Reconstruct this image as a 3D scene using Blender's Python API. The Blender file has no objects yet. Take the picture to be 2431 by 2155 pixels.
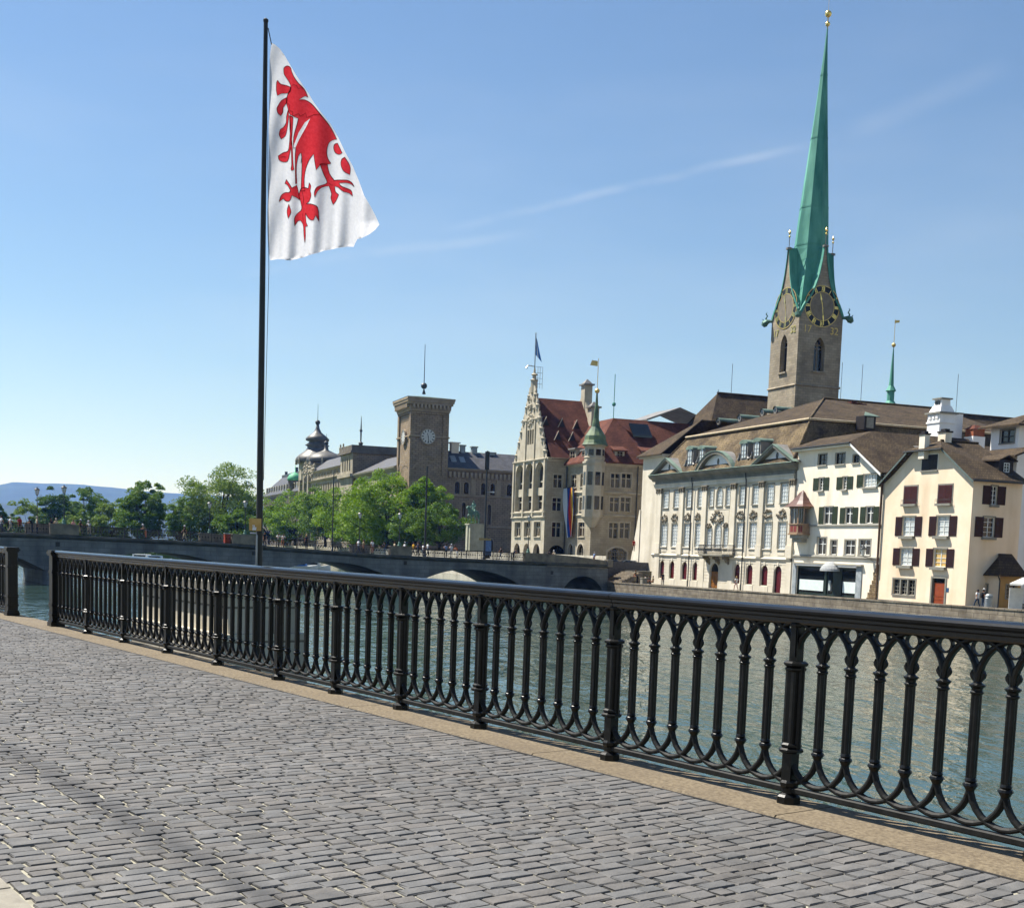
import bpy, bmesh, math, random
import numpy as np
from math import sin, cos, pi, radians, atan2, sqrt, tan, hypot
from mathutils import Vector, Matrix
from mathutils.geometry import delaunay_2d_cdt
scene = bpy.context.scene
col = scene.collection
R = random.Random(7)

# ------------------------------------------------------------------ camera
F_PX, CX, CY, EYE = 2912.0, 1215.5, 1582.0, 1.51      # in pixels of the 2431 x 2155 photograph
PITCH, ROLL = radians(-5.5), radians(2.0)
_f = Vector((0, cos(PITCH), sin(PITCH))); _r = Vector((1, 0, 0)); _u = _r.cross(_f)
CR = _r * cos(ROLL) + _u * sin(ROLL); CU = -_r * sin(ROLL) + _u * cos(ROLL)
cam_d = bpy.data.cameras.new('camera'); cam = bpy.data.objects.new('camera', cam_d); col.objects.link(cam)
cam.matrix_world = Matrix(((CR.x, CU.x, -_f.x, 0), (CR.y, CU.y, -_f.y, 0), (CR.z, CU.z, -_f.z, EYE), (0, 0, 0, 1)))
cam_d.sensor_fit = 'HORIZONTAL'; cam_d.sensor_width = 36; cam_d.lens = F_PX / 2431 * 36
cam_d.shift_y = (CY - 1077.5) / 2431
cam_d.clip_start = 0.1; cam_d.clip_end = 40000
scene.camera = cam
def ray(x, y): return CR * ((x - CX) / F_PX) + CU * ((CY - y) / F_PX) + _f
EYEV = Vector((0, 0, EYE))

# ------------------------------------------------------------------ sky and sun
SUN_EL, SUN_LEFT = radians(56), radians(60)            # sun stands in front, to the left
world = bpy.data.worlds.new('World'); scene.world = world; world.use_nodes = True
wt = world.node_tree; wn = wt.nodes; wl = wt.links; wn.clear()
sky = wn.new('ShaderNodeTexSky'); sky.sky_type = 'NISHITA'; sky.sun_disc = False
sky.sun_elevation = SUN_EL; sky.sun_rotation = -SUN_LEFT
sky.altitude = 400; sky.air_density = 1.25; sky.dust_density = 0.0; sky.ozone_density = 4.0
bg = wn.new('ShaderNodeBackground'); bg.inputs[1].default_value = 0.057
wo = wn.new('ShaderNodeOutputWorld'); wl.new(bg.outputs[0], wo.inputs[0])
tc = wn.new('ShaderNodeTexCoord')
def wmath(op, a, b=None, clamp=False):
    n = wn.new('ShaderNodeMath'); n.operation = op; n.use_clamp = clamp
    for i, v in enumerate((a, b)):
        if v is None: continue
        if isinstance(v, (int, float)): n.inputs[i].default_value = v
        else: wl.new(v, n.inputs[i])
    return n.outputs[0]
def wdot(vec):
    n = wn.new('ShaderNodeVectorMath'); n.operation = 'DOT_PRODUCT'; wl.new(tc.outputs['Generated'], n.inputs[0])
    n.inputs[1].default_value = vec; return n.outputs['Value']
def wsmooth(v, a, b):
    n = wn.new('ShaderNodeMapRange'); n.interpolation_type = 'SMOOTHSTEP'; n.clamp = True
    wl.new(v, n.inputs[0]); n.inputs[1].default_value = a; n.inputs[2].default_value = b; return n.outputs[0]
def noise_w(scale, detail, stretch):
    mp = wn.new('ShaderNodeMapping'); wl.new(tc.outputs['Generated'], mp.inputs[0]); mp.inputs['Scale'].default_value = stretch
    nz = wn.new('ShaderNodeTexNoise'); wl.new(mp.outputs[0], nz.inputs['Vector'])
    nz.inputs['Scale'].default_value = scale; nz.inputs['Detail'].default_value = detail; return nz.outputs[0]
# thin old contrails and faint cirrus, fixed to the sky
cl = None
wob = wmath('MULTIPLY', wmath('SUBTRACT', noise_w(9, 3, (1, 1, 1)), 0.5), 0.012)
for a, b, wd, st in (((560, 650), (1290, 545), 0.006, 0.12), ((1050, 545), (1960, 338), 0.005, 0.17), ((2000, 320), (2400, 150), 0.012, 0.07)):
    da, db = ray(*a).normalized(), ray(*b).normalized()
    nrm = da.cross(db).normalized(); mid = (da + db).normalized(); along = nrm.cross(mid)
    half = da.angle(db) / 2
    dd = wmath('ABSOLUTE', wmath('ADD', wdot(nrm), wob))
    m1 = wmath('SUBTRACT', 1.0, wsmooth(dd, 0.0, wd))
    al = wmath('ABSOLUTE', wdot(along)); m2 = wmath('SUBTRACT', 1.0, wsmooth(al, half * 0.55, half * 1.1))
    m3 = wmath('MULTIPLY', wmath('MULTIPLY', m1, m2), wmath('MULTIPLY', wsmooth(wdot(mid), 0.2, 0.3), st))
    m3 = wmath('MULTIPLY', m3, wsmooth(noise_w(14, 4, (1, 1, 2)), 0.25, 0.6))
    cl = m3 if cl is None else wmath('ADD', cl, m3)
veil = wmath('MULTIPLY', wsmooth(noise_w(2.2, 6, (1, 1, 4)), 0.40, 0.85), 0.17)
cl = wmath('ADD', cl, veil, True)
mixc = wn.new('ShaderNodeMixRGB'); wl.new(cl, mixc.inputs[0]); wl.new(sky.outputs[0], mixc.inputs[1]); mixc.inputs[2].default_value = (7.5, 7.9, 8.3, 1)
wl.new(mixc.outputs[0], bg.inputs[0])
sl = bpy.data.lights.new('sun', 'SUN'); sl.energy = 5.0; sl.angle = radians(0.53); sl.color = (1, 0.955, 0.88)
so = bpy.data.objects.new('sun', sl); col.objects.link(so)
sun_dir = Vector((-sin(SUN_LEFT) * cos(SUN_EL), cos(SUN_LEFT) * cos(SUN_EL), sin(SUN_EL)))
so.rotation_euler = sun_dir.to_track_quat('Z', 'Y').to_euler(); so.location = (-40, 30, 80)
scene.view_settings.view_transform = 'Standard'; scene.view_settings.look = 'None'
scene.view_settings.exposure = 1.05; scene.view_settings.gamma = 1; scene.view_settings.use_curve_mapping = False
scene.render.engine = 'CYCLES'; scene.cycles.max_bounces = 6; scene.cycles.diffuse_bounces = 3
# ------------------------------------------------------------------ frames
A_W = radians(-20.3307)                                # direction of the west bank
UW = Vector((sin(A_W), cos(A_W), 0)); NW = Vector((cos(A_W), -sin(A_W), 0))
RZ_W = atan2(-cos(A_W), -sin(A_W))                     # local x = along the facades (towards us), y = into the block
def Wp(u, n, z=0.0): v = UW * u + NW * n; return Vector((v.x, v.y, z))
def on_n(x, y, n):                                     # pixel on an east facade plane -> (u, z)
    d = ray(x, y); p = EYEV + d * (n / d.dot(NW)); return p.dot(UW), p.z
def on_u(x, y, u):
    d = ray(x, y); p = EYEV + d * (u / d.dot(UW)); return p.dot(NW), p.z
def on_z(x, y, z):
    d = ray(x, y); return EYEV + d * ((z - EYE) / d.z)
def at_y(x, y, Y):
    d = ray(x, y); return EYEV + d * (Y / d.y)
T_R = radians(143.42)
TD = Vector((sin(T_R), cos(T_R), 0)); RD = Vector((-cos(T_R), sin(T_R), 0))   # along the railing (towards us), across it (to the river)
E0 = Vector((-7.378, 19.749, 0))
def Rp(t, o, z=0.0): v = E0 + TD * t + RD * o; return Vector((v.x, v.y, z))
RZ_R = atan2(TD.y, TD.x)

def lin(h):
    if isinstance(h, str):
        c = [int(h[i:i + 2], 16) / 255 for i in (0, 2, 4)]
        return tuple((x / 12.92 if x <= 0.04045 else ((x + 0.055) / 1.055) ** 2.4) for x in c)
    return tuple(h)
MATS = {}
def mat(name, c1, c2=None, scale=2.0, rough=0.8, bump=0.0, bscale=25.0, spec=0.3, metal=0.0, stretch=(1, 1, 1), detail=5.0,
        brick=None, rows=None, dirt=None, attr=None, lo=0.35, hi=0.65, transl=0.0, bdist=0.02, coat=0.0):
    if name in MATS: return MATS[name]
    m = bpy.data.materials.new(name); m.use_nodes = True; MATS[name] = m
    nt = m.node_tree; N = nt.nodes; L = nt.links
    bs = N['Principled BSDF']; out = N['Material Output']
    bs.inputs['Roughness'].default_value = rough; bs.inputs['Metallic'].default_value = metal
    bs.inputs['Specular IOR Level'].default_value = spec; bs.inputs['Coat Weight'].default_value = coat
    a = lin(c1); b = lin(c2) if c2 is not None else a
    t = N.new('ShaderNodeTexCoord'); mp = N.new('ShaderNodeMapping'); L.new(t.outputs['Object'], mp.inputs[0])
    mp.inputs['Scale'].default_value = stretch
    nz = N.new('ShaderNodeTexNoise'); L.new(mp.outputs[0], nz.inputs['Vector']); nz.inputs['Scale'].default_value = scale
    nz.inputs['Detail'].default_value = detail; nz.inputs['Roughness'].default_value = 0.6
    cr = N.new('ShaderNodeValToRGB'); L.new(nz.outputs[0], cr.inputs[0])
    cr.color_ramp.elements[0].position = lo; cr.color_ramp.elements[0].color = (*a, 1)
    cr.color_ramp.elements[1].position = hi; cr.color_ramp.elements[1].color = (*b, 1)
    c = cr.outputs[0]; hts = []
    def mul(c, fac_socket, dark):
        mx = N.new('ShaderNodeMixRGB'); mx.blend_type = 'MIX'; L.new(fac_socket, mx.inputs[0]); L.new(c, mx.inputs[1])
        mx.inputs[2].default_value = (*lin(dark), 1); return mx.outputs[0]
    if attr:
        at = N.new('ShaderNodeAttribute'); at.attribute_name = attr
        mx = N.new('ShaderNodeMixRGB'); mx.blend_type = 'MULTIPLY'; mx.inputs[0].default_value = 1
        L.new(c, mx.inputs[1]); L.new(at.outputs['Color'], mx.inputs[2]); c = mx.outputs[0]
    if brick or rows:
        sx = N.new('ShaderNodeSeparateXYZ'); L.new(t.outputs['Object'], sx.inputs[0])
        ad = N.new('ShaderNodeMath'); L.new(sx.outputs[0], ad.inputs[0]); L.new(sx.outputs[1], ad.inputs[1])
        cb = N.new('ShaderNodeCombineXYZ'); L.new(ad.outputs[0], cb.inputs[0]); L.new(sx.outputs[2], cb.inputs[1])
    if brick:                                          # (width, height, mortar, mortar colour, contrast)
        w, h, mo, mc, k = brick
        br = N.new('ShaderNodeTexBrick'); L.new(cb.outputs[0], br.inputs['Vector'])
        br.inputs['Scale'].default_value = 1; br.inputs['Brick Width'].default_value = w; br.inputs['Row Height'].default_value = h
        br.inputs['Mortar Size'].default_value = mo; br.inputs['Mortar Smooth'].default_value = 0.3
        br.inputs['Color1'].default_value = (1 - k, 1 - k, 1 - k, 1); br.inputs['Color2'].default_value = (1 + k, 1 + k * .9, 1 + k * .8, 1)
        br.inputs['Mortar'].default_value = (1, 1, 1, 1)
        mx = N.new('ShaderNodeMixRGB'); mx.blend_type = 'MULTIPLY'; mx.inputs[0].default_value = 1
        L.new(c, mx.inputs[1]); L.new(br.outputs[0], mx.inputs[2]); c = mx.outputs[0]
        c = mul(c, br.outputs['Fac'], mc)
        inv = N.new('ShaderNodeMath'); inv.operation = 'SUBTRACT'; inv.inputs[0].default_value = 1; L.new(br.outputs['Fac'], inv.inputs[1])
        hts.append((inv.outputs[0], 1.0))
    if rows:                                           # roof tiles: courses and single tiles
        h, w, k = rows
        br = N.new('ShaderNodeTexBrick'); L.new(cb.outputs[0], br.inputs['Vector']); br.inputs['Scale'].default_value = 1
        br.inputs['Brick Width'].default_value = w; br.inputs['Row Height'].default_value = h; br.inputs['Mortar Size'].default_value = h * .12
        br.inputs['Color1'].default_value = (1 - k, 1 - k, 1 - k, 1); br.inputs['Color2'].default_value = (1 + k, 1 + k, 1 + k, 1)
        br.inputs['Mortar'].default_value = (.45, .45, .45, 1); br.inputs['Mortar Smooth'].default_value = 0.6
        mx = N.new('ShaderNodeMixRGB'); mx.blend_type = 'MULTIPLY'; mx.inputs[0].default_value = 1
        L.new(c, mx.inputs[1]); L.new(br.outputs[0], mx.inputs[2]); c = mx.outputs[0]
        inv = N.new('ShaderNodeMath'); inv.operation = 'SUBTRACT'; inv.inputs[0].default_value = 1; L.new(br.outputs['Fac'], inv.inputs[1])
        hts.append((inv.outputs[0], 1.0))
    if dirt:                                           # (colour, amount, scale) long vertical streaks
        dc, amt, dsc = dirt
        mp2 = N.new('ShaderNodeMapping'); L.new(t.outputs['Object'], mp2.inputs[0]); mp2.inputs['Scale'].default_value = (1, 1, .12)
        n2 = N.new('ShaderNodeTexNoise'); L.new(mp2.outputs[0], n2.inputs['Vector']); n2.inputs['Scale'].default_value = dsc; n2.inputs['Detail'].default_value = 6
        r2 = N.new('ShaderNodeMapRange'); L.new(n2.outputs[0], r2.inputs[0]); r2.inputs[1].default_value = .48; r2.inputs[2].default_value = .78; r2.inputs[4].default_value = amt
        c = mul(c, r2.outputs[0], dc)
    L.new(c, bs.inputs['Base Color'])
    if bump:
        n3 = N.new('ShaderNodeTexNoise'); L.new(t.outputs['Object'], n3.inputs['Vector']); n3.inputs['Scale'].default_value = bscale; n3.inputs['Detail'].default_value = 6
        h = n3.outputs[0]
        for s, k in hts:
            ad2 = N.new('ShaderNodeMath'); ad2.operation = 'ADD'; L.new(h, ad2.inputs[0]); L.new(s, ad2.inputs[1]); h = ad2.outputs[0]
        bp = N.new('ShaderNodeBump'); bp.inputs['Strength'].default_value = bump; bp.inputs['Distance'].default_value = bdist
        L.new(h, bp.inputs['Height']); L.new(bp.outputs[0], bs.inputs['Normal'])
    if transl:
        tr = N.new('ShaderNodeBsdfTranslucent'); L.new(c, tr.inputs[0]); ms = N.new('ShaderNodeMixShader'); ms.inputs[0].default_value = transl
        L.new(bs.outputs[0], ms.inputs[1]); L.new(tr.outputs[0], ms.inputs[2]); L.new(ms.outputs[0], out.inputs[0])
    return m

# materials ----------------------------------------------------------
IRON = mat('iron_paint', (0.0028, 0.0032, 0.0034), (0.012, 0.0125, 0.012), 22, 0.34, 0.16, 70, 0.27, lo=.5, hi=.8, bdist=.004)
IRON_MATT = mat('iron_paint_dusty', (0.006, 0.0065, 0.0068), (0.017, 0.0172, 0.0165), 16, 0.6, 0.2, 60, 0.18, bdist=.004)
IRON_TOP = mat('handrail_paint', (0.0035, 0.004, 0.0045), (0.010, 0.0105, 0.011), 9, 0.2, 0.06, 40, 0.5, bdist=.003)
SETT = mat('sett_stone', '545352', '656361', 7, 0.78, 0.55, 70, 0.28, attr='tint', bdist=.006)
# a long tyre-dark streak runs along the carriageway, parallel to the kerb
def _streak(m, off, half, amt):
    nt = m.node_tree; N = nt.nodes; L = nt.links; bs = N['Principled BSDF']; src = bs.inputs['Base Color'].links[0].from_socket
    t = N.new('ShaderNodeTexCoord'); sx = N.new('ShaderNodeSeparateXYZ'); L.new(t.outputs['Object'], sx.inputs[0])
    nz = N.new('ShaderNodeTexNoise'); nz.inputs['Scale'].default_value = 2.2; nz.inputs['Detail'].default_value = 5; L.new(t.outputs['Object'], nz.inputs['Vector'])
    def mth(op, a, b):
        n = N.new('ShaderNodeMath'); n.operation = op
        for i, v in enumerate((a, b)):
            if isinstance(v, (int, float)): n.inputs[i].default_value = v
            else: L.new(v, n.inputs[i])
        return n.outputs[0]
    d = mth('ABSOLUTE', mth('ADD', sx.outputs[1], mth('ADD', mth('MULTIPLY', nz.outputs[0], .09), -off - .045)), 0)
    mr = N.new('ShaderNodeMapRange'); mr.interpolation_type = 'SMOOTHSTEP'; L.new(d, mr.inputs[0]); mr.inputs[1].default_value = 0; mr.inputs[2].default_value = half; mr.inputs[3].default_value = amt; mr.inputs[4].default_value = 0
    fac = mth('MULTIPLY', mr.outputs[0], mth('ADD', nz.outputs[0], .45))
    mx = N.new('ShaderNodeMixRGB'); L.new(fac, mx.inputs[0]); L.new(src, mx.inputs[1]); mx.inputs[2].default_value = (.035, .035, .037, 1); L.new(mx.outputs[0], bs.inputs['Base Color'])
_streak(SETT, -3.63, .17, .62)
MORTAR = mat('joint_sand', '5f5c54', 'a6a291', 3.0, 0.95, 0.4, 90, 0.1, lo=.44, hi=.62, bdist=.01)
COPING = mat('coping_granite', '544a3d', '807460', 38, 0.85, 0.5, 120, 0.2, lo=.3, hi=.7, detail=8.0, dirt=('5a5044', .55, 1.6), bdist=.006)
PALE = mat('pale_granite', '79746a', '8d887c', 9, 0.85, 0.4, 120, 0.2, bdist=.005)
QUAY = mat('quay_stone', '6a6155', '8b8172', 1.2, 0.9, 0.5, 6, 0.15, brick=(1.1, .42, .02, '4a443c', .12), dirt=('3c372f', .6, .6))
QUAYLIT = mat('quay_ashlar', 'b7ae9b', 'd1cab9', 1.0, 0.9, 0.4, 6, 0.15, brick=(1.3, .5, .02, '7b7468', .06), dirt=('5d574c', .75, .35))
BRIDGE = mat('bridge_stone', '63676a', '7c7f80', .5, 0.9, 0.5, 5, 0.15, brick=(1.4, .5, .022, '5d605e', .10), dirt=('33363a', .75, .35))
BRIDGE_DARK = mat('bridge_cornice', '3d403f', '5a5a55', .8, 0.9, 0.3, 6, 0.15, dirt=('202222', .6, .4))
PARAPET = mat('parapet_stone', '6b655b', '8b8374', 1.2, 0.9, 0.3, 9, 0.15, dirt=('3c3933', .5, .8))
MEISEN = mat('sandstone_pale', 'c9c0ad', 'dad1bf', .5, 0.88, 0.2, 6, 0.15, dirt=('948b7a', .55, .45))
MEISEN_G = mat('sandstone_greygreen', '79756a', '8c887b', .8, 0.85, 0.2, 6, 0.15, dirt=('5b5d54', .5, .5))
RELIEF = mat('carved_stone', '6f675a', '8f8674', 3, 0.9, 0.5, 12, 0.15)
PLASTER = mat('plaster_cream', 'e8dac3', 'f0e6d5', .35, 0.92, 0.12, 9, 0.12, dirt=('a8977c', .45, .5))
YELLOW = mat('plaster_yellow', 'e3cdb0', 'ebd9c0', .4, 0.92, 0.12, 9, 0.12, dirt=('a88e68', .45, .5))
PINKISH = mat('plaster_pink', 'cdb79c', 'd8c4aa', .5, 0.92, 0.1, 9, 0.12)
OCHRE = mat('plaster_ochre', '9c7c4c', 'ac8c5a', .5, 0.92, 0.1, 9, 0.12)
WHITEPL = mat('plaster_white', 'e9e7e3', 'f3f1ee', .6, 0.9, 0.08, 9, 0.12, dirt=('c9c5bd', .4, .7))
STADT = mat('stadthaus_stone', '948a77', 'afa590', .45, 0.9, 0.35, 5, 0.15, brick=(.9, .36, .016, '857d6d', .06), dirt=('6c6455', .55, .35))
STADT_T = mat('stadthaus_trim', 'a69d8a', 'bcb3a0', .8, 0.88, 0.2, 6, 0.15, dirt=('7f7767', .5, .5))
POST = mat('post_stone', '82735f', '998872', .35, 0.92, 0.5, 5, 0.12, brick=(1.3, .52, .035, '463d36', .08), bdist=.06)
POST_T = mat('post_trim', '8a7c68', 'a0917b', .5, 0.9, 0.2, 6, 0.12)
FARW = mat('far_pale_stone', '908876', 'aca390', .4, 0.9, 0.2, 3, 0.12, dirt=('6f6a60', .6, .2))
FARG = mat('far_grey_stone', '5c564d', '716a5f', .4, 0.9, 0.2, 3, 0.12)
CHURCH = mat('church_stone', '857b6b', 'a19784', .3, 0.92, 0.45, 4, 0.12, brick=(.85, .38, .014, '6a6154', .13), dirt=('4f493f', .5, .3))
ROOF_BR = mat('roof_tiles_brown', '3a3128', '594c3b', .55, 0.9, 0.5, 8, 0.15, rows=(.26, .2, .22), lo=.3, hi=.7, bdist=.03)
ROOF_BR2 = mat('roof_tiles_mossy', '40362a', '7d6d53', .38, 0.9, 0.5, 8, 0.15, rows=(.26, .2, .25), lo=.35, hi=.68, bdist=.03)
ROOF_RED = mat('roof_tiles_red', '57342a', '704639', .5, 0.9, 0.4, 8, 0.15, rows=(.26, .2, .16), bdist=.03)
SLATE = mat('slate', '3a3a3d', '505054', .8, 0.6, 0.3, 8, 0.4, rows=(.3, .25, .15), bdist=.02)
LEAD = mat('lead_sheet', '6d6a66', '85827d', .8, 0.5, 0.1, 8, 0.4)
COPPER = mat('copper_patina', '36796b', '60a08c', .45, 0.7, 0.2, 5, 0.3, stretch=(1, 1, .25), dirt=('1f5a50', .6, .9))
COPPER_P = mat('copper_pale', '53645a', '74877a', .7, 0.7, 0.1, 5, 0.3)
GOLD = mat('gilding', (0.9, 0.62, 0.16), (1.0, 0.72, 0.25), 3, 0.28, metal=1.0)
GOLD_F = mat('gilding_matt', (0.55, 0.40, 0.13), (0.7, 0.52, 0.2), 3, 0.5, metal=0.6)
NAVY = mat('dial_dark', '15191f', '20252c', 2, 0.6)
DIALG = mat('dial_stone', '6f675a', '837a6b', 1.5, 0.85)
DIALW = mat('dial_white', 'b9b9b4', 'c9c9c4', 2, 0.6)
BRONZE = mat('bronze_patina', '3f5f52', '5f8272', 2.5, 0.6, 0.2, 10, 0.4, metal=0.2)
DARKMET = mat('dark_metal', '24282a', '303436', 3, 0.5, spec=.4)
GALV = mat('galvanised', '8c9092', 'a3a7a8', 6, 0.45, metal=.7)
POLE = mat('pole_paint', '1c1f20', '2a2c2b', 4, 0.45, spec=.4)
ZINC = mat('zinc', '7d8486', '959b9c', 2, 0.5, metal=.4)
WINF = mat('window_white', 'cfd0cc', 'dddeda', 3, 0.6)
WINF_D = mat('window_dark', '2c2a28', '38352f', 3, 0.6)
WINF_G = mat('window_grey', '77756c', '86847a', 3, 0.7)
GLASS = mat('glass_dark', '0f1214', '1c2124', 1.3, 0.06, spec=.55)
GLASS_B = mat('glass_brownish', '2a211d', '3a2e28', 1.3, 0.08, spec=.5)
CURTAIN = mat('curtained_glass', '9aa2a3', 'c6cccc', 4, 0.12, spec=.5, stretch=(4, 4, .6), coat=.5)
CURT_W = mat('warm_curtain', 'b08a45', 'd8b877', 4, 0.15, spec=.5, stretch=(5, 5, .5), coat=.4)  # curtain cloth of a warm colour behind the pane
DRAPE = mat('red_drape', '430b11', '5c1019', 5, 0.5, stretch=(6, 6, .4))
SHUT_G = mat('shutter_green', '2b3420', '3a4530', 3, 0.6, spec=.3)
SHUT_R = mat('shutter_red', '280f0d', '341512', 3, 0.6, spec=.3)
SHUT_M = mat('shutter_maroon', '3c1716', '491d1b', 3, 0.6, spec=.3)
SHUT_K = mat('shutter_dark', '1c1818', '272221', 3, 0.6, spec=.3)
DOORW = mat('door_wood', '734818', '8c5c28', 3, 0.5, stretch=(5, 5, .5))
DOORR = mat('door_orange', '7e3616', '8f4320', 3, 0.5)
DKGREEN = mat('shop_green', '18241f', '22312a', 3, 0.5)
GREYST = mat('grey_marble', '7d858a', 'a2a8aa', 1.6, 0.5)
WHITE = mat('white_paint', 'd9d9d6', 'e4e4e1', 3, 0.6)
BARK = mat('bark', '2b241d', '3f362c', 4, 0.95, 0.5, 20, 0.1, stretch=(1, 1, .3))
RUBBLE = mat('rubble_stone', '6b5a44', '8d7a5e', 1.5, 0.95, 0.6, 4, 0.1, brick=(.6, .4, .03, '4a3e30', .2))
ASPHALT = mat('asphalt', '47474a', '555558', 3, 0.9, 0.2, 60, 0.2)
EARTH = mat('bank_ground', '57554d', '66635a', .3, 0.95, 0.2, 4, 0.1)
GRASS = mat('bank_grass', '4a5a2c', '5e6c38', .3, 0.95, 0.2, 4, 0.1)
HILL = mat('hill_forest', '141f12', '202d18', .004, 0.95, lo=.4, hi=.6)
ORANGEB = mat('red_enamel', 'a03a1c', 'b54a28', 3, 0.5)
TYRE = mat('tyre_rubber', '17181a', '1f2022', 6, 0.85)

# mesh collector -----------------------------------------------------
class MB:
    def __init__(s): s.v = []; s.f = []; s.m = []
    def add(s, vs, fs, m=0):
        k = len(s.v); s.v.extend([tuple(v) for v in vs])
        for f in fs: s.f.append(tuple(k + i for i in f)); s.m.append(m)
        return s
    def box(s, x0, x1, y0, y1, z0, z1, m=0):
        v = [(x0, y0, z0), (x1, y0, z0), (x1, y1, z0), (x0, y1, z0), (x0, y0, z1), (x1, y0, z1), (x1, y1, z1), (x0, y1, z1)]
        return s.add(v, [(0, 3, 2, 1), (4, 5, 6, 7), (0, 1, 5, 4), (1, 2, 6, 5), (2, 3, 7, 6), (3, 0, 4, 7)], m)
    def slab(s, pts, dz, m=0, mb=None):                # 3-D polygon extruded down by dz (triangulated fan where not planar)
        n = len(pts); lo = [(p[0], p[1], p[2] - dz) for p in pts]
        s.add(list(pts) + lo, [tuple(range(n))], m)
        k = len(s.v) - 2 * n
        mb = m if mb is None else mb
        s.f.append(tuple(k + n + i for i in reversed(range(n)))); s.m.append(mb)
        for i in range(n):
            j = (i + 1) % n; s.f.append((k + i, k + n + i, k + n + j, k + j)); s.m.append(mb)
        return s
    def prism(s, poly, z0, z1, m=0, tf=None):          # 2-D polygon (ccw) between z0 and z1
        n = len(poly); v = [(x, y, z0) for x, y in poly] + [(x, y, z1) for x, y in poly]
        if tf: v = [tf(*p) for p in v]
        return s.add(v, [tuple(reversed(range(n))), tuple(range(n, 2 * n))] + [(i, (i + 1) % n, n + (i + 1) % n, n + i) for i in range(n)], m)
    def lathe(s, prof, n=12, c=(0, 0, 0), m=0, ph=0.0, sx=1, sy=1):
        vs = []; fs = []
        for r, z in prof:
            for i in range(n):
                a = ph + 2 * pi * i / n; vs.append((c[0] + r * cos(a) * sx, c[1] + r * sin(a) * sy, c[2] + z))
        for j in range(len(prof) - 1):
            for i in range(n):
                k = (i + 1) % n; fs.append((j * n + i, j * n + k, (j + 1) * n + k, (j + 1) * n + i))
        if prof[0][0] > 1e-4: fs.append(tuple(reversed(range(n))))
        if prof[-1][0] > 1e-4: fs.append(tuple(range((len(prof) - 1) * n, len(prof) * n)))
        return s.add(vs, fs, m)
    def tube(s, pts, rad, n=8, m=0, cap=True):
        pts = [Vector(p) for p in pts]; rr = rad if isinstance(rad, (list, tuple)) else [rad] * len(pts)
        vs = []; fs = []; prev = None
        for i, p in enumerate(pts):
            d = (pts[min(i + 1, len(pts) - 1)] - pts[max(i - 1, 0)]).normalized()
            if prev is None: a = d.orthogonal().normalized()
            else: a = (prev - d * prev.dot(d)).normalized()
            prev = a; b = d.cross(a)
            for k in range(n):
                t = 2 * pi * k / n; vs.append(p + (a * cos(t) + b * sin(t)) * rr[i])
        for j in range(len(pts) - 1):
            for k in range(n): fs.append((j * n + k, j * n + (k + 1) % n, (j + 1) * n + (k + 1) % n, (j + 1) * n + k))
        if cap: fs += [tuple(reversed(range(n))), tuple(range((len(pts) - 1) * n, len(pts) * n))]
        return s.add(vs, fs, m)
    def ball(s, c, r, n=10, m=0, sz=1.0):
        k = max(4, n // 2); return s.lathe([(r * sin(pi * i / k), -r * sz * cos(pi * i / k)) for i in range(k + 1)], n, c, m)
    def xf(s, M): s.v = [tuple(M @ Vector(v)) for v in s.v]; return s
    def merge(s, o, M=None, dm=0):
        k = len(s.v); s.v += [tuple(M @ Vector(v)) for v in o.v] if M else o.v
        s.f += [tuple(k + i for i in f) for f in o.f]; s.m += [i + dm for i in o.m]; return s
    def mesh(s, name, mats, smooth=False):
        me = bpy.data.meshes.new(name); me.from_pydata(s.v, [], s.f)
        for m in (mats if isinstance(mats, (list, tuple)) else [mats]): me.materials.append(m)
        if any(s.m): me.polygons.foreach_set('material_index', s.m)
        if smooth is True: me.polygons.foreach_set('use_smooth', [True] * len(me.polygons))
        me.validate(); me.update(); return me
def link(name, data, parent=None, loc=(0, 0, 0), rz=0.0, **props):
    o = bpy.data.objects.new(name, data); col.objects.link(o); o.location = loc; o.rotation_euler = (0, 0, rz)
    if parent: o.parent = parent
    for k, v in props.items(): o[k] = v
    return o
def put(name, mb, mats, parent=None, loc=(0, 0, 0), rz=0.0, smooth=False, **props):
    return link(name, mb.mesh(name, mats, smooth), parent, loc, rz, **props)
def thing(name, label, cat, loc=(0, 0, 0), rz=0.0, group=None):
    o = link(name, None, None, loc, rz, label=label, category=cat); o.empty_display_size = .3
    if group: o['group'] = group
    return o
def tag(o, label, cat, group=None):
    o['label'] = label; o['category'] = cat
    if group: o['group'] = group
    return o
def inpoly(x, y, P):
    c = False; j = len(P) - 1
    for i in range(len(P)):
        xi, yi = P[i]; xj, yj = P[j]
        if (yi > y) != (yj > y) and x < (xj - xi) * (y - yi) / (yj - yi) + xi: c = not c
        j = i
    return c
def cdt(points, polys):
    vs = [Vector(p) for p in points]; ed = []
    for P in polys:
        k = len(vs); vs += [Vector(p) for p in P]; ed += [(k + i, k + (i + 1) % len(P)) for i in range(len(P))]
    r = delaunay_2d_cdt(vs, ed, [], 0, 1e-5); return r[0], r[2]
def edge_auto(o, ang=40):
    for p in o.data.polygons: p.use_smooth = True
    try: o.data.set_sharp_from_angle(angle=radians(ang))
    except Exception: pass
    return o

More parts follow.
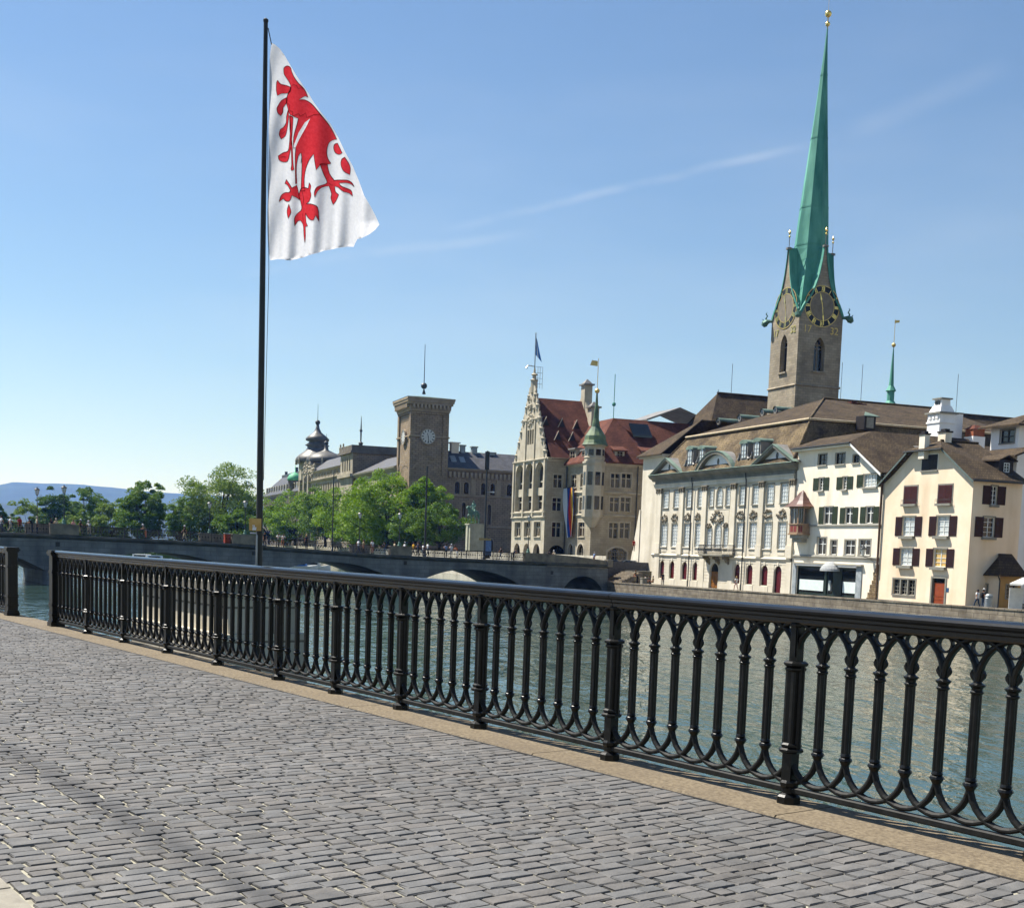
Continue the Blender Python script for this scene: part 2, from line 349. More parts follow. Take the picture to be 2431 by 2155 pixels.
# buildings: facades with real openings -------------------------------
def outline(s0, s1, z0, z1, arch=None, n=8):
    w = s1 - s0; c = (s0 + s1) / 2
    if arch == 'round': h = w / 2; zs = z1 - h; top = [(c + w / 2 * cos(pi * i / n), zs + h * sin(pi * i / n)) for i in range(n + 1)]
    elif arch == 'seg':
        h = w * .22; rr = (w * w / 4 + h * h) / (2 * h); a0 = math.asin(w / 2 / rr)
        top = [(c + rr * sin(a0 - 2 * a0 * i / n), z1 - h + rr * cos(a0 - 2 * a0 * i / n) - rr * cos(a0)) for i in range(n + 1)]
    elif arch == 'point':
        hn = n // 2; zs = z1 - w * .95
        a = [(s0 + w * cos(t), zs + w * 1.097 * sin(t)) for t in [pi / 3 * i / hn for i in range(hn + 1)]]
        top = a[:-1] + [(c, z1)] + [(2 * c - x, z) for x, z in reversed(a[:-1])]
    else: top = [(s1, z1), (s0, z1)]
    return [(s0, z0), (s1, z0)] + top
class Bld:
    def __init__(b, name, label, u0, n0, z0, cat='building', rz=RZ_W, loc=None):
        b.u0, b.n0, b.z0 = u0, n0, z0
        b.root = thing(name, label, cat, loc if loc is not None else Wp(u0, n0, z0), rz)
        b.off = (0, 0, 1); bpy.context.view_layer.update()
    def zoom(b, ox, oy, k=4.0): b.off = (ox, oy, 1 / k); return b
    def px(b, x, y): return b.off[0] + x * b.off[2], b.off[1] + y * b.off[2]
    def E(b, x, y, Y=0.0): u, z = on_n(*b.px(x, y), b.n0 + Y); return b.u0 - u, z - b.z0
    def N(b, x, y, X=0.0): n, z = on_u(*b.px(x, y), b.u0 - X); return n - b.n0, z - b.z0
    def rect(b, face, pos, x0, y0, x1, y1):
        f = b.E if face == 'E' else b.N; xm, ym = (x0 + x1) / 2, (y0 + y1) / 2
        return f(x0, ym, pos)[0], f(x1, ym, pos)[0], f(xm, y1, pos)[1], f(xm, y0, pos)[1]
    def tf(b, face, pos):
        if face == 'E': return lambda s, z, d=0.0: (s, pos - d, z)
        return lambda s, z, d=0.0: (pos + d, s, z)
    def wall(b, face, pos, poly, ops, m, depth=.28, name='wall'):
        T = b.tf(face, pos); holes = [outline(*o) for o in ops]
        vs, fs = cdt([], [poly] + holes); mb = MB(); keep = []
        for f in fs:
            cx = sum(vs[i].x for i in f) / len(f); cy = sum(vs[i].y for i in f) / len(f)
            if inpoly(cx, cy, poly) and not any(inpoly(cx, cy, h) for h in holes): keep.append(tuple(f))
        mb.add([T(v.x, v.y) for v in vs], keep)
        for h in holes:
            n = len(h); mb.add([T(x, z) for x, z in h] + [T(x, z, -depth) for x, z in h], [(i, (i + 1) % n, n + (i + 1) % n, n + i) for i in range(n)])
        return put(name, mb, m, b.root)
    def box(b, name, face, pos, s0, s1, z0, z1, d, m, d0=-.02, parent=None):
        T = b.tf(face, pos); mb = MB(); a = T(s0, z0, d0); c = T(s1, z1, d)
        mb.box(min(a[0], c[0]), max(a[0], c[0]), min(a[1], c[1]), max(a[1], c[1]), z0, z1); return put(name, mb, m, parent or b.root)
    def bands(b, name, face, pos, prof, s0, s1, m):     # horizontal moulding, profile [(d, z)...]
        T = b.tf(face, pos); mb = MB(); n = len(prof)
        mb.add([T(s0, z, d) for d, z in prof] + [T(s1, z, d) for d, z in prof],
               [(i, i + 1, n + i + 1, n + i) for i in range(n - 1)] + [tuple(range(n)), tuple(reversed(range(n, 2 * n)))])
        return put(name, mb, m, b.root)
    def window(b, face, pos, op, frame=WINF, glass=GLASS, nx=2, nz=3, ft=.07, bt=.035, rec=.2, surround=None, sill=None, shutters=None, sillw=.12, slat=True):
        s0, s1, z0, z1 = op[:4]; arch = op[4] if len(op) > 4 else None; w, h = s1 - s0, z1 - z0
        T = b.tf(face, pos); loc = T((s0 + s1) / 2, z0); rz = 0 if face == 'E' else pi / 2
        key = (round(w, 2), round(h, 2), arch, frame.name, nx, nz, ft, bt, rec)
        if key not in WCACHE:
            mb = MB(); o = outline(-w / 2 + .005, w / 2 - .005, .005, h - .005, arch); i_ = outline(-w / 2 + ft, w / 2 - ft, ft, h - ft, arch); n = len(o)
            y0, y1 = rec - .06, rec + .02
            vs = [(x, y0, z) for x, z in o] + [(x, y0, z) for x, z in i_] + [(x, y1, z) for x, z in i_]
            mb.add(vs, [(k, (k + 1) % n, n + (k + 1) % n, n + k) for k in range(n)] + [(n + k, n + (k + 1) % n, 2 * n + (k + 1) % n, 2 * n + k) for k in range(n)])
            hz = h - (w / 2 if arch == 'round' else w * .6 if arch == 'point' else w * .15 if arch == 'seg' else 0)
            for k in range(1, nx):
                x = -w / 2 + w * k / nx; t = bt * (1.7 if nx % 2 == 0 and k == nx // 2 else 1)
                mb.box(x - t / 2, x + t / 2, y0 + .012, y1, ft * .8, hz + (h - hz) * .6 - ft)
            for k in (range(1, nz) if isinstance(nz, int) else nz):
                z = h * k / nz if isinstance(nz, int) else h * k
                if z < hz + .01: mb.box(-w / 2 + ft * .8, w / 2 - ft * .8, y0 + .02, y1, z - bt / 2, z + bt / 2)
            pn = MB().add([(x, rec, z) for x, z in o], [tuple(range(n))])
            WCACHE[key] = (mb.mesh('window', frame), pn.v, pn.f)
        me, pv, pf = WCACHE[key]
        o = link('window', me, b.root, loc, rz)
        pk = (key, glass.name)
        if pk not in WCACHE: WCACHE[pk] = MB().add(pv, pf).mesh('pane', glass)
        link('pane', WCACHE[pk], o)
        def shared(nm, k, make, m):
            kk = (nm, k, m.name)
            if kk not in WCACHE: WCACHE[kk] = make().mesh(nm, m)
            return WCACHE[kk]
        if surround:
            t, pr, m = surround
            def mk():
                a = outline(-w / 2, w / 2, 0, h, arch); c = outline(-w / 2 - t, w / 2 + t, -t * .3, h + t, arch); n = len(a); q = MB()
                q.add([(x, -pr, z) for x, z in a] + [(x, -pr, z) for x, z in c] + [(x, .01, z) for x, z in a] + [(x, .01, z) for x, z in c],
                      [(k, (k + 1) % n, n + (k + 1) % n, n + k) for k in range(n)] + [(n + k, n + (k + 1) % n, 3 * n + (k + 1) % n, 3 * n + k) for k in range(n)] +
                      [(k, 2 * n + k, 2 * n + (k + 1) % n, (k + 1) % n) for k in range(n)])
                return q
            link('surround', shared('surround', (key[:3], t, pr), mk, m), o)
        if sill:
            m, pr = sill
            link('sill', shared('sill', (key[0], pr, sillw), lambda: MB().box(-w / 2 - .12, w / 2 + .12, -pr, .04, -sillw, -.003), m), o)
        if shutters:
            m, sw, closed = shutters
            for sg in (-1, 1):
                def mk():
                    q = MB(); q.box(0, sw, -.045, -.012, 0, h)
                    k = max(3, int(h / .11))
                    for i in range(k): q.box(.06, sw - .06, -.062, -.044, .05 + (h - .1) * i / k, .05 + (h - .1) * (i + .55) / k)
                    q.box(0, .05, -.07, -.044, 0, h); q.box(sw - .05, sw, -.07, -.044, 0, h)
                    return q
                x = (w / 2 + .02 if sg > 0 else -w / 2 - .02 - sw) if not closed else (0.004 if sg > 0 else -sw - .004)
                link('shutter', shared('shutter', (round(sw, 2), key[1]), mk, m), o, (x, 0, 0))
        return o
WCACHE = {}
# ------------------------------------------------------------------ setting
WATER_Z = -4.0
def structure(o): o['kind'] = 'structure'; return o
# river and lake, one sheet to the horizon
m = bpy.data.materials.new('water'); m.use_nodes = True; nt = m.node_tree; N = nt.nodes; L = nt.links; bs = N['Principled BSDF']
bs.inputs['Base Color'].default_value = (.03, .058, .05, 1); bs.inputs['Roughness'].default_value = .04; bs.inputs['IOR'].default_value = 1.33
t = N.new('ShaderNodeTexCoord'); prev = None
h = None
for sc, st, w, rot in ((.62, (1, .34, 1), 1.0, 12), (1.9, (1, .4, 1), .40, -14), (6.0, (1, .5, 1), .07, 25), (.13, (1, .6, 1), 1.6, -8)):
    mp = N.new('ShaderNodeMapping'); L.new(t.outputs['Object'], mp.inputs[0]); mp.inputs['Scale'].default_value = st; mp.inputs['Rotation'].default_value = (0, 0, radians(rot) - A_W)
    nz = N.new('ShaderNodeTexNoise'); L.new(mp.outputs[0], nz.inputs['Vector']); nz.inputs['Scale'].default_value = sc; nz.inputs['Detail'].default_value = 3; nz.inputs['Distortion'].default_value = .6
    mu = N.new('ShaderNodeMath'); mu.operation = 'MULTIPLY'; L.new(nz.outputs[0], mu.inputs[0]); mu.inputs[1].default_value = w
    if h is None: h = mu.outputs[0]
    else:
        ad = N.new('ShaderNodeMath'); L.new(h, ad.inputs[0]); L.new(mu.outputs[0], ad.inputs[1]); h = ad.outputs[0]
bp = N.new('ShaderNodeBump'); bp.inputs['Strength'].default_value = .6; bp.inputs['Distance'].default_value = .26; L.new(h, bp.inputs['Height']); L.new(bp.outputs[0], bs.inputs['Normal'])
WATER = m
structure(put('river_water', MB().add([(-9000, -300, 0), (9000, -300, 0), (9000, 12000, 0), (-9000, 12000, 0)], [(0, 1, 2, 3)]), WATER, None, (0, 0, WATER_Z)))

# west bank: land block with quay wall, walkway rising gently towards us
NQ = 72.0
def qz(u): return -2.4 + (u - 85) * (-.006)            # walkway level
def bank(name, pts_u, n0, n1, zf, m, bottom=-5.0):
    mb = MB(); k = len(pts_u)
    for u in pts_u: mb.v += [tuple(Wp(u, n0, zf(u))), tuple(Wp(u, n1, zf(u))), tuple(Wp(u, n0, bottom)), tuple(Wp(u, n1, bottom))]
    for i in range(k - 1):
        a, b = 4 * i, 4 * i + 4
        mb.f += [(a, a + 1, b + 1, b), (a + 2, a, b, b + 2), (a + 1, a + 3, b + 3, b + 1)]; mb.m += [0, 0, 0]
    mb.f += [(0, 2, 3, 1), (4 * k - 4, 4 * k - 3, 4 * k - 1, 4 * k - 2)]; mb.m += [0, 0]
    return structure(put(name, mb, m))
us = [-120, 0, 40, 80, 120, 160]
qw = bank('west_bank_ground', us, NQ + .45, 900, qz, EARTH)
def qtop(u): return -1.93 - (u - 78) * .0091
# quay wall face with coping stones
mb = MB()
for i in range(len(us) - 1):
    a, b = us[i], us[i + 1]
    vs = [Wp(a, NQ, -5), Wp(b, NQ, -5), Wp(b, NQ, qtop(b) - .14), Wp(a, NQ, qtop(a) - .14), Wp(a, NQ + .5, -5), Wp(b, NQ + .5, -5), Wp(b, NQ + .5, qtop(b) - .14), Wp(a, NQ + .5, qtop(a) - .14)]
    mb.add([v - Wp(100, NQ, 0) for v in vs], [(1, 0, 3, 2), (4, 5, 6, 7), (3, 7, 6, 2)])
wq = structure(put('quay_wall', mb, QUAY, None, Wp(100, NQ, 0)))
for i in range(38):
    a = 60 + i * 2.6; b = a + 2.56
    q = MB(); vs = []
    for (u, n) in ((a, NQ - .06), (b, NQ - .06), (b, NQ + .56), (a, NQ + .56)): vs.append(Wp(u, n, qtop(u)))
    q.slab([v - Wp(100, NQ, 0) for v in reversed(vs)], .136)
    put('coping_stone', q, QUAY, wq)
# west bank beyond the bridge: street level higher, bright ashlar quay wall
us2 = [163, 230, 320, 420, 640]
bank('upper_bank_ground', us2, 73.6, 900, lambda u: .12 if u < 200 else -.3 - (u - 200) * .004, ASPHALT)
mb = MB(); o0 = Wp(300, 73, 0)
mb.add([Wp(160, 73, -5) - o0, Wp(640, 73, -5) - o0, Wp(640, 73, -1.2) - o0, Wp(160, 73, .9) - o0], [(1, 0, 3, 2)])
mb.add([Wp(160, 73.7, .9) - o0, Wp(640, 73.7, -1.2) - o0, Wp(640, 73, -1.2) - o0, Wp(160, 73, .9) - o0], [(0, 3, 2, 1)])
structure(put('far_quay_wall', mb, QUAYLIT, None, o0))

# east bank: street of setts with granite kerb
KO = -4.49                                             # offset of the pavement kerb from the railing
def rbox(mb, t0, t1, o0, o1, z0, z1, m=0): return mb.box(t0, t1, o0, o1, z0, z1, m)   # railing frame: x = t, y = o
street = structure(put('street', rbox(MB(), -60, 60, -60, .17, -5, -.0115), MORTAR, None, E0, RZ_R))
pv = structure(put('pavement', rbox(rbox(MB(), -60, 60, -60, KO - .36, -.02, -.002), -60, 60, KO - .36, KO - .3, -.02, .004), ASPHALT, None, E0, RZ_R))
for i in range(40):
    a = -22 + i * 1.32; put('kerb_stone', rbox(MB(), a, a + 1.31, KO - .3, KO - .012, -.05, .012 + R.uniform(0, .004)), PALE, pv)
qf = structure(put('quay_face', rbox(MB(), -60, 60, .17, .175, -5, -.2), QUAYLIT, None, E0, RZ_R))
# coping slabs
copp = structure(link('quay_coping', None, None, E0, RZ_R))
t = -40.0; k = 0
while t < 26:
    ln = R.uniform(2.1, 2.9); q = MB()
    o_in, o_out = -.365, .19
    ch = .012
    pr = [(o_in, -.08), (o_in, -.004), (o_in + ch, .008), (o_out - ch, .008), (o_out, -.006), (o_out, -.22)]
    vs = [(t + .006, o, z) for o, z in pr] + [(t + ln - .006, o, z) for o, z in pr]; n = len(pr)
    q.add(vs, [(i, i + 1, n + i + 1, n + i) for i in range(n - 1)] + [tuple(reversed(range(n))), tuple(range(n, 2 * n))])
    put('coping_slab', q, COPING, copp); put('groove_shade', MB().box(t, t + ln - .002, -.391, -.3655, -.012, -.003), TYRE, copp); t += ln  # added dark strip stands in for the shade in the groove beside the setts

# setts: rows across the street; the largest in view are pieces of their own
def proj(P):
    d = Vector(P) - EYEV; zc = d.dot(_f); return CX + F_PX * d.dot(CR) / zc, CY - F_PX * d.dot(CU) / zc, zc
setts = []; rs = random.Random(3)
t = -16.0
while t < 17.5:
    wrow = rs.uniform(.088, .104)
    o = -.392 - rs.uniform(0, .06); o_start = -.392; first = True
    while o > KO + .07:
        ln = rs.choice((.12, .135, .15, .165, .18, .2)) * rs.uniform(.94, 1.06)
        if o - ln < KO: ln = o - KO - .006
        if first: ln = abs(o - ln - o_start); o = o_start; first = False
        if ln < .05: break
        wav = .03 * sin(o * 1.7 + t * .25) + .02 * sin(o * 3.1 + 1.3 + t * .2) + rs.uniform(-.0025, .0025)
        setts.append((t + wrow / 2 + wav, o - ln / 2, wrow - rs.uniform(.006, .013), ln - rs.uniform(.008, .021)))
        o -= ln
    t += wrow
def sett_geo(t, o, w, l, rr):
    j = lambda a: rr.uniform(-a, a)
    hz = rr.uniform(-.003, .003); tx, ty = j(.014), j(.014)
    def corner(sx, sy, k, dz): x, y = t + sx * (w / 2 - k) + j(.0035), o + sy * (l / 2 - k) + j(.0045); return (x, y, hz + dz + (x - t) * tx + (y - o) * ty)
    cs = [(-1, -1), (1, -1), (1, 1), (-1, 1)]
    b = [(t + sx * (w / 2 - .001), o + sy * (l / 2 - .001), -.035) for sx, sy in cs]; m_ = [corner(sx, sy, .0015, -.006) for sx, sy in cs]
    a = [corner(sx, sy, .006, 0.0) for sx, sy in cs]
    c = (t + j(.01), o + j(.01), hz + rr.uniform(.001, .004))
    vs = b + m_ + a + [c]
    fs = [(i, (i + 1) % 4, 4 + (i + 1) % 4, 4 + i) for i in range(4)] + [(4 + i, 4 + (i + 1) % 4, 8 + (i + 1) % 4, 8 + i) for i in range(4)] + [(8 + i, 8 + (i + 1) % 4, 12) for i in range(4)]
    return vs, fs
def sett_tint(t, o, rr):
    k = rr.gauss(1.0, .062) * (1 + .05 * sin(t * .9 + o * 1.4) * sin(o * 2.3 - t * .5) + .04 * sin(t * 2.7 + o * .7)); k = min(1.25, max(.74, k))
    warm = rr.uniform(-.03, .035)
    st = abs(o + 3.63 + .02 * sin(t * 2)); s = max(0, 1 - st / .2)
    k *= 1 - .06 * s
    if rr.random() < .03: k *= .82
    return (k * (1 + warm), k, k * (1 - warm), 1)
vis = []
for i, (t, o, w, l) in enumerate(setts):
    p = Rp(t, o, 0); x, y, zc = proj(p)
    if zc > .5 and -40 < x < 2471 and y < 2175: vis.append((w * l / zc ** 3, i))
vis.sort(reverse=True); big = set(i for _, i in vis[:300])
rr = random.Random(11); V = []; Fc = []; TI = []
def attr_tint(me, cols):
    a = me.color_attributes.new('tint', 'FLOAT_COLOR', 'CORNER'); a.data.foreach_set('color', np.repeat(np.array(cols, dtype=np.float32), [p.loop_total for p in me.polygons], axis=0).ravel())
for i, (t, o, w, l) in enumerate(setts):
    vs, fs = sett_geo(t, o, w, l, rr); ti = sett_tint(t, o, rr)
    if i in big:
        q = MB().add(vs, fs); me = q.mesh('sett', SETT); attr_tint(me, [ti] * len(me.polygons)); link('sett', me, street)
    else:
        k = len(V); V += vs; Fc += [tuple(k + a for a in f) for f in fs]; TI += [ti] * len(fs)
me = bpy.data.meshes.new('setts'); me.from_pydata(V, [], Fc); me.materials.append(SETT); attr_tint(me, TI)
link('setts', me, street, kind='stuff')

# land far off: lake island, far shore and the wooded ridge
def blob_land(name, pts, z, m, bottom=-5):
    return structure(put(name, MB().prism([(p[0], p[1]) for p in pts], bottom, z), m))
blob_land('island_ground', [(-165, 300), (-60, 300), (-55, 420), (-110, 470), (-240, 470), (-230, 340)], -2.6, GRASS)
rg = [(-700, 1185), (-300, 1172), (0, 1150), (30, 1144), (90, 1146), (150, 1149), (200, 1151), (250, 1156), (300, 1160), (370, 1168), (430, 1172), (520, 1178), (640, 1190), (800, 1200), (1000, 1215), (1250, 1240), (1500, 1262), (1800, 1290), (2431, 1320)]
def ridge(name, pts, Y, m, dep, rough, seed, base=-6):
    rr = random.Random(seed); mb = MB(); xs = np.linspace(pts[0][0], pts[-1][0], 220); cols = []
    for x in xs:
        y = np.interp(x, [p[0] for p in pts], [p[1] for p in pts]); top = at_y(x, y, Y); hgt = top.z
        c = []
        for k, fz in enumerate((0, .12, .3, .5, .7, .86, 1.0)):
            n1 = rough * (sin(x * .021 + k * 1.7) + .6 * sin(x * .053 + k * 2.9 + seed)) * (1 if 0 < k < 6 else .25)
            s = 1 - dep * (1 - fz) / Y
            c.append((top.x * s, top.y * s, base + (hgt - base) * min(1, max(0, fz ** 1.15)) + (n1 if k else 0) + (rr.uniform(-.5, .5) * rough * .22 if k == 6 else 0)))
        b = top * 1.08; c.append((b.x, b.y, base)); cols.append(c)
    n = len(cols[0])
    for c in cols: mb.v += c
    for i in range(len(cols) - 1):
        for k in range(n - 1): mb.f.append((i * n + k, (i + 1) * n + k, (i + 1) * n + k + 1, i * n + k + 1)); mb.m.append(0)
    o = put(name, mb, m, smooth=True); structure(o); return o
ridge('wooded_hill', rg, 8200, HILL, 2600, 9, 1)
ridge('foothill', [(-700, 1215), (-200, 1200), (0, 1193), (60, 1196), (150, 1205), (300, 1196), (420, 1192), (560, 1200), (800, 1235), (1100, 1262), (2431, 1320)], 5200, HILL, 1500, 5, 4)
# ------------------------------------------------------------------ cast-iron railing
SP = .2065; RH = 1.2; ARC_L = .332; ARC_U = .872
def arc_piece(r, z0, sgn, rw, dep, a0=0.0, a1=pi, n=14, zk=1.0):
    mb = MB(); pts = [a0 + (a1 - a0) * i / n for i in range(n + 1)]
    prof = [(-rw, -dep * .55), (-rw * .3, -dep), (rw * .3, -dep), (rw, -dep * .55), (rw, dep * .55), (rw * .3, dep), (-rw * .3, dep), (-rw, dep * .55)]
    k = len(prof)
    for a in pts:
        for dr, y in prof: mb.v.append(((r + dr) * cos(a), y, z0 + sgn * (r * zk + dr) * sin(a)))
    for i in range(n):
        for j in range(k): mb.f.append((i * k + j, i * k + (j + 1) % k, (i + 1) * k + (j + 1) % k, (i + 1) * k + j)); mb.m.append(0)
    mb.f += [tuple(range(k)), tuple(reversed(range(n * k, n * k + k)))]; mb.m += [0, 0]
    return mb
def quatre(r, n=16): return [(r * (1 + .17 * cos(4 * a)) * cos(a + pi / 4), r * (1 + .17 * cos(4 * a)) * sin(a + pi / 4)) for a in [2 * pi * i / n for i in range(n)]]
bal = MB(); bal.prism(quatre(.0245), ARC_L, ARC_U - .03)
bal.lathe([(.022, ARC_L - .03), (.034, ARC_L - .008), (.041, ARC_L), (.036, ARC_L + .012), (.028, ARC_L + .018), (.033, ARC_L + .026), (.026, ARC_L + .04)], 12)
bal.lathe([(.026, .81), (.035, .818), (.035, .826), (.029, .833), (.030, .845), (.042, .856), (.042, .864), (.026, .872), (.020, .885)], 12)
for s in (-1, 1):                                       # leaf cusps beside the spring of the arches
    bal.add([(s * .02, -.009, .878), (s * .043, -.007, .902), (s * .047, -.007, .918), (s * .034, -.009, .94), (s * .02, .009, .878), (s * .043, .007, .902), (s * .047, .007, .918), (s * .034, .009, .94)],
            [(0, 1, 2, 3), (7, 6, 5, 4), (0, 4, 5, 1), (1, 5, 6, 2), (2, 6, 7, 3), (3, 7, 4, 0)])
ME_BAL = bal.mesh('baluster', IRON)
ME_LOW = arc_piece(SP, ARC_L + .006, -1, .0155, .022).mesh('lower_arch', IRON_MATT)
ME_UP = arc_piece(SP, ARC_U, 1, .0155, .024, zk=1.13).mesh('upper_arch', IRON)
ME_LOWH = arc_piece(SP, ARC_L + .006, -1, .0155, .022, 0, pi / 2, 8).mesh('lower_arch', IRON_MATT)
ME_UPH = arc_piece(SP, ARC_U, 1, .0155, .024, 0, pi / 2, 8, 1.13).mesh('upper_arch', IRON)
rg_ = MB(); n = 16
for i in range(n):
    a = 2 * pi * i / n
    for r, y in ((.036, -.012), (.048, -.012), (.048, .012), (.036, .012)): rg_.v.append((r * cos(a), y, 1.058 + r * sin(a)))
for i in range(n):
    for j in range(4): rg_.f.append((i * 4 + j, i * 4 + (j + 1) % 4, ((i + 1) % n) * 4 + (j + 1) % 4, ((i + 1) % n) * 4 + j)); rg_.m.append(0)
ME_RING = rg_.mesh('ring', IRON)
ps = MB()
ps.prism(quatre(.046, 24), ARC_L, .85); 
for sx in (-1, 1): ps.lathe([(.024, ARC_L), (.024, .85)], 10, (sx * .045, 0, 0))
ps.box(-.028, .028, -.032, .032, .86, 1.11); ps.box(-.02, .02, -.038, .038, .9, 1.08)
ps.box(-.036, .036, -.036, .036, .10, ARC_L)
for z, r in ((.856, .078), (.826, .068), (ARC_L, .078), (ARC_L + .03, .066)): ps.lathe([(r * .8, z - .016), (r, z - .006), (r, z + .006), (r * .8, z + .016)], 8, ph=pi / 8)
ps.lathe([(.075, .008), (.075, .05), (.06, .062), (.045, .07), (.045, .10), (.058, .115), (.06, .135), (.048, .15)], 8, ph=pi / 8)
ps.lathe([(.04, 1.075), (.05, 1.085), (.05, 1.095), (.04, 1.105)], 8, ph=pi / 8)
ME_POST = ps.mesh('post', IRON)
ep = MB()
ep.box(-.085, .085, -.085, .085, .06, 1.13); ep.box(-.11, .11, -.11, .11, .004, .07); ep.box(-.1, .1, -.1, .1, .07, .10)
for z in (.19, .34, .86): ep.box(-.098, .098, -.098, .098, z - .012, z + .012); ep.box(-.092, .092, -.092, .092, z + .02, z + .034)
ep.box(-.105, .105, -.105, .105, 1.12, 1.145); ep.box(-.12, .12, -.12, .12, 1.145, 1.175); ep.box(-.105, .105, -.105, .105, 1.175, 1.205)
ME_END = ep.mesh('end_post', IRON)
def rail_prof():
    h = [(-.03, 1.095), (-.038, 1.105), (-.038, 1.125), (-.05, 1.135), (-.05, 1.15), (-.074, 1.163), (-.078, 1.178), (-.07, 1.192), (-.035, 1.203)]
    return h + [(-x, z) for x, z in reversed(h)]
def railing(name, label, cat, posts, t_end_first, t_end_last, end_first, end_last):
    rt = thing(name, label, cat, E0, RZ_R); rt.scale = (1, 1, 1.016)
    pr = rail_prof(); n = len(pr)
    def bar(nm, prof, a, b, m=IRON):
        k = len(prof); put(nm, MB().add([(a, y, z) for y, z in prof] + [(b, y, z) for y, z in prof], [(i, k + i, k + (i + 1) % k, (i + 1) % k) for i in range(k)] + [tuple(range(k)), tuple(reversed(range(k, 2 * k)))]), m, rt)
    a = posts[0]
    segs = [posts[0]] + [p for p in posts[3:-1:3]] + [posts[-1]]
    for a, b in zip(segs, segs[1:]): bar('handrail', pr, a + .003, b - .003, IRON_TOP)
    for a, b in zip(posts, posts[1:]):
        bar('bottom_rail', [(-.02, .072), (-.024, .08), (-.024, .104), (-.016, .112), (.016, .112), (.024, .104), (.024, .08), (.02, .072)], a + .035, b - .035, IRON_MATT)
        k = max(1, round((b - a) / SP)); s = (b - a) / k; fx = s / SP
        for i in range(1, k):
            link('baluster', ME_BAL, rt, (a + i * s, 0, 0))
        for i in range(0, k):
            if i: link('ring', ME_RING, rt, (a + i * s, 0, 0))
            if 1 <= i <= k - 1:
                for me, nm in ((ME_LOW, 'lower_arch'), (ME_UP, 'upper_arch')):
                    o = link(nm, me, rt, (a + i * s, 0, 0)); o.scale = (fx, 1, 1)
        for me, nm in ((ME_LOWH, 'lower_arch'), (ME_UPH, 'upper_arch')):
            o = link(nm, me, rt, (a, 0, 0)); o.scale = (fx, 1, 1)
            o = link(nm, me, rt, (b, 0, 0)); o.scale = (-fx, 1, 1)
    for i, p in enumerate(posts):
        e = (i == 0 and end_first) or (i == len(posts) - 1 and end_last)
        link('end_post' if e else 'post', ME_END if e else ME_POST, rt, (p, 0, 0))
    return rt
railing('iron_railing', 'long black cast-iron railing of interlaced pointed arches along the sett street', 'railing',
        [0, 1.607, 3.224, 4.877, 6.5, 8.141, 9.434, 10.692, 11.946, 13.612, 15.29, 16.94, 18.59], 0, 0, True, False)
railing('iron_railing', 'black cast-iron railing with a stout end post across the gap from the long railing', 'railing',
        [-9.28, -7.63, -5.98, -4.33, -2.68], 0, 0, False, True)

# ------------------------------------------------------------------ stone pier standing in the river behind the railing
pier = thing('stone_pier', 'pale stone pier with a projecting cap standing in the water behind the railing', 'pier', Rp(6, 1.5, WATER_Z), RZ_R)
def pier_px(x, y, off):
    d = ray(x, y); nrm = RD; p = EYEV + d * ((E0.dot(RD) + off) / d.dot(nrm)); v = p - E0; return v.dot(TD), p.z
PO = 1.5
t1, zc_ = pier_px(542, 1410, PO); t0, _z = pier_px(338, 1400, PO); _, zl = pier_px(533, 1503, PO); _, zt = pier_px(535, 1398, PO)
t0 -= 6; t1 -= 6; dpt = 1.1
zb = WATER_Z
def pb(nm, a, b, o0, o1, z0, z1, m): put(nm, MB().box(a, b, o0, o1, z0 - zb, z1 - zb), m, pier)
pb('shaft', t0, t1, 0, dpt, zl, zc_, QUAYLIT); pb('plinth', t0 - .12, t1 + .12, -.14, dpt + .14, WATER_Z - .8, zl - .002, QUAYLIT)
pb('cap', t0 - .09, t1 + .09, -.10, dpt + .1, zc_ + .002, zc_ + .16, PALE)

# ------------------------------------------------------------------ flagpole
PB = Rp(8.47, .40, 0)
fx_, fy_ = 612, 1595
d = ray(612, 1560); k_ = (E0.dot(RD) + .36) / d.dot(RD); PB = EYEV + d * k_; PB.z = 0
d2 = ray(631, 53); ztop = EYE + d2.z * (PB.y / d2.y)
fp = thing('flagpole', 'tall thin black flagpole with a small gold plate fixed to the quay edge', 'flagpole', PB, 0)
xt = d2.x * (PB.y / d2.y) - PB.x
put('pole', MB().tube([(0, 0, -1.2), (0, 0, 0), (xt * .5, 0, ztop * .5), (xt, 0, ztop)], [.042, .042, .036, .024], 14), POLE, fp, smooth=False)
edge_auto(fp.children[0])
put('pole_cap', MB().lathe([(.024, 0), (.03, .01), (.03, .03), (.012, .045)], 12, (xt, 0, ztop - .004)), POLE, fp)
put('wall_bracket', MB().box(-.06, .06, -.16, .055, -.34, -.26).box(-.06, .06, -.16, .055, -.72, -.66).box(-.08, .08, -.2, -.16, -.8, -.2), DARKMET, fp)
def pole_pt(x, y): d = ray(x, y); p = EYEV + d * ((PB.y - .07) / d.y); return p - PB
a = pole_pt(592, 1230); b = pole_pt(620, 1260)
pl = put('gold_plate', MB().box(a.x, b.x, -.075, -.066, b.z, a.z), mat('brass_plate', 'b48f4e', 'cba968', 8, .45, metal=.25), fp)
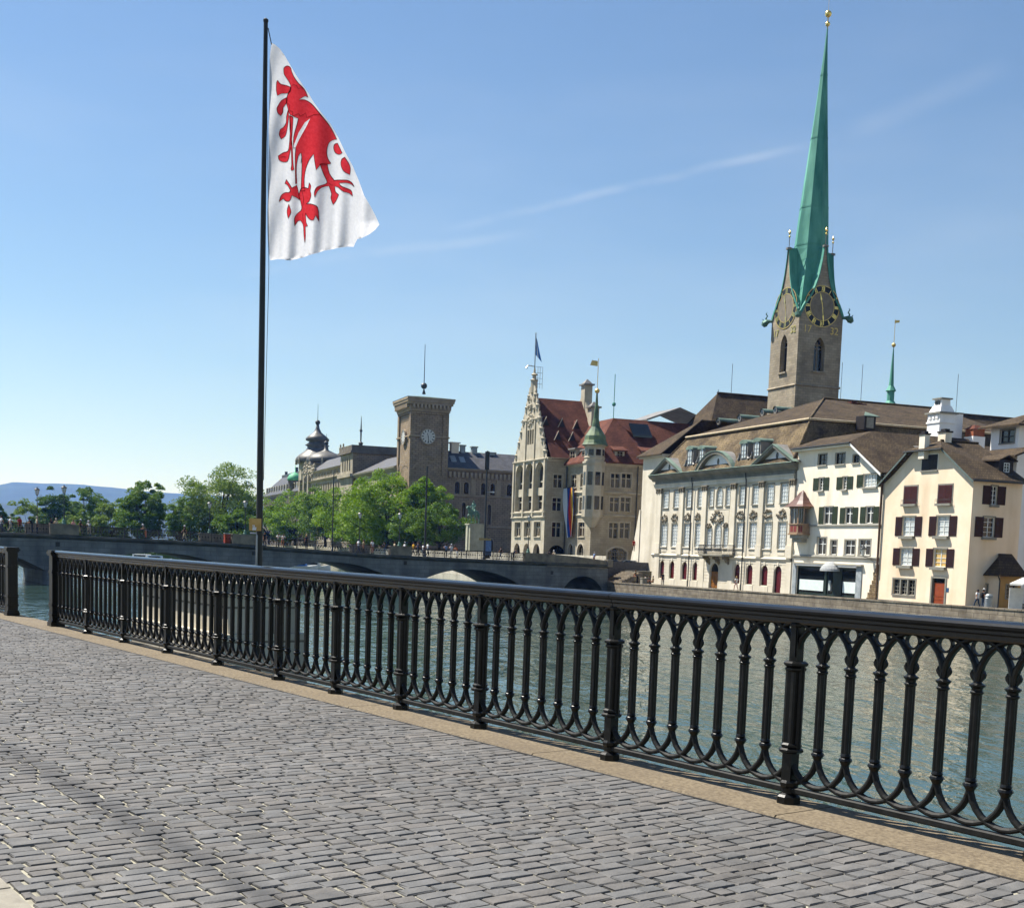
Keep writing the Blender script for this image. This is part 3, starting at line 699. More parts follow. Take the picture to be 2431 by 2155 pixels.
# white hand-like mark at the foot of the plate
hw = (b.x - a.x); hx = a.x + hw * .27; hz = b.z + (a.z - b.z) * .04; hh = (a.z - b.z) * .46
hand = [(0, 0), (.30, 0), (.32, .2), (.34, .52), (.26, .60), (.24, .34), (.21, .36), (.19, .92), (.13, .95), (.13, .46), (.10, .46), (.08, .98), (.02, .96), (.03, .45), (0, .3)]
mbh = MB(); vs_, fs_ = cdt([], [hand]); mbh.add([(hx + v.x * hw, -.0775, hz + v.y * hh) for v in vs_], [f for f in fs_ if inpoly(sum(vs_[i].x for i in f) / 3, sum(vs_[i].y for i in f) / 3, hand)])
put('mark', mbh, WHITE, pl)
p1 = pole_pt(594, 1266); p2 = pole_pt(608, 1266); p3 = pole_pt(610, 1272); p4 = pole_pt(609, 1300)
put('side_pipe', MB().tube([p1, p2, (p3.x, p3.y, p3.z), (p3.x, p3.y, p4.z), (p3.x, p3.y, -.4)], .011, 8), GALV, fp)
# halyard
h0 = pole_pt(634, 62); h1 = pole_pt(645, 102); h2 = pole_pt(636, 640)
put('halyard', MB().tube([(h0.x, -.01, h0.z), (h1.x - .012, -.02, h1.z)], .006, 6).tube([(h0.x - .02, -.03, h0.z), (h2.x + .004, -.035, h2.z), (xt * .25 + .05, -.045, 2.2)], .0035, 5), DARKMET, fp)

# ------------------------------------------------------------------ flag with the red heraldic bird
FL_OUT = [(128, 200), (117, 260), (112, 320), (109, 460), (108, 600), (106, 760), (105, 900), (102, 1050), (100, 1200), (98, 1330), (98, 1450), (102, 1560), (112, 1642), (160, 1634), (205, 1634), (250, 1641), (300, 1632), (340, 1620), (372, 1604), (400, 1594), (435, 1590), (470, 1578), (515, 1572), (560, 1560), (610, 1560), (658, 1558), (672, 1530), (690, 1502), (740, 1480), (785, 1458), (822, 1430), (841, 1402), (815, 1345), (790, 1292), (745, 1205), (700, 1122), (650, 1025), (600, 932), (550, 842), (500, 752), (450, 672), (400, 600), (365, 540), (330, 482), (285, 410), (240, 340), (210, 290), (180, 245), (150, 212)]
BIRD = [
 [(200, 395), (203, 372), (225, 358), (248, 366), (258, 395), (272, 425), (300, 465), (335, 505), (352, 540), (362, 568), (340, 560), (305, 580), (340, 583), (385, 610), (425, 655), (466, 715), (500, 775), (540, 858), (515, 862), (490, 880), (478, 930), (485, 980), (503, 1015), (480, 1018), (445, 1010), (418, 1045), (408, 990), (400, 940), (370, 980), (345, 1040), (335, 1100), (335, 1150), (340, 1185), (310, 1190), (318, 1000), (313, 935), (295, 960), (283, 1030), (285, 1140), (277, 1140), (275, 960), (280, 900), (265, 905), (266, 830), (290, 740), (298, 705), (262, 690), (240, 680), (225, 640), (215, 600), (222, 560), (240, 520), (248, 495), (240, 470), (205, 420)],
 [(160, 455), (180, 480), (215, 490), (252, 499), (242, 530), (215, 545), (185, 545), (160, 555), (152, 520), (153, 470)],
 [(222, 570), (185, 590), (165, 620), (157, 640), (163, 670), (180, 693), (192, 670), (195, 640), (218, 605)],
 [(228, 650), (215, 700), (212, 740), (195, 770), (175, 785), (168, 820), (180, 850), (205, 830), (218, 790), (232, 700)],
 [(248, 690), (240, 820), (235, 880), (225, 925), (190, 940), (160, 960), (165, 985), (190, 1000), (220, 995), (235, 960), (252, 860), (264, 700)],
 [(236, 690), (240, 800), (248, 900), (252, 1010), (248, 1042), (256, 1052), (268, 1045), (262, 1000), (258, 900), (250, 800), (246, 690)],
 [(440, 1005), (480, 1010), (495, 1080), (525, 1125), (560, 1120), (610, 1120), (645, 1140), (660, 1166), (640, 1150), (600, 1138), (560, 1140), (570, 1155), (620, 1180), (640, 1195), (648, 1228), (625, 1210), (590, 1195), (555, 1170), (528, 1165), (535, 1200), (558, 1215), (540, 1255), (520, 1283), (505, 1240), (508, 1210), (492, 1160), (450, 1165), (425, 1190), (412, 1222), (408, 1190), (425, 1155), (470, 1145), (480, 1130), (462, 1080)],
 [(545, 882), (525, 890), (518, 915), (530, 945), (556, 955), (580, 942)],
 [(598, 968), (575, 985), (570, 1020), (590, 1060), (630, 1086), (634, 1040), (622, 1005)],
 [(310, 1175), (345, 1165), (362, 1170), (370, 1130), (383, 1150), (378, 1180), (385, 1210), (372, 1250), (350, 1270), (400, 1268), (430, 1290), (438, 1385), (420, 1340), (405, 1370), (380, 1370), (355, 1350), (345, 1330), (350, 1390), (362, 1415), (345, 1420), (347, 1480), (343, 1530), (335, 1480), (328, 1410), (310, 1385), (290, 1390), (272, 1420), (270, 1370), (285, 1340), (315, 1310), (308, 1260), (298, 1220)],
 [(215, 1113), (235, 1135), (255, 1165), (285, 1150), (295, 1200), (300, 1250), (280, 1230), (255, 1215), (240, 1250), (215, 1255), (195, 1240), (170, 1258), (180, 1220), (205, 1200), (235, 1195), (245, 1180), (225, 1150), (205, 1140)],
 [(235, 1270), (250, 1320), (232, 1365), (222, 1320)]]
SLASH = [[(375, 708), (350, 760), (300, 850), (265, 930), (266, 890), (300, 800), (340, 735)], [(292, 712), (274, 750), (262, 830), (256, 800), (264, 740), (276, 708)]]
def smooth_poly(P, sharp=62, n=3):
    out = []; m = len(P); V = [Vector(p) for p in P]
    def turn(i): a, b = V[i] - V[i - 1], V[(i + 1) % m] - V[i]; return abs(a.angle_signed(b)) if a.length > 0 and b.length > 0 else 0
    tn = [math.degrees(turn(i)) for i in range(m)]
    for i in range(m):
        p0, p1, p2, p3 = V[i - 1], V[i], V[(i + 1) % m], V[(i + 2) % m]
        m1 = (p2 - p0) * .5 if tn[i] < sharp else (p2 - p1) * .6; m2 = (p3 - p1) * .5 if tn[(i + 1) % m] < sharp else (p2 - p1) * .6
        L_ = (p2 - p1).length
        if m1.length > 1.2 * L_: m1 = m1.normalized() * 1.2 * L_
        if m2.length > 1.2 * L_: m2 = m2.normalized() * 1.2 * L_
        for k in range(n):
            f = k / n; q = p1 * (2 * f ** 3 - 3 * f ** 2 + 1) + m1 * (f ** 3 - 2 * f ** 2 + f) + p2 * (-2 * f ** 3 + 3 * f ** 2) + m2 * (f ** 3 - f ** 2); out.append((q.x, q.y))
    return out
BIRD = [smooth_poly(P) for P in BIRD]
FU = Vector((cos(radians(24)), sin(radians(24)), 0)); FN = Vector((FU.y, -FU.x, 0))    # the flag blows to the right and a little away from us
if FN.y > 0: FN = -FN
def flag_pt(x, y):
    px, py = 600 + x / 2.788, 30 + y / 2.788
    d = ray(px, py); p0 = PB + Vector((xt, -.03, 0)); t = (p0 - EYEV).dot(FN) / d.dot(FN); p = EYEV + d * t
    hoist = 98 + max(0, (320 - y)) * .22 if y < 320 else 105 - (y - 320) * .005
    s = max(0, (x - hoist) / 500.0); v = (y - 200) / 1440.0
    ang = x * .55 + (1640 - y) * .38                        # fold phase runs down the diagonal
    w = .05 * s * sin(x / 62.0 - v * 2.0) + .026 * min(1, s * 4) * sin(x / 27.0 + v * 3) * (.25 + v) + .012 * min(1, s * 5) * sin(x / 13.0 + y / 300.) * max(0, v - .55) * 3
    w += .05 * min(1, s * 5) * sin(v * 3.0) + .02 * sin(y / 90.0 + x / 45.) * math.exp(-((x - 140) / 45.) ** 2)
    if y > 1380 and x > 650: w -= .10 * (x - 650) / 190. * (y - 1380) / 100.
    return p + FN * w
gx = [(x, y) for x in range(105, 845, 14) for y in range(210, 1645, 14)]
_bp = np.array([p for P in BIRD + SLASH + [FL_OUT] for p in P])
gx = [(x + (y % 5) * .8, y) for x, y in gx if inpoly(x, y, FL_OUT) and np.min((_bp[:, 0] - x) ** 2 + (_bp[:, 1] - y) ** 2) > 40]
vs_, fs_ = cdt(gx, [FL_OUT] + BIRD + SLASH)
fw, fr = [], []
for f in fs_:
    x = sum(vs_[i].x for i in f) / len(f); y = sum(vs_[i].y for i in f) / len(f)
    if not inpoly(x, y, FL_OUT): continue
    red = any(inpoly(x, y, P) for P in BIRD) and not any(inpoly(x, y, P) for P in SLASH)
    (fr if red else fw).append(tuple(f))
P3 = [flag_pt(v.x, v.y) - PB for v in vs_]
CLOTH = mat('flag_cloth', 'cfcfd3', 'dadadd', 30, .75, transl=.55, spec=.1); REDC = mat('flag_red', 'b82a33', 'c63640', 30, .75, transl=.58, spec=.1); REDO = mat('flag_outline', '4a0c12', '5a1016', 30, .75, transl=.2, spec=.1)
fl = thing('flag', 'white flag with a red heraldic bird hanging in folds from the black flagpole', 'flag', PB)
def sub(name, fs, m, th=0.0):
    idx = sorted({i for f in fs for i in f}); mp_ = {a: i for i, a in enumerate(idx)}
    o = put(name, MB().add([P3[i] for i in idx], [tuple(mp_[i] for i in f) for f in fs]), m, fl, smooth=True); return o
sub('cloth', fw, CLOTH); sub('emblem', fr, REDC)
def ribbon(P, w):
    mb = MB(); n = len(P); pts = []
    for i in range(n):
        a, b = Vector(P[i]), Vector(P[(i + 1) % n]); k = max(1, int((b - a).length / 14)); pts += [a + (b - a) * j / k for j in range(k)]
    n = len(pts)
    for i in range(n):
        d = (pts[(i + 1) % n] - pts[i - 1]).normalized(); q = Vector((-d.y, d.x)) * w
        for s, off in ((-1, .004), (1, .004), (-1, -.004), (1, -.004)): mb.v.append(tuple(flag_pt(pts[i].x + q.x * s, pts[i].y + q.y * s) - PB + FN * off))
    for i in range(n):
        j = (i + 1) % n; mb.f += [(4 * i, 4 * i + 1, 4 * j + 1, 4 * j), (4 * i + 3, 4 * i + 2, 4 * j + 2, 4 * j + 3)]; mb.m += [0, 0]
    return mb
om = MB()
for P in BIRD: om.merge(ribbon(P, 1.5))
for P in ([(215, 600), (240, 622), (238, 655), (262, 662), (258, 692), (300, 672), (312, 692), (345, 672), (352, 704), (400, 682), (440, 682), (464, 712)], [(250, 497), (268, 478), (290, 486), (300, 506), (325, 500), (336, 518)], [(232, 505), (238, 530), (222, 548)], [(318, 940), (312, 1010)], [(480, 1132), (500, 1150), (526, 1160)], [(318, 1188), (330, 1240), (322, 1300)], [(322, 1330), (330, 1400)], [(168, 808), (190, 812), (214, 790)], [(160, 975), (185, 965), (222, 968)]):
    om.merge(ribbon(P + P[-2:0:-1], 1.2))
put('emblem_outline', om, REDO, fl)
# ------------------------------------------------------------------ stone bridge
BR = Wp(157, 72, 0); _d = ray(0, 1262); BL = _d * (128 / _d.y); BL.z = 0
BT = (BL - BR).normalized(); BN = Vector((-BT.y, BT.x, 0))
if BN.y < 0: BN = -BN                                    # across the bridge, away from us
RZ_B = atan2(BT.y, BT.x); BSGN = 1 if BN.dot(Vector((-BT.y, BT.x, 0))) > 0 else -1
BWID = 11.0
def on_b(x, y, off=0.0):
    d = ray(x, y); p = EYEV + d * ((BR.dot(BN) + off) / d.dot(BN)); return (p - BR).dot(BT), p.z
DECK = [(-30, -.35), (0, -.30), (12, -.15), (17, -.08), (36, .22), (57, 1.05), (75, 1.34), (95, 1.36), (140, 1.3)]
def deck(t): return float(np.interp(t, [a for a, _ in DECK], [b for _, b in DECK]))
br = thing('stone_bridge', 'long low grey stone bridge with flat arches crossing the river', 'bridge', BR, RZ_B)
def by(o): return o * BSGN
def arch_curve(t0, t1, zs, zc, n=18):
    c, w, h = (t0 + t1) / 2, (t1 - t0) / 2, zc - zs; rr = (w * w + h * h) / (2 * h); zz = zc - rr; a0 = math.asin(w / rr)
    return [(c + rr * sin(-a0 + 2 * a0 * i / n), zz + rr * cos(-a0 + 2 * a0 * i / n)) for i in range(n + 1)]
ARCHES = [(.9, 7.7, -3.9, -1.95), (14.4, 31.0, -3.5, -1.38), (33.3, 51.3, -3.1, -.88), (53.4, 73.0, -2.7, -.32), (75.4, 96.5, -2.6, .2), (98.8, 119, -2.9, -.2)]
top = [(t, deck(t) - .5) for t in range(140, -1, -2)]
prof = [(0, -5.2)]
for a in ARCHES:
    prof += [(a[0], -5.2)] + arch_curve(*a) + [(a[1], -5.2)]
prof += [(140, -5.2)] + top
vs_, fs_ = cdt([], [prof]); fs_ = [f for f in fs_ if inpoly(sum(vs_[i].x for i in f) / 3, sum(vs_[i].y for i in f) / 3, prof)]
mb = MB(); n = len(vs_)
mb.add([(v.x, 0, v.y) for v in vs_] + [(v.x, by(BWID), v.y) for v in vs_], [tuple(f) for f in fs_] + [tuple(n + i for i in reversed(f)) for f in fs_])
k = len(prof); mb.add([(x, 0, z) for x, z in prof] + [(x, by(BWID), z) for x, z in prof], [(i, k + i, k + (i + 1) % k, (i + 1) % k) for i in range(k)])
put('spandrel_wall', mb, BRIDGE, br)
# arch rings (voussoirs stand a little proud)
for a in ARCHES:
    c0 = arch_curve(*a, 24); q = MB(); cc = ((a[0] + a[1]) / 2, a[2] - 12)
    for i in range(24):
        (x0, z0), (x1, z1) = c0[i], c0[i + 1]
        def up(x, z):
            d = Vector((x - cc[0], z - cc[1])).normalized(); return x + d.x * .62, z + d.y * .62
        (x2, z2), (x3, z3) = up(x1, z1), up(x0, z0)
        g = .012; dx, dz = (x1 - x0) * g, (z1 - z0) * g
        P = [(x0 + dx, z0 + dz), (x1 - dx, z1 - dz), (x2 - dx, z2 - dz), (x3 + dx, z3 + dz)]
        q.add([(x, by(-.03), z) for x, z in P] + [(x, by(.1), z) for x, z in P], [(0, 1, 2, 3), (0, 4, 5, 1), (2, 6, 7, 3), (1, 5, 6, 2), (3, 7, 4, 0)])
    put('arch_ring', q, BRIDGE, br)
# pier foreheads
for p0, p1, zt in ((51.1, 53.6, -2.75), (72.8, 75.6, -2.6), (31.0, 33.3, -3.0), (96.4, 98.9, -2.7)):
    q = MB(); c = (p0 + p1) / 2
    q.prism([(p0 - .1, by(.3)), (p0 + .1, by(-1.0)), (c, by(-1.7)), (p1 - .1, by(-1.0)), (p1 + .1, by(.3))], -5.2, zt); put('cutwater', q, BRIDGE, br)
# iron plates and drain holes seen on the wall
for t_, z_ in ((52.2, -.1), (74.2, .25), (32.2, -.8), (9.6, -1.6)):
    put('drain', MB().box(t_ - .22, t_ + .22, by(-.04) if BSGN > 0 else -.05, by(.05) if BSGN > 0 else .04, z_ - .22, z_ + .25), DARKMET, br)
# cornice and deck
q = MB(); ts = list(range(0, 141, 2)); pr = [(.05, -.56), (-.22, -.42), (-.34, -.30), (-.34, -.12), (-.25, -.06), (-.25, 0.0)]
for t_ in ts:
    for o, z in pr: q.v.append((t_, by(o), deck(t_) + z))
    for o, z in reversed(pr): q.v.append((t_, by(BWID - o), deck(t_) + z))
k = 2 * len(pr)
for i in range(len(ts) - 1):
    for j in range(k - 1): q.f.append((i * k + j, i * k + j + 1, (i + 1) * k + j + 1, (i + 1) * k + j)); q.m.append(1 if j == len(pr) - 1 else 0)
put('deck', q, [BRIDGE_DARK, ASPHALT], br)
# stone parapet blocks at the piers
def pedestal(t0, t1, off, name='parapet_block', w=.55, h=1.12):
    q = MB(); a, b = deck(t0), deck(t1)
    y0, y1 = sorted((by(off), by(off + w)))
    def bx(x0, x1, ya, yb, h0, h1): q.add([(x0, ya, a + h0), (x1, ya, b + h0), (x1, yb, b + h0), (x0, yb, a + h0), (x0, ya, a + h1), (x1, ya, b + h1), (x1, yb, b + h1), (x0, yb, a + h1)], [(0, 3, 2, 1), (4, 5, 6, 7), (0, 1, 5, 4), (1, 2, 6, 5), (2, 3, 7, 6), (3, 0, 4, 7)])
    bx(t0, t1, y0, y1, -.02, h - .14); bx(t0 - .07, t1 + .07, y0 - .07, y1 + .07, h - .139, h)
    put(name, q, PARAPET, br)
NEAR = []; FAR = []
for x0, x1 in ((119, 186), (551, 609), (926, 977), (1246, 1300)):
    a, b = on_b(x1, 1270)[0], on_b(x0, 1270)[0]; NEAR.append((a, b)); pedestal(a, b, -.2)
for x0, x1 in ((59, 116), (473, 527), (832, 876)):
    a, b = on_b(x1, 1262, BWID)[0], on_b(x0, 1262, BWID)[0]; FAR.append((a, b)); pedestal(a, b, BWID - .35)
# sloping parapet at the town end
q = MB(); seg = [(NEAR[3][0], 1.12), (6, .95), (.3, .55)]
for i in range(len(seg) - 1):
    (a, ha), (b, hb) = seg[i], seg[i + 1]; y0, y1 = sorted((by(-.18), by(.32)))
    za, zb_ = deck(a), deck(b)
    q.add([(a, y0, za - .6), (b, y0, zb_ - .6), (b, y1, zb_ - .6), (a, y1, za - .6), (a, y0, za + ha), (b, y0, zb_ + hb), (b, y1, zb_ + hb), (a, y1, za + ha)], [(0, 3, 2, 1), (4, 5, 6, 7), (0, 1, 5, 4), (1, 2, 6, 5), (2, 3, 7, 6), (3, 0, 4, 7)])
put('end_parapet', q, PARAPET, br)
q = MB().box(-.55, .35, *sorted((by(-.35), by(.5))), -.6, .42); put('end_pier', q, PARAPET, br)
# iron railings between the blocks
def bridge_railing(label, off, gaps, t0, t1):
    o = thing('bridge_railing', label, 'railing', BR + BN * off, RZ_B)
    edges = [t0]
    for a, b in sorted(gaps): edges += [a, b]
    edges.append(t1); bars = MB(); pm = MB().box(-.04, .04, -.04, .04, 0, 1.1).mesh('post', IRON)
    for a, b in zip(edges[::2], edges[1::2]):
        if b - a < .5: continue
        n = max(2, int((b - a) / 2.4)); xs = [a + (b - a) * i / n for i in range(n + 1)]
        for x0, x1 in zip(xs, xs[1:]):
            tops = MB()
            for h0, h1, w in ((1.0, 1.06, .04), (.10, .14, .025), (.80, .825, .015)):
                za, zb_ = deck(x0), deck(x1)
                tops.add([(x0, -w, za + h0), (x1, -w, zb_ + h0), (x1, w, zb_ + h0), (x0, w, za + h0), (x0, -w, za + h1), (x1, -w, zb_ + h1), (x1, w, zb_ + h1), (x0, w, za + h1)], [(0, 3, 2, 1), (4, 5, 6, 7), (0, 1, 5, 4), (1, 2, 6, 5), (2, 3, 7, 6), (3, 0, 4, 7)])
            put('rail', tops, IRON, o, kind='stuff'); link('post', pm, o, (x0, 0, deck(x0)))
            m = int((x1 - x0) / .17)
            for i in range(1, m):
                x = x0 + (x1 - x0) * i / m; z = deck(x); bars.box(x - .016, x + .016, -.012, .012, z + .12, z + 1.02)
                if i % 2 == 0: bars.box(x - .06, x + .06, -.01, .01, z + .42, z + .60)
    put('bars', bars, IRON, o, kind='stuff')
bridge_railing('dark iron bridge railing on the side facing the sett street', -.02, NEAR, NEAR[3][1], 138)
bridge_railing('dark iron bridge railing on the lake side behind the strollers', BWID - .1, FAR, 4, 138)
# lanterns on the parapet blocks
lamp_meshes = {}
def lantern(x, ytop, off, label, group='lanterns on the bridge parapet'):
    t_, zt = on_b(x, ytop, off + .1); z0 = deck(t_) + 1.12; p = BR + BT * t_ + BN * (off + .1)
    o = thing('street_lantern', label, 'lantern', (p.x, p.y, z0), RZ_B, group); h = zt - z0
    put('base', MB().lathe([(.26, 0), (.26, .12), (.2, .2), (.17, .42), (.09, .55)], 8), BRONZE, o)
    put('column', MB().lathe([(.075, .5), (.05, h * .35), (.07, h * .37), (.045, h * .4), (.035, h - .98), (.06, h - .95)], 10), DARKMET, o)
    hd = put('lantern_head', MB().lathe([(.10, h - .95), (.12, h - .90), (.09, h - .88)], 6).lathe([(.30, h - .32), (.33, h - .28), (.2, h - .16), (.09, h - .12), (.05, h)], 6), DARKMET, o)
    put('glass', MB().lathe([(.12, h - .88), (.27, h - .33)], 6), mat('lantern_glass', 'b9bdb9', 'cdd0cc', 3, .25, spec=.5), hd)
    put('glazing_bars', MB().lathe([(.13, h - .89), (.14, h - .87)], 6).merge((lambda m_: [m_.tube([(.125 * cos(k * pi / 3), .125 * sin(k * pi / 3), h - .88), (.28 * cos(k * pi / 3), .28 * sin(k * pi / 3), h - .32)], .012, 4) for k in range(6)] and m_)(MB())), DARKMET, hd)
NL = 'bridge lantern with glass head on the near parapet '
lantern(152, 1151, -.1, NL + 'nearest the wooded hill'); lantern(583, 1186, -.1, NL + 'beside the flagpole')
lantern(950, 1215, -.1, NL + 'below the clock tower'); lantern(1257, 1222, -.1, NL + 'before the gabled stone arcade')
FLb = 'bridge lantern with glass head on the lake-side parapet '
lantern(88, 1156, BWID - .3, FLb + 'in front of low trees'); lantern(498, 1189, BWID - .3, FLb + 'in front of the broad pale tree'); lantern(855, 1214, BWID - .3, FLb + 'below the domed house')
# ------------------------------------------------------------------ buildings on the west bank
def hood(mb, pts, dz=.16): return mb.slab(pts, dz)
# ---- yellow gabled house with red shutters
b = Bld('yellow_house', 'pale yellow gabled house with red-brown shutters and an orange-brown door', 107.05, 80, -2.75).zoom(1920, 1000)
W_, ZE = 13.3, 12.42
xa, zt = b.E(985, 290); xb, _ = b.E(1290, 290); xr = (xa + xb) / 2
yr, zr = b.N(1255, 185, xr); DY = b.N(2010, 900, W_)[0]
front = [(0, 0), (W_, 0), (W_, ZE), (xb, zt), (xa, zt), (0, ZE)]
rc = lambda *p: b.rect('E', 0, *p)
ops = {}
ops['g'] = rc(1078, 318, 1225, 465); ops['a1'] = rc(908, 618, 1030, 785); ops['a2'] = rc(1232, 605, 1362, 780)
ops['b1'] = rc(888, 905, 1008, 1088); ops['b2'] = rc(1212, 900, 1335, 1088); ops['c1'] = rc(865, 1205, 985, 1368); ops['c2'] = rc(1182, 1210, 1308, 1382)
ops['t'] = rc(800, 1500, 1008, 1645); ops['d'] = rc(1168, 1490, 1292, 1738)
d_ = ops['d']; ops['d'] = (d_[0], d_[1], .02, d_[3])
b.wall('E', 0, front, list(ops.values()), YELLOW)
rn = lambda *p: b.rect('N', W_, *p)
on = [rn(1730, 615, 1788, 792), rn(1655, 910, 1762, 1100)]
b.wall('N', W_, [(0, 0), (DY, 0), (DY, ZE), (0, ZE)], on, YELLOW)
put('wall', MB().box(0, W_ - .01, DY - .2, DY, 0, ZE).box(0, .25, .02, DY - .2, 0, ZE), YELLOW, b.root)
GS = WINF_G
b.window('E', 0, ops['g'], WINF_D, GLASS, 2, 2, shutters=(SHUT_K, (ops['g'][1] - ops['g'][0]) / 2 - .01, True), sill=(GS, .12), surround=(.1, .03, PLASTER))
for k in ('a1', 'a2'):
    w = b.window('E', 0, ops[k], WINF_D, GLASS, 2, 2, shutters=(SHUT_M, (ops[k][1] - ops[k][0]) / 2 - .01, True), surround=(.14, .03, GS), sill=(GS, .32), sillw=.22)
    hw_ = (ops[k][1] - ops[k][0]) / 2 + .12; q = MB()
    for z in (.28, .42): q.tube([(-hw_, .0, z), (-hw_, -.28, z), (hw_, -.28, z), (hw_, 0, z)], .012, 5)
    for i in range(9): x = -hw_ + 2 * hw_ * i / 8; q.tube([(x, -.28, 0), (x, -.28, .42)], .008, 4)
    put('window_guard', q, DARKMET, w)
for k, g in (('b1', CURTAIN), ('b2', CURTAIN), ('c1', CURTAIN), ('c2', CURT_W)):
    b.window('E', 0, ops[k], WINF, g, 2, 4, bt=.05, shutters=(SHUT_R, 1.02, False), sill=(GS, .34), sillw=.3, surround=(.13, .03, GS))
b.window('E', 0, ops['t'], WINF_G, GLASS, 6, 4, bt=.05, surround=(.16, .04, GS), sill=(GS, .1))
t_ = ops['t']
for i in (1, 2): x = t_[0] + (t_[1] - t_[0]) * i / 3; b.box('mullion', 'E', 0, x - .11, x + .11, t_[2], t_[3], .02, GS, d0=-.22)
for o in on: b.window('N', W_, o, WINF, GLASS, 2, 4, bt=.05, shutters=(SHUT_R, .95, False), sill=(GS, .3), sillw=.24, surround=(.12, .03, GS))
# door
dx0, dx1, _, dz1 = ops['d']; dw = dx1 - dx0
dr = thing if False else None
q = MB().box(dx0 - .2, dx0 + .02, -.06, .2, 0, dz1 + .2).box(dx1 - .02, dx1 + .2, -.06, .2, 0, dz1 + .2).box(dx0 + .02, dx1 - .02, -.06, .2, dz1 + .003, dz1 + .2)
put('door_frame', q, GS, b.root)
dl = put('door', MB().box(dx0 + .12, dx1 - .02, .16, .22, .03, dz1 - .42), DOORR, b.root)
q = MB()
for z0, z1 in ((.15, .62), (.72, .95), (1.05, dz1 - .55)): q.box(dx0 + .3, dx1 - .2, .135, .161, z0, z1)
put('door_panel', q, DOORR, dl); put('handle', MB().ball((dx0 + .25, .12, 1.0), .04, 8), GOLD_F, dl)
put('fanlight', MB().box(dx0 + .02, dx1 - .02, .2, .23, dz1 - .4, dz1 - .01), GLASS, b.root)
put('house_plate', MB().box(*sorted((b.E(1302, 1600)[0], b.E(1330, 1600)[0])), -.03, -.002, b.E(1316, 1620)[1], b.E(1316, 1580)[1]), mat('blue_enamel', '2c4a6a', '35557a', 4, .4), b.root)
put('string_course', MB().box(-.02, W_ + .05, -.05, .02, -.0, .35), GS, b.root)
# roof with half hip and overhanging verges
ov = .55; sl_ = (zt - ZE) / (W_ - xb)
pE = lambda x, y: None
def zs(x): return ZE + (W_ - x) * sl_ if x > xr else ZE + x * sl_
zs_r = zs(W_ + ov); xrid = xr
rf = MB(); zr2 = zt + (zr - zt)
rf.slab([(W_ + ov, -ov, zs_r + .12), (W_ + ov, DY + .2, zs_r + .12), (xr, DY + .2, zr), (xr, yr, zr), (xb + .15, -ov, zt + .15)], .2)
rf.slab([(-ov, DY + .2, zs_r + .12), (-ov, -ov, zs_r + .12), (xa - .15, -ov, zt + .15), (xr, yr, zr), (xr, DY + .2, zr)], .2)
rf.slab([(xa - .35, -ov - .12, zt + .12), (xb + .35, -ov - .12, zt + .12), (xr, yr, zr + .03)], .2)
r_ = put('roof', rf, ROOF_BR, b.root)
VERGE = mat('verge_board', '4d5a57', '5c6965', 3, .7)
put('verge_board', MB().slab([(xb + .2, -ov - .03, zt + .0), (W_ + ov + .03, -ov - .03, zs_r - .06), (W_ + ov + .03, -ov + .01, zs_r - .06), (xb + .2, -ov + .01, zt + .0)], .22)
    .slab([(-ov - .03, -ov - .03, zs_r - .06), (xa - .2, -ov - .03, zt), (xa - .2, -ov + .01, zt), (-ov - .03, -ov + .01, zs_r - .06)], .22), VERGE, r_)
put('gutter', MB().tube([(W_ + ov + .07, -ov, zs_r - .03), (W_ + ov + .07, DY + .2, zs_r - .03)], .09, 8), DARKMET, r_)
put('gutter', MB().tube([(xa - .4, -ov - .2, zt - .06), (xb + .4, -ov - .2, zt - .06)], .08, 8), DARKMET, r_)
put('ridge_tiles', MB().tube([(xr, yr, zr + .04), (xr, DY + .2, zr + .04)], .12, 8), ROOF_BR, r_)
put('downpipe', MB().tube([(-.1, -.12, ZE), (-.1, -.12, 0)], .07, 8), mat('copper_brown', '5d4a3c', '6d584a', 3, .6), b.root)
# dormer on the north slope
dy0, dz0 = b.N(1870, 490, W_ - 1.0); dzt = b.N(1890, 320, W_ - 1.0)[1]
dm = put('dormer', MB().box(W_ - 3.8, W_ - 1.0, dy0 - .85, dy0 + .85, dz0 - .3, dzt - .45), SHUT_K, r_)
put('dormer_roof', MB().slab([(W_ - .7, dy0 - 1.1, dzt - .5), (W_ - .7, dy0, dzt), (W_ - 5.5, dy0, dzt + .1), (W_ - 5.5, dy0 - 1.1, dzt - .4)][::-1], .12).slab([(W_ - .7, dy0, dzt), (W_ - .7, dy0 + 1.1, dzt - .5), (W_ - 5.5, dy0 + 1.1, dzt - .4), (W_ - 5.5, dy0, dzt + .1)][::-1], .12), ROOF_BR, r_)
b.window('N', W_ - 1.0 + .32, (dy0 - .35, dy0 + .35, dz0 + .05, dzt - .75), WINF, GLASS, 2, 3, rec=.3)
# small chimneys with pots
for cx, y0, y1, wd in ((1095, 105, 240, .42), (1290, 85, 190, .55)):
    cy_, cz = b.N(cx, y1, xr - .3); zt_ = b.N(cx, y0, xr - .3)[1]
    c_ = put('chimney', MB().box(xr - .3 - wd, xr - .3 + wd, cy_ - wd * .7, cy_ + wd * .7, cz - 1.2, zt_ - .25), PLASTER, r_)
    put('chimney_cap', MB().box(xr - .3 - wd - .08, xr - .3 + wd + .08, cy_ - wd * .7 - .08, cy_ + wd * .7 + .08, zt_ - .249, zt_ - .1).box(xr - .3 - wd * .6, xr - .3 + wd * .6, cy_ - wd * .5, cy_ + wd * .5, zt_ - .1, zt_ + .12), SHUT_K, c_)
YB = b

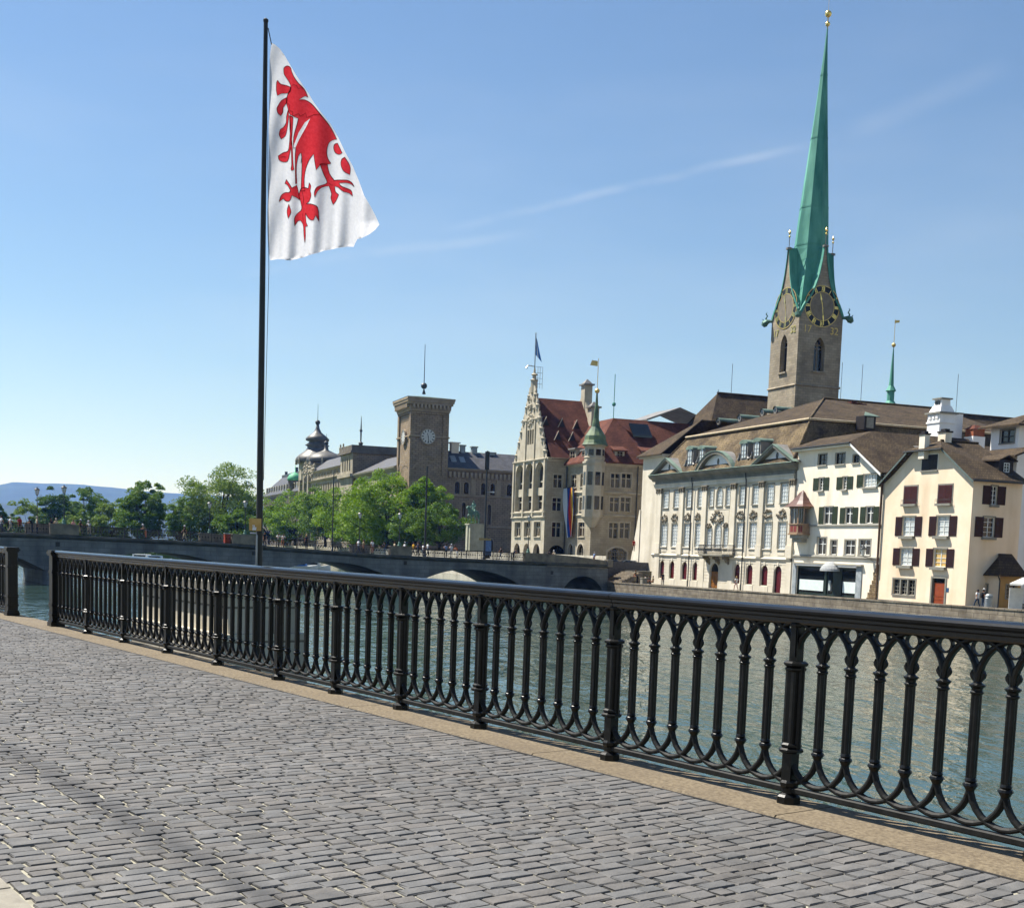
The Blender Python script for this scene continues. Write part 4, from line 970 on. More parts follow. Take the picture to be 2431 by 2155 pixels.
# ---- lean-to annex on the right of the yellow house
a_ = Bld('annex', 'low annex with brown hipped roof built against the side of the yellow house', 93.7, 82.2, -2.7).zoom(1920, 1000)
xw = a_.E(1808, 1600)[0]; zt_ = a_.E(1650, 1455)[1]; dyw = a_.N(2012, 1600, xw)[0]
o1 = a_.rect('E', 0, 1612, 1545, 1700, 1640); o2 = a_.rect('N', xw, 1872, 1550, 1968, 1688)
a_.wall('E', 0, [(.0, 0), (xw, 0), (xw, zt_), (.0, zt_)], [o1], PINKISH); a_.wall('N', xw, [(0, 0), (dyw, 0), (dyw, zt_), (0, zt_)], [o2], OCHRE)
a_.window('E', 0, o1, WINF_G, GLASS, 2, 3, surround=(.1, .03, WINF_G)); a_.window('N', xw, o2, WINF_G, GLASS, 3, 4, surround=(.1, .03, WINF_G))
zp = a_.E(1740, 1255, 2.5)[1]
rr_ = put('roof', MB().slab([(.02, -.4, zt_ + .05), (xw + .45, -.4, zt_ + .05), (xw * .55, 1.6, a_.E(1775, 1350, 1.2)[1])], .12)
    .slab([(xw + .45, -.4, zt_ + .05), (xw + .45, dyw + .3, zt_ + .05), (.02, dyw + .3, zp), (.02, 1.2, zp)], .12)
    .slab([(.02, -.4, zt_ + .03), (xw + .4, -.38, zt_ + .03), (.02, 1.5, zp)], .1), ROOF_BR, a_.root)
put('downpipe', MB().tube([(xw + .1, -.3, zt_ - .02), (xw + .14, -.12, zt_ - .5), (xw + .1, -.1, .1)], .06, 8), DARKMET, a_.root)

# ---- cream house with green shutters, oriel and shopfront
b = Bld('cream_house', 'cream house with green shutters, corner oriel and a dark shopfront below', 123.3, 80, -2.8).zoom(1920, 1000)
W_ = 16.2; zt = b.E(200, 232)[1]; xk = b.E(430, 240)[0]; zk = b.E(735, 465)[1]
rc = lambda *p: b.rect('E', 0, *p)
tops = [rc(90, 312, 172, 415), rc(255, 302, 345, 406), rc(420, 318, 482, 396)]
r2 = [rc(95, 536, 142, 655), rc(320, 526, 366, 645), rc(518, 500, 650, 622)]
r3 = [rc(142, 810, 226, 975), rc(345, 818, 418, 970), rc(540, 810, 615, 967)]
r4 = [rc(80, 1102, 165, 1265), rc(205, 1127, 265, 1266), rc(340, 1127, 440, 1267), rc(475, 1122, 585, 1270)]
sh = rc(-118, 1372, 452, 1655); sh = (sh[0], sh[1], .02, sh[3])
b.wall('E', 0, [(0, 0), (W_, 0), (W_, zk), (xk, zt), (0, zt)], tops + r2 + r3 + r4 + [sh], PLASTER)
SG = mat('grey_window_stone', '8f8c82', 'a19d92', 2, .85)
for o in tops: b.window('E', 0, o, WINF_D, GLASS, 2, 2, surround=(.1, .03, SG), sill=(SG, .14))
for o, sw in zip(r2, (1.0, 1.0, 1.05)): b.window('E', 0, o, WINF, GLASS if sw < 1.02 else CURTAIN, 2 if sw < 1.02 else 4, 4, bt=.05, shutters=(SHUT_G, sw, False), sill=(SG, .2), sillw=.18, surround=(.1, .025, SG))
for o in r3: b.window('E', 0, o, WINF, GLASS, 2, (.62,), bt=.08, shutters=(SHUT_G, .88, False), surround=(.1, .025, SG))
for o, nx in zip(r4, (2, 1, 2, 2)): b.window('E', 0, o, WINF, GLASS, nx, (.62,), bt=.07, surround=(.13, .03, SG), sill=(SG, .12))
z3_, z4_ = b.E(400, 985)[1], b.E(400, 1290)[1]
b.bands('string_course', 'E', 0, [(0, z3_ - .15), (.14, z3_ - .08), (.14, z3_ + .05), (0, z3_ + .1)], .3, W_ - .1, SG)
b.bands('string_course', 'E', 0, [(0, z4_ - .22), (.2, z4_ - .08), (.2, z4_ + .06), (0, z4_ + .14)], .3, W_ - .1, SG)
put('wall', MB().box(W_ - .3, W_ - .003, .02, 9, 0, zk).box(.02, .3, .02, 9, 0, zt), PLASTER, b.root)
# roof: front half hip and long slope on the right
ya, za = b.N(345, 75, xk - 1.2)
ya = max(3.0, min(ya, 9)); zq = zk - .25
rf = MB(); xap = xk - 1.2
rf.slab([(-.3, -.75, zt + .1), (xk + .25, -.75, zt + .1), (xap, ya, za), (-.3, ya, za - .1)], .2)
rf.slab([(xk + .25, -.75, zt + .1), (W_ + .5, -.75, zq), (W_ + .5, 16, zq), (xap, 16, za), (xap, ya, za)], .2)
r_ = put('roof', rf, ROOF_BR, b.root)
put('verge_board', MB().slab([(xk + .2, -.78, zt - .02), (W_ + .3, -.78, zq - .12), (W_ + .3, -.72, zq - .12), (xk + .2, -.72, zt - .02)], .25), WHITE, r_)
put('gutter', MB().tube([(-.3, -.82, zt - .04), (xk + .3, -.82, zt - .04)], .09, 8), DARKMET, r_)
put('soffit', MB().box(-.2, xk, -.7, .0, zt - .32, zt - .12), PLASTER, r_)
put('dormer', MB().box(W_ - 6.2, W_ - 4.4, 7.3, 10.4, zq + 1.2, zq + 3.4), SHUT_K, r_)
put('dormer_roof', MB().slab([(W_ - 3.7, 6.9, zq + 3.3), (W_ - 3.7, 10.8, zq + 3.3), (W_ - 8, 10.8, zq + 4.2), (W_ - 8, 6.9, zq + 4.2)], .14), LEAD, r_)
# shopfront
sx0, sx1, _, sz1 = sh
shp = put('shopfront', MB().box(sx0, sx1, .2, .26, .02, .5).box(sx0, sx1, .16, .26, sz1 - .35, sz1), DKGREEN, b.root)
xs_ = [b.E(p, 1550)[0] for p in (-118, -25, 5, 135, 150, 265, 300, 445)]
def fr(x0, x1): put('frame_post', MB().box(x0, x1, .14, .26, .02, sz1), DKGREEN, shp)
for x0, x1 in ((sx0, sx0 + .15), (xs_[3], xs_[4] + .1), (xs_[5], xs_[6]), (sx1 - .12, sx1)): fr(x0, x1)
for x0, x1 in ((sx0 + .15, xs_[3]), (xs_[6], sx1 - .12)):
    put('display_window', MB().box(x0, x1, .22, .24, .5, sz1 - .35), GLASS, shp); put('display_poster', MB().box(x0 + .15, x1 - .25, .205, .215, .75, 1.95), mat('poster_paper', 'c9d6d2', 'd8e2de', 2, .5), shp)
dd_ = put('door', MB().box(xs_[4] + .1, xs_[5], .24, .28, .02, sz1 - .35), DKGREEN, shp)
put('door_panes', MB().box(xs_[4] + .3, (xs_[4] + xs_[5]) / 2, .225, .238, .4, sz1 - .6), GLASS, dd_); put('door_notice', MB().box(xs_[4] + .42, xs_[4] + .8, .21, .224, .9, 2.0), mat('notice_paper', 'aeb8b5', 'bcc5c2', 2, .6), dd_)
cxd = (xs_[4] + xs_[5]) / 2 + .05; rd = (xs_[5] - xs_[4]) / 2 + .35
q = MB(); n = 12
prof = [(rd, 0), (rd * .97, .25), (rd * .8, .6), (rd * .5, .9), (rd * .2, 1.03), (0.001, 1.06)]
vs_ = [(cxd + r * cos(pi + pi * i / n), r * .8 * sin(pi + pi * i / n), sz1 - .55 + z) for r, z in prof for i in range(n + 1)]
q.add(vs_, [(j * (n + 1) + i, j * (n + 1) + i + 1, (j + 1) * (n + 1) + i + 1, (j + 1) * (n + 1) + i) for j in range(len(prof) - 1) for i in range(n)])
put('door_awning', q, mat('awning_grey', '9a9d9e', 'b0b2b2', 6, .8, transl=.2), b.root)
put('fascia', MB().box(sx0 - .5, sx1 + 1.1, -.35, .02, sz1 + .12, sz1 + .3), SG, b.root)
for x0, x1 in ((sx0 + .1, cxd - rd), (cxd + rd, sx1 + .2)): put('rolled_awning', MB().tube([(x0, -.2, sz1 + .0), (x1, -.2, sz1 + .0)], .11, 8), WHITE, b.root)
for x0, x1 in ((sx0 - .75, sx0), (sx1, sx1 + .95)): put('pilaster', MB().box(x0, x1 - .003, -.1, .05, 0, sz1 + .12), GREYST, b.root)
# rough corner stones
rs_ = random.Random(5); k = 0; z = .0; x1_ = W_ + .02
while z < b.E(640, 1380)[1]:
    h_ = rs_.uniform(.35, .55); wd = (1.55 - z * .33) * rs_.uniform(.85, 1.1)
    if wd > .25: put('quoin_stone', MB().box(x1_ - wd, x1_, -.12 - rs_.uniform(0, .05), .03, z + .01, z + h_ - .01), RUBBLE, b.root)
    z += h_
put('downpipe', MB().tube([(W_ - .05, -.28, zk), (W_ - .05, -.24, 5), (W_ - .05, -.24, 3)], .07, 8), mat('copper_brown', '5d4a3c'), b.root)
# wall lantern
lx, lz = b.E(640, 1325); lz2 = b.E(585, 1195)[1]; lx2 = b.E(585, 1240)[0]
wl_ = thing('wall_lantern', 'old wall lantern on a scrolled bracket at the corner of the cream house', 'lantern', b.root.matrix_world @ Vector((0, 0, 0)))
bpy.context.view_layer.update(); wl_.location = b.root.matrix_world @ Vector((lx2, -.9, 0)); wl_.location.z = -2.8 + b.E(585, 1280)[1] ; wl_.rotation_euler = (0, 0, RZ_W)
put('bracket', MB().tube([(lx - lx2 + .3, .9, -.35), (.6, .5, -.2), (0, 0, -.06)], .03, 6).tube([(lx - lx2 + .3, .9, -.8), (.9, .6, -.5), (.35, .25, -.2)], .022, 6), DARKMET, wl_)
q = put('lantern_head', MB().lathe([(.1, 0), (.12, .03), (.08, .05)], 6).lathe([(.34, .68), (.36, .72), (.2, .9), (.05, 1.0), (.05, 1.12), (.001, 1.2)], 6), DARKMET, wl_)
put('glass', MB().lathe([(.12, .05), (.3, .68)], 6), mat('lantern_glass', 'b9bdb9'), q)
# oriel at the left corner
ox, oz1 = b.zoom(1520, 1000).E(1560, 810); oz0 = b.E(1560, 975)[1]; ob = b.E(1560, 1070)[1]; oap = b.E(1620, 655, -.5)[1]; b.zoom(1920, 1000)
ox0, ox1 = .35, 3.2; od = 1.25
OW = mat('oriel_wood', '8a7058', '9d8268', 3, .7); ORP = mat('oriel_panel', '70302a', '7f3a33', 3, .6)
def ring(o): return [(ox0 - o, .1), (ox0 - o, -od * .72 - o), (ox0 + .55, -od - o), (ox1 - .55, -od - o), (ox1 + o, -od * .72 - o), (ox1 + o, .1)]
orl = put('oriel', MB().prism(ring(0)[::1], ob, oz0).prism(ring(.08), oz0 - .1, oz0 + .02).prism(ring(.08), oz1 - .25, oz1 - .02).prism(ring(.1), ob - .12, ob + .05), OW, b.root)
q = MB(); P = ring(0)
for i in range(5):
    (xA, yA), (xB, yB) = P[i], P[i + 1]
    for f0, f1 in ((0, .1), (.9, 1)): q.add([(xA + (xB - xA) * f, yA + (yB - yA) * f, z) for f in (f0, f1) for z in (oz0, oz1 - .2)], [(0, 2, 3, 1)])
put('corner_posts', q, OW, orl)
P2 = ring(-.1)
for i in range(1, 4):
    (xA, yA), (xB, yB) = P2[i], P2[i + 1]
    put('pane', MB().add([(xA, yA, oz0), (xB, yB, oz0), (xB, yB, oz1 - .2), (xA, yA, oz1 - .2)], [(0, 1, 2, 3)]), GLASS, orl)
    (xA, yA), (xB, yB) = ring(.012)[i], ring(.012)[i + 1]
    q = MB(); 
    for f0, f1 in ((.14, .46), (.54, .86)): q.add([(xA + (xB - xA) * f, yA + (yB - yA) * f, z) for f, z in ((f0, ob + .2), (f1, ob + .2), (f1, oz0 - .25), (f0, oz0 - .25))], [(0, 1, 2, 3)])
    put('panel', q, ORP, orl)
    q = MB(); (xA, yA), (xB, yB) = ring(-.05)[i], ring(-.05)[i + 1]
    for f0, f1 in ((.08, .14), (.47, .53), (.86, .92)): q.add([(xA + (xB - xA) * f, yA + (yB - yA) * f, z) for f, z in ((f0, oz0), (f1, oz0), (f1, oz1 - .2), (f0, oz1 - .2))], [(0, 1, 2, 3)])
    put('window_bars', q, WINF, orl)
rfp = ring(.55); ap = ((ox0 + ox1) / 2 + .2, -.35); q = MB(); rings = []
for f, z in ((0, 0), (.22, .16), (.45, .42), (.65, .72), (.82, 1)): rings.append([(x + (ap[0] - x) * f, y + (ap[1] - y) * f, oz1 - .05 + (oap - oz1) * z * .92) for x, y in rfp])
for rg2 in rings: q.v += rg2
q.v.append((ap[0], ap[1], oap + .1)); n = 6
for j in range(len(rings) - 1):
    for i in range(n - 1): q.f.append((j * n + i, j * n + i + 1, (j + 1) * n + i + 1, (j + 1) * n + i)); q.m.append(0)
for i in range(n - 1): q.f.append(((len(rings) - 1) * n + i, (len(rings) - 1) * n + i + 1, len(q.v) - 1)); q.m.append(0)
q.f.append(tuple(range(n))); q.m.append(0)
put('oriel_roof', q, mat('copper_roof_brown', '4a2d26', '5e3b32', 1.5, .5, spec=.4), orl)
q = MB(); q.prism(ring(-.15), ob - .5, ob - .12); q.prism(ring(-.5), ob - .95, ob - .5); put('corbel', q, SG, orl)

# ---- the guild palace (long pale sandstone front with three pediments)
b = Bld('guild_palace', 'long pale sandstone palace with three pediments, tall white windows and a mossy mansard roof', 159.3, 80, -2.9).zoom(1520, 1000)
W_ = 35.6; ZS = 4.25; ZC = 15.3; Z_ENT = b.E(800, 590)[1]
up = [(218, 668, 272, 830), (320, 660, 372, 828), (440, 655, 495, 822), (548, 645, 595, 815), (655, 640, 698, 805), (728, 630, 783, 800), (815, 628, 858, 800), (943, 612, 1003, 790), (1068, 605, 1130, 780), (1202, 590, 1270, 772), (1335, 580, 1408, 768)]
lo_ = [(197, 985, 255, 1205), (298, 980, 355, 1200), (415, 978, 475, 1200), (522, 975, 580, 1198), (632, 1010, 678, 1198), (708, 990, 765, 1198), (790, 1005, 835, 1198), (917, 960, 983, 1198), (1038, 960, 1105, 1198), (1175, 950, 1245, 1198), (1310, 945, 1385, 1198)]
gr = [(182, 1330, 226, 1520), (276, 1330, 322, 1517), (393, 1332, 443, 1522), (497, 1335, 540, 1527), (658, 1340, 740, 1592), (888, 1345, 946, 1552), (1005, 1345, 1066, 1557), (1144, 1348, 1210, 1562), (1268, 1350, 1340, 1622)]
upo = [b.rect('E', 0, *p) + (('round',) if i == 5 else ()) for i, p in enumerate(up)]
z0u, z1u = np.mean([o[2] for o in upo]), np.mean([o[3] for o in upo])
upo = [(o[0], o[1], z0u, z1u) + tuple(o[4:]) for o in upo]
loo = [b.rect('E', 0, *p) + (('round',) if i in (4, 5, 6) else ()) for i, p in enumerate(lo_)]
z0l = np.mean([o[2] for o in loo]); z1l = np.mean([o[3] for i, o in enumerate(loo) if not 4 <= i <= 6])
loo = [(o[0], o[1], z0l, z1l - (.35 if i in (4, 6) else 0)) + tuple(o[4:]) for i, o in enumerate(loo)]
gro = [b.rect('E', 0, *p) + ('round',) for p in gr]
gro = [(o[0], o[1], (.05 if i == 4 else 1.0 if i != 8 else .1), 3.45, 'round') for i, o in enumerate(gro)]
b.wall('E', 0, [(0, 0), (W_, 0), (W_, ZC), (0, ZC)], upo + loo + gro, MEISEN, .3)
for o in upo: b.window('E', 0, o, WINF, CURTAIN, 3, 5, bt=.055, rec=.14, surround=(.16, .05, MEISEN_G), sill=(MEISEN_G, .14))
for o in loo: b.window('E', 0, o, WINF, CURTAIN, 3, 7, bt=.055, rec=.14, surround=(.16, .05, MEISEN_G), sill=(MEISEN, .16))
for i, o in enumerate(gro):
    if i != 4:
        w = b.window('E', 0, o, WINF_D, DRAPE, 1, 1, rec=.24)
    else:
        pass
o = gro[4]; dw = o[1] - o[0]
dl = put('door', MB().box(o[0] + .05, o[1] - .05, .22, .3, .05, 3.45 - dw / 2), DOORW, b.root)
q = MB()
for s in (0, 1):
    for z0, z1 in ((.25, .8), (.95, 1.8), (1.95, 2.3)): x = o[0] + .12 + s * (dw / 2 - .03); q.box(x, x + dw / 2 - .2, .19, .221, z0, z1)
put('door_panel', q, DOORW, dl); put('fanlight', MB().box(o[0], o[1], .24, .28, 3.45 - dw / 2 + .01, 3.44), GLASS, b.root)
# coursed ground floor: every course between the openings is a block of its own
edges_ = [0.0]
for o in gro: edges_ += [o[0] - .02, o[1] + .02]
edges_.append(W_)
zc_list = [.0, .95, 1.37, 1.79, 2.21, 2.63, 3.05, 3.55, 3.95]
for j in range(len(zc_list) - 1):
    z0, z1 = zc_list[j] + .02, zc_list[j + 1] - .02
    if z0 > 3.5: spans = [(0, W_)]
    else: spans = list(zip(edges_[::2], edges_[1::2]))
    for x0, x1 in spans:
        if x1 - x0 < .15: continue
        if z0 > 2.5 and len(spans) > 1: x0 += 0; 
        q = MB()
        if z0 > 3.4:
            n = 12
            for i in range(n): put('stone_course', MB().box(x0 + (x1 - x0) * i / n + .01, x0 + (x1 - x0) * (i + 1) / n - .01, -.05, .01, z0, z1), MEISEN, b.root)
        else: put('stone_course', q.box(x0 + .01, x1 - .01, -.05 if j else -.09, .01, z0, z1), MEISEN, b.root)
for o in gro: put('keystone', MB().prism([((o[0] + o[1]) / 2 - .12, 3.4), ((o[0] + o[1]) / 2 + .12, 3.4), ((o[0] + o[1]) / 2 + .2, 3.93), ((o[0] + o[1]) / 2 - .2, 3.93)], -.09, .01, tf=lambda x, y, z: (x, z, y)), MEISEN, b.root)
# plinth sills below ground-floor windows
for i, o in enumerate(gro):
    if i not in (4, 8): put('plinth_block', MB().box(o[0] - .3, o[1] + .3, -.13, .02, .02, .92), MEISEN, b.root)
b.bands('string_course', 'E', 0, [(0, ZS - .3), (.10, ZS - .28), (.22, ZS - .1), (.26, ZS), (.08, ZS + .12), (0, ZS + .14)], -.1, W_ + .1, MEISEN)
# pilasters
for p in ((158, 203), (373, 412), (590, 632), (863, 907), (1128, 1172), (1418, 1466)):
    x0, x1 = b.E(p[0], 900)[0], b.E(p[1], 900)[0]; zc2 = Z_ENT - .1
    pi_ = put('pilaster', MB().box(x0, x1, -.2, .02, ZS + .13, zc2 - .7), MEISEN, b.root)
    put('pilaster_base', MB().box(x0 - .1, x1 + .1, -.29, .02, ZS + .14, ZS + 1.6), MEISEN, pi_)
    q = MB().box(x0 - .02, x1 + .02, -.22, .02, zc2 - .7, zc2 - .12).box(x0 - .14, x1 + .14, -.34, .02, zc2 - .12, zc2)
    for xx in (x0 + .06, (x0 + x1) / 2, x1 - .06): q.ball((xx, -.25, zc2 - .5), .13, 8, sz=1.4); q.ball((xx + .04, -.27, zc2 - .25), .1, 8)
    put('capital', q, RELIEF, pi_)
    put('lower_shaft', MB().box(x0, x1, -.12, .02, .02, ZS - .3), MEISEN, pi_)
# entablature and cornice
b.bands('architrave', 'E', 0, [(0, Z_ENT - .1), (.24, Z_ENT - .1), (.24, Z_ENT + .35), (.34, Z_ENT + .4), (.34, Z_ENT + .52), (.1, Z_ENT + .56)], -.1, W_ + .1, MEISEN)
b.bands('frieze', 'E', 0, [(0, Z_ENT + .55), (.12, Z_ENT + .55), (.12, ZC - .7)], -.05, W_ + .05, MEISEN_G)
b.bands('cornice', 'E', 0, [(0, ZC - .75), (.25, ZC - .7), (.35, ZC - .5), (.75, ZC - .3), (.9, ZC - .1), (.95, ZC + .03), (0, ZC + .1)], -.7, W_ + .6, MEISEN_G)
# pediments
def pedi(px0, px1, apy, seg=False):
    x0, x1 = b.E(px0[0], px0[1], -.6)[0], b.E(px1[0], px1[1], -.6)[0]; zap = b.E((px0[0] + px1[0]) / 2, apy, -.6)[1]; z0 = ZC + .1; c = (x0 + x1) / 2; n = 14
    if seg:
        w = (x1 - x0) / 2; h = zap - z0; rr2 = (w * w + h * h) / (2 * h); a0 = math.asin(min(1, w / rr2)); o = [(c + rr2 * sin(-a0 + 2 * a0 * i / n), z0 + h - rr2 + rr2 * cos(-a0 + 2 * a0 * i / n)) for i in range(n + 1)]
    else: o = [(x0, z0), (c, zap), (x1, z0)]
    pe = put('pediment', MB().prism(o, -.25, 1.2, tf=lambda x, y, z: (x, z, y)), WHITEPL, b.root)
    q = MB(); inn = [(c + (x - c) * .86, z0 + (z - z0) * .84 + .02) for x, z in o]; k = len(o)
    q.add([(x, -.95, z + .04) for x, z in o] + [(x, -.9, z) for x, z in inn] + [(x, -.26, z) for x, z in inn], [(i, i + 1, k + i + 1, k + i) for i in range(k - 1)] + [(k + i, k + i + 1, 2 * k + i + 1, 2 * k + i) for i in range(k - 1)])
    put('raking_cornice', q, MEISEN_G, pe)
    q = MB(); o2 = [(x, z + .08) for x, z in o]
    q.add([(x, -1.02, z + .0) for x, z in o] + [(x, -1.02, z) for x, z in o2] + [(x, -.35, z) for x, z in o2], [(i, i + 1, k + i + 1, k + i) for i in range(k - 1)] + [(k + i, k + i + 1, 2 * k + i + 1, 2 * k + i) for i in range(k - 1)])
    put('copper_edge', q, COPPER_P, pe)
    q = MB(); q.add([(x, -.36, z) for x, z in o2] + [(x, 3.2, z + .02) for x, z in o2], [(i, i + 1, k + i + 1, k + i) for i in range(k - 1)]); put('roof', q, LEAD, pe)
    put('oval_window', MB().lathe([(.001, 0), (.3, 0)], 14, m=0, sy=1.0).xf(Matrix.Translation((c, -.27, z0 + (zap - z0) * .45)) @ Matrix.Rotation(pi / 2, 4, 'X') @ Matrix.Diagonal((1, 1.35, 1, 1))), GLASS, pe)
    q = MB(); q.ball((c, -.35, z0 + .2), .3, 8, sz=.5); q.ball((c - .4, -.33, z0 + .16), .25, 8, sz=.5); q.ball((c + .45, -.33, z0 + .16), .25, 8, sz=.5); put('garland', q, WHITEPL, pe)
pedi((105, 525), (410, 478), 350); pedi((540, 470), (900, 440), 285, True); pedi((1070, 415), (1490, 365), 222)
# carved cartouches above the first-floor windows
rs_ = random.Random(21)
def cartouche(x0, x1, z0, z1, n):
    q = MB()
    for i in range(n):
        a = rs_.uniform(0, 2 * pi); r = rs_.uniform(.35, 1) ** .7
        x = (x0 + x1) / 2 + (x1 - x0) * .46 * r * cos(a); z = (z0 + z1) / 2 + (z1 - z0) * .42 * r * sin(a) + .12 * (z1 - z0) * (1 - abs(cos(a)))
        s = rs_.uniform(.10, .2)
        if rs_.random() < .5: q.ball((x, -.05, z), s, 7, sz=rs_.uniform(.5, 1.2))
        else: q.tube([(x - s, -.02, z - s * .6), (x, -.14, z + s * .3), (x + s, -.04, z + s * rs_.uniform(-.6, 1))], [s * .45, s * .6, s * .3], 6)
    put('cartouche', q, RELIEF, b.root)
for p in ((200, 888, 262, 966), (298, 880, 360, 962), (412, 878, 482, 956), (520, 875, 580, 953), (912, 855, 995, 942), (1032, 850, 1113, 940), (1165, 840, 1260, 940), (1300, 835, 1392, 935)):
    r_ = b.rect('E', 0, *p); cartouche(*r_[:4], 30)
r_ = b.rect('E', 0, 670, 852, 800, 985); cartouche(*r_[:4], 60)
for p in ((632, 965, 680, 1012), (790, 965, 838, 1008)): r_ = b.rect('E', 0, *p); cartouche(*r_[:4], 18)
r_ = b.rect('E', 0, 625, 835, 842, 985); put('panel_frame', MB().box(r_[0], r_[1], -.03, .01, r_[3] - .06, r_[3]).box(r_[0], r_[0] + .06, -.03, .01, r_[2], r_[3] - .06).box(r_[1] - .06, r_[1], -.03, .01, r_[2], r_[3] - .06), MEISEN, b.root)
for o in loo[:4] + loo[7:]: put('apron_panel', MB().box(o[0] + .05, o[1] - .05, -.04, .01, z0l - .75, z0l - .25), MEISEN, b.root)
# balcony over the door
x0, x1 = b.E(528, 1250, -1.3)[0], b.E(818, 1250, -1.3)[0]
bc = put('balcony', MB().prism([(x0 + .2, .0), (x0, -.9), (x0 + .9, -1.45), (x1 - .9, -1.45), (x1, -.9), (x1 - .2, .0)], ZS + .1, ZS + .34), MEISEN_G, b.root)
path = [(x0 + .2, -.02), (x0 + .03, -.88), (x0 + .9, -1.4), (x1 - .9, -1.4), (x1 - .03, -.88), (x1 - .2, -.02)]
q = MB(); q.tube([(x, y, ZS + 1.5) for x, y in path], .04, 6); q.tube([(x, y, ZS + .42) for x, y in path], .03, 6)
for (xA, yA), (xB, yB) in zip(path, path[1:]):
    ln = hypot(xB - xA, yB - yA); n = max(3, int(ln / .17))
    for i in range(n + 1):
        f = i / n; x, y = xA + (xB - xA) * f, yA + (yB - yA) * f; bul = .14
        dx, dy = (yB - yA) / ln, -(xB - xA) / ln
        if dy > 0: dx, dy = -dx, -dy
        q.tube([(x, y, ZS + .4), (x + dx * bul, y + dy * bul, ZS + .7), (x + dx * .03, y + dy * .03, ZS + 1.1), (x, y, ZS + 1.5)], .018, 4)
        if i < n: q.tube([(x, y, ZS + .75), (x + (xB - xA) / n * .5, y + (yB - yA) / n * .5 - .05, ZS + 1.05), (x + (xB - xA) / n, y + (yB - yA) / n, ZS + .75)], .02, 4); q.ball((x + (xB - xA) / n * .5, y + (yB - yA) / n * .5 - .06, ZS + .85), .06, 6)
put('balcony_railing', q, DARKMET, bc)
for f in (.18, .5, .82):
    x = x0 + (x1 - x0) * f; q = MB(); q.add([(x - .2, 0, ZS - 1.1), (x + .2, 0, ZS - 1.1), (x + .2, -.35, ZS - .7), (x - .2, -.35, ZS - .7), (x - .2, -1.1, ZS + .09), (x + .2, -1.1, ZS + .09), (x - .2, 0, ZS + .09), (x + .2, 0, ZS + .09)], [(0, 1, 2, 3), (3, 2, 5, 4), (0, 3, 4, 6), (1, 7, 5, 2)]); q.ball((x, -.4, ZS - .55), .24, 8); q.ball((x, -.9, ZS - .15), .2, 8); put('console', q, RELIEF, bc)
for (xa_, xb_) in ((518, 463), (1033, 965)):
    pA, pB = b.E(xa_, 550), b.E(xb_, 1600); xx = (pA[0] + pB[0]) / 2
    put('downpipe', MB().tube([(xx, -.45, ZC - .6), (xx, -.3, Z_ENT), (xx, -.3, ZS), (xx, -.3, .1)], .075, 8), DARKMET, b.root)
# body, north side and mansard roof
DB = 34.0
put('wall', MB().box(W_ - .4, W_ - .004, .01, DB, 0, ZC).box(.004, .4, .01, DB, 0, ZC), MEISEN, b.root)
zb1 = b.E(1580, 5, 3.4)[1]; zb0 = b.E(400, 150, 3.4)[1]; ZB = (zb0 + zb1) / 2
xA, xB = 2.9, W_ - 2.6
# apex of the upper hip: on the axis x = W/2
yap, zap = b.N((1956 - 1520) * 4, (947 - 1000) * 4, W_ * .5); 
rf = MB()
e0 = ZC + .1
rf.slab([(-.5, -.8, e0), (W_ + .5, -.8, e0), (xB, 3.4, ZB), (xA, 3.4, ZB)], .2)
rf.slab([(W_ + .5, -.8, e0), (W_ + .5, DB, e0), (xB, DB, ZB), (xB, 3.4, ZB)], .2)
rf.slab([(-.5, DB, e0), (-.5, -.8, e0), (xA, 3.4, ZB), (xA, DB, ZB)], .2)
r_ = put('lower_roof', rf, ROOF_BR2, b.root)
up_ = MB(); yap = max(9, min(yap, 22))
up_.slab([(xA - .25, 3.1, ZB + .05), (xB + .25, 3.1, ZB + .05), (W_ / 2, yap, zap)], .2)
up_.slab([(xB + .25, 3.1, ZB + .05), (xB + .25, DB, ZB + .05), (W_ / 2, DB, zap), (W_ / 2, yap, zap)], .2)
up_.slab([(xA - .25, DB, ZB + .05), (xA - .25, 3.1, ZB + .05), (W_ / 2, yap, zap), (W_ / 2, DB, zap)], .2)
ru = put('upper_roof', up_, ROOF_BR, b.root)
put('break_moulding', MB().tube([(xA - .25, 3.05, ZB + .02), (xB + .3, 3.05, ZB + .02)], .16, 8).tube([(xB + .3, 3.05, ZB + .02), (xB + .3, DB, ZB + .02)], .14, 8), mat('ridge_stone', 'a8987c', 'beae92', 2, .85), ru)
put('hip_tiles', MB().tube([(xB + .25, 3.1, ZB + .1), (W_ / 2, yap, zap + .1), (W_ / 2, DB, zap + .1)], .13, 8).tube([(W_ + .5, -.8, e0 + .08), (xB, 3.4, ZB + .06)], .13, 8).tube([(-.5, -.8, e0 + .08), (xA, 3.4, ZB + .06)], .13, 8), ROOF_BR2, ru)
put('gutter', MB().tube([(-.6, -1.0, e0 + .02), (W_ + .6, -1.0, e0 + .02)], .07, 8), COPPER_P, r_)
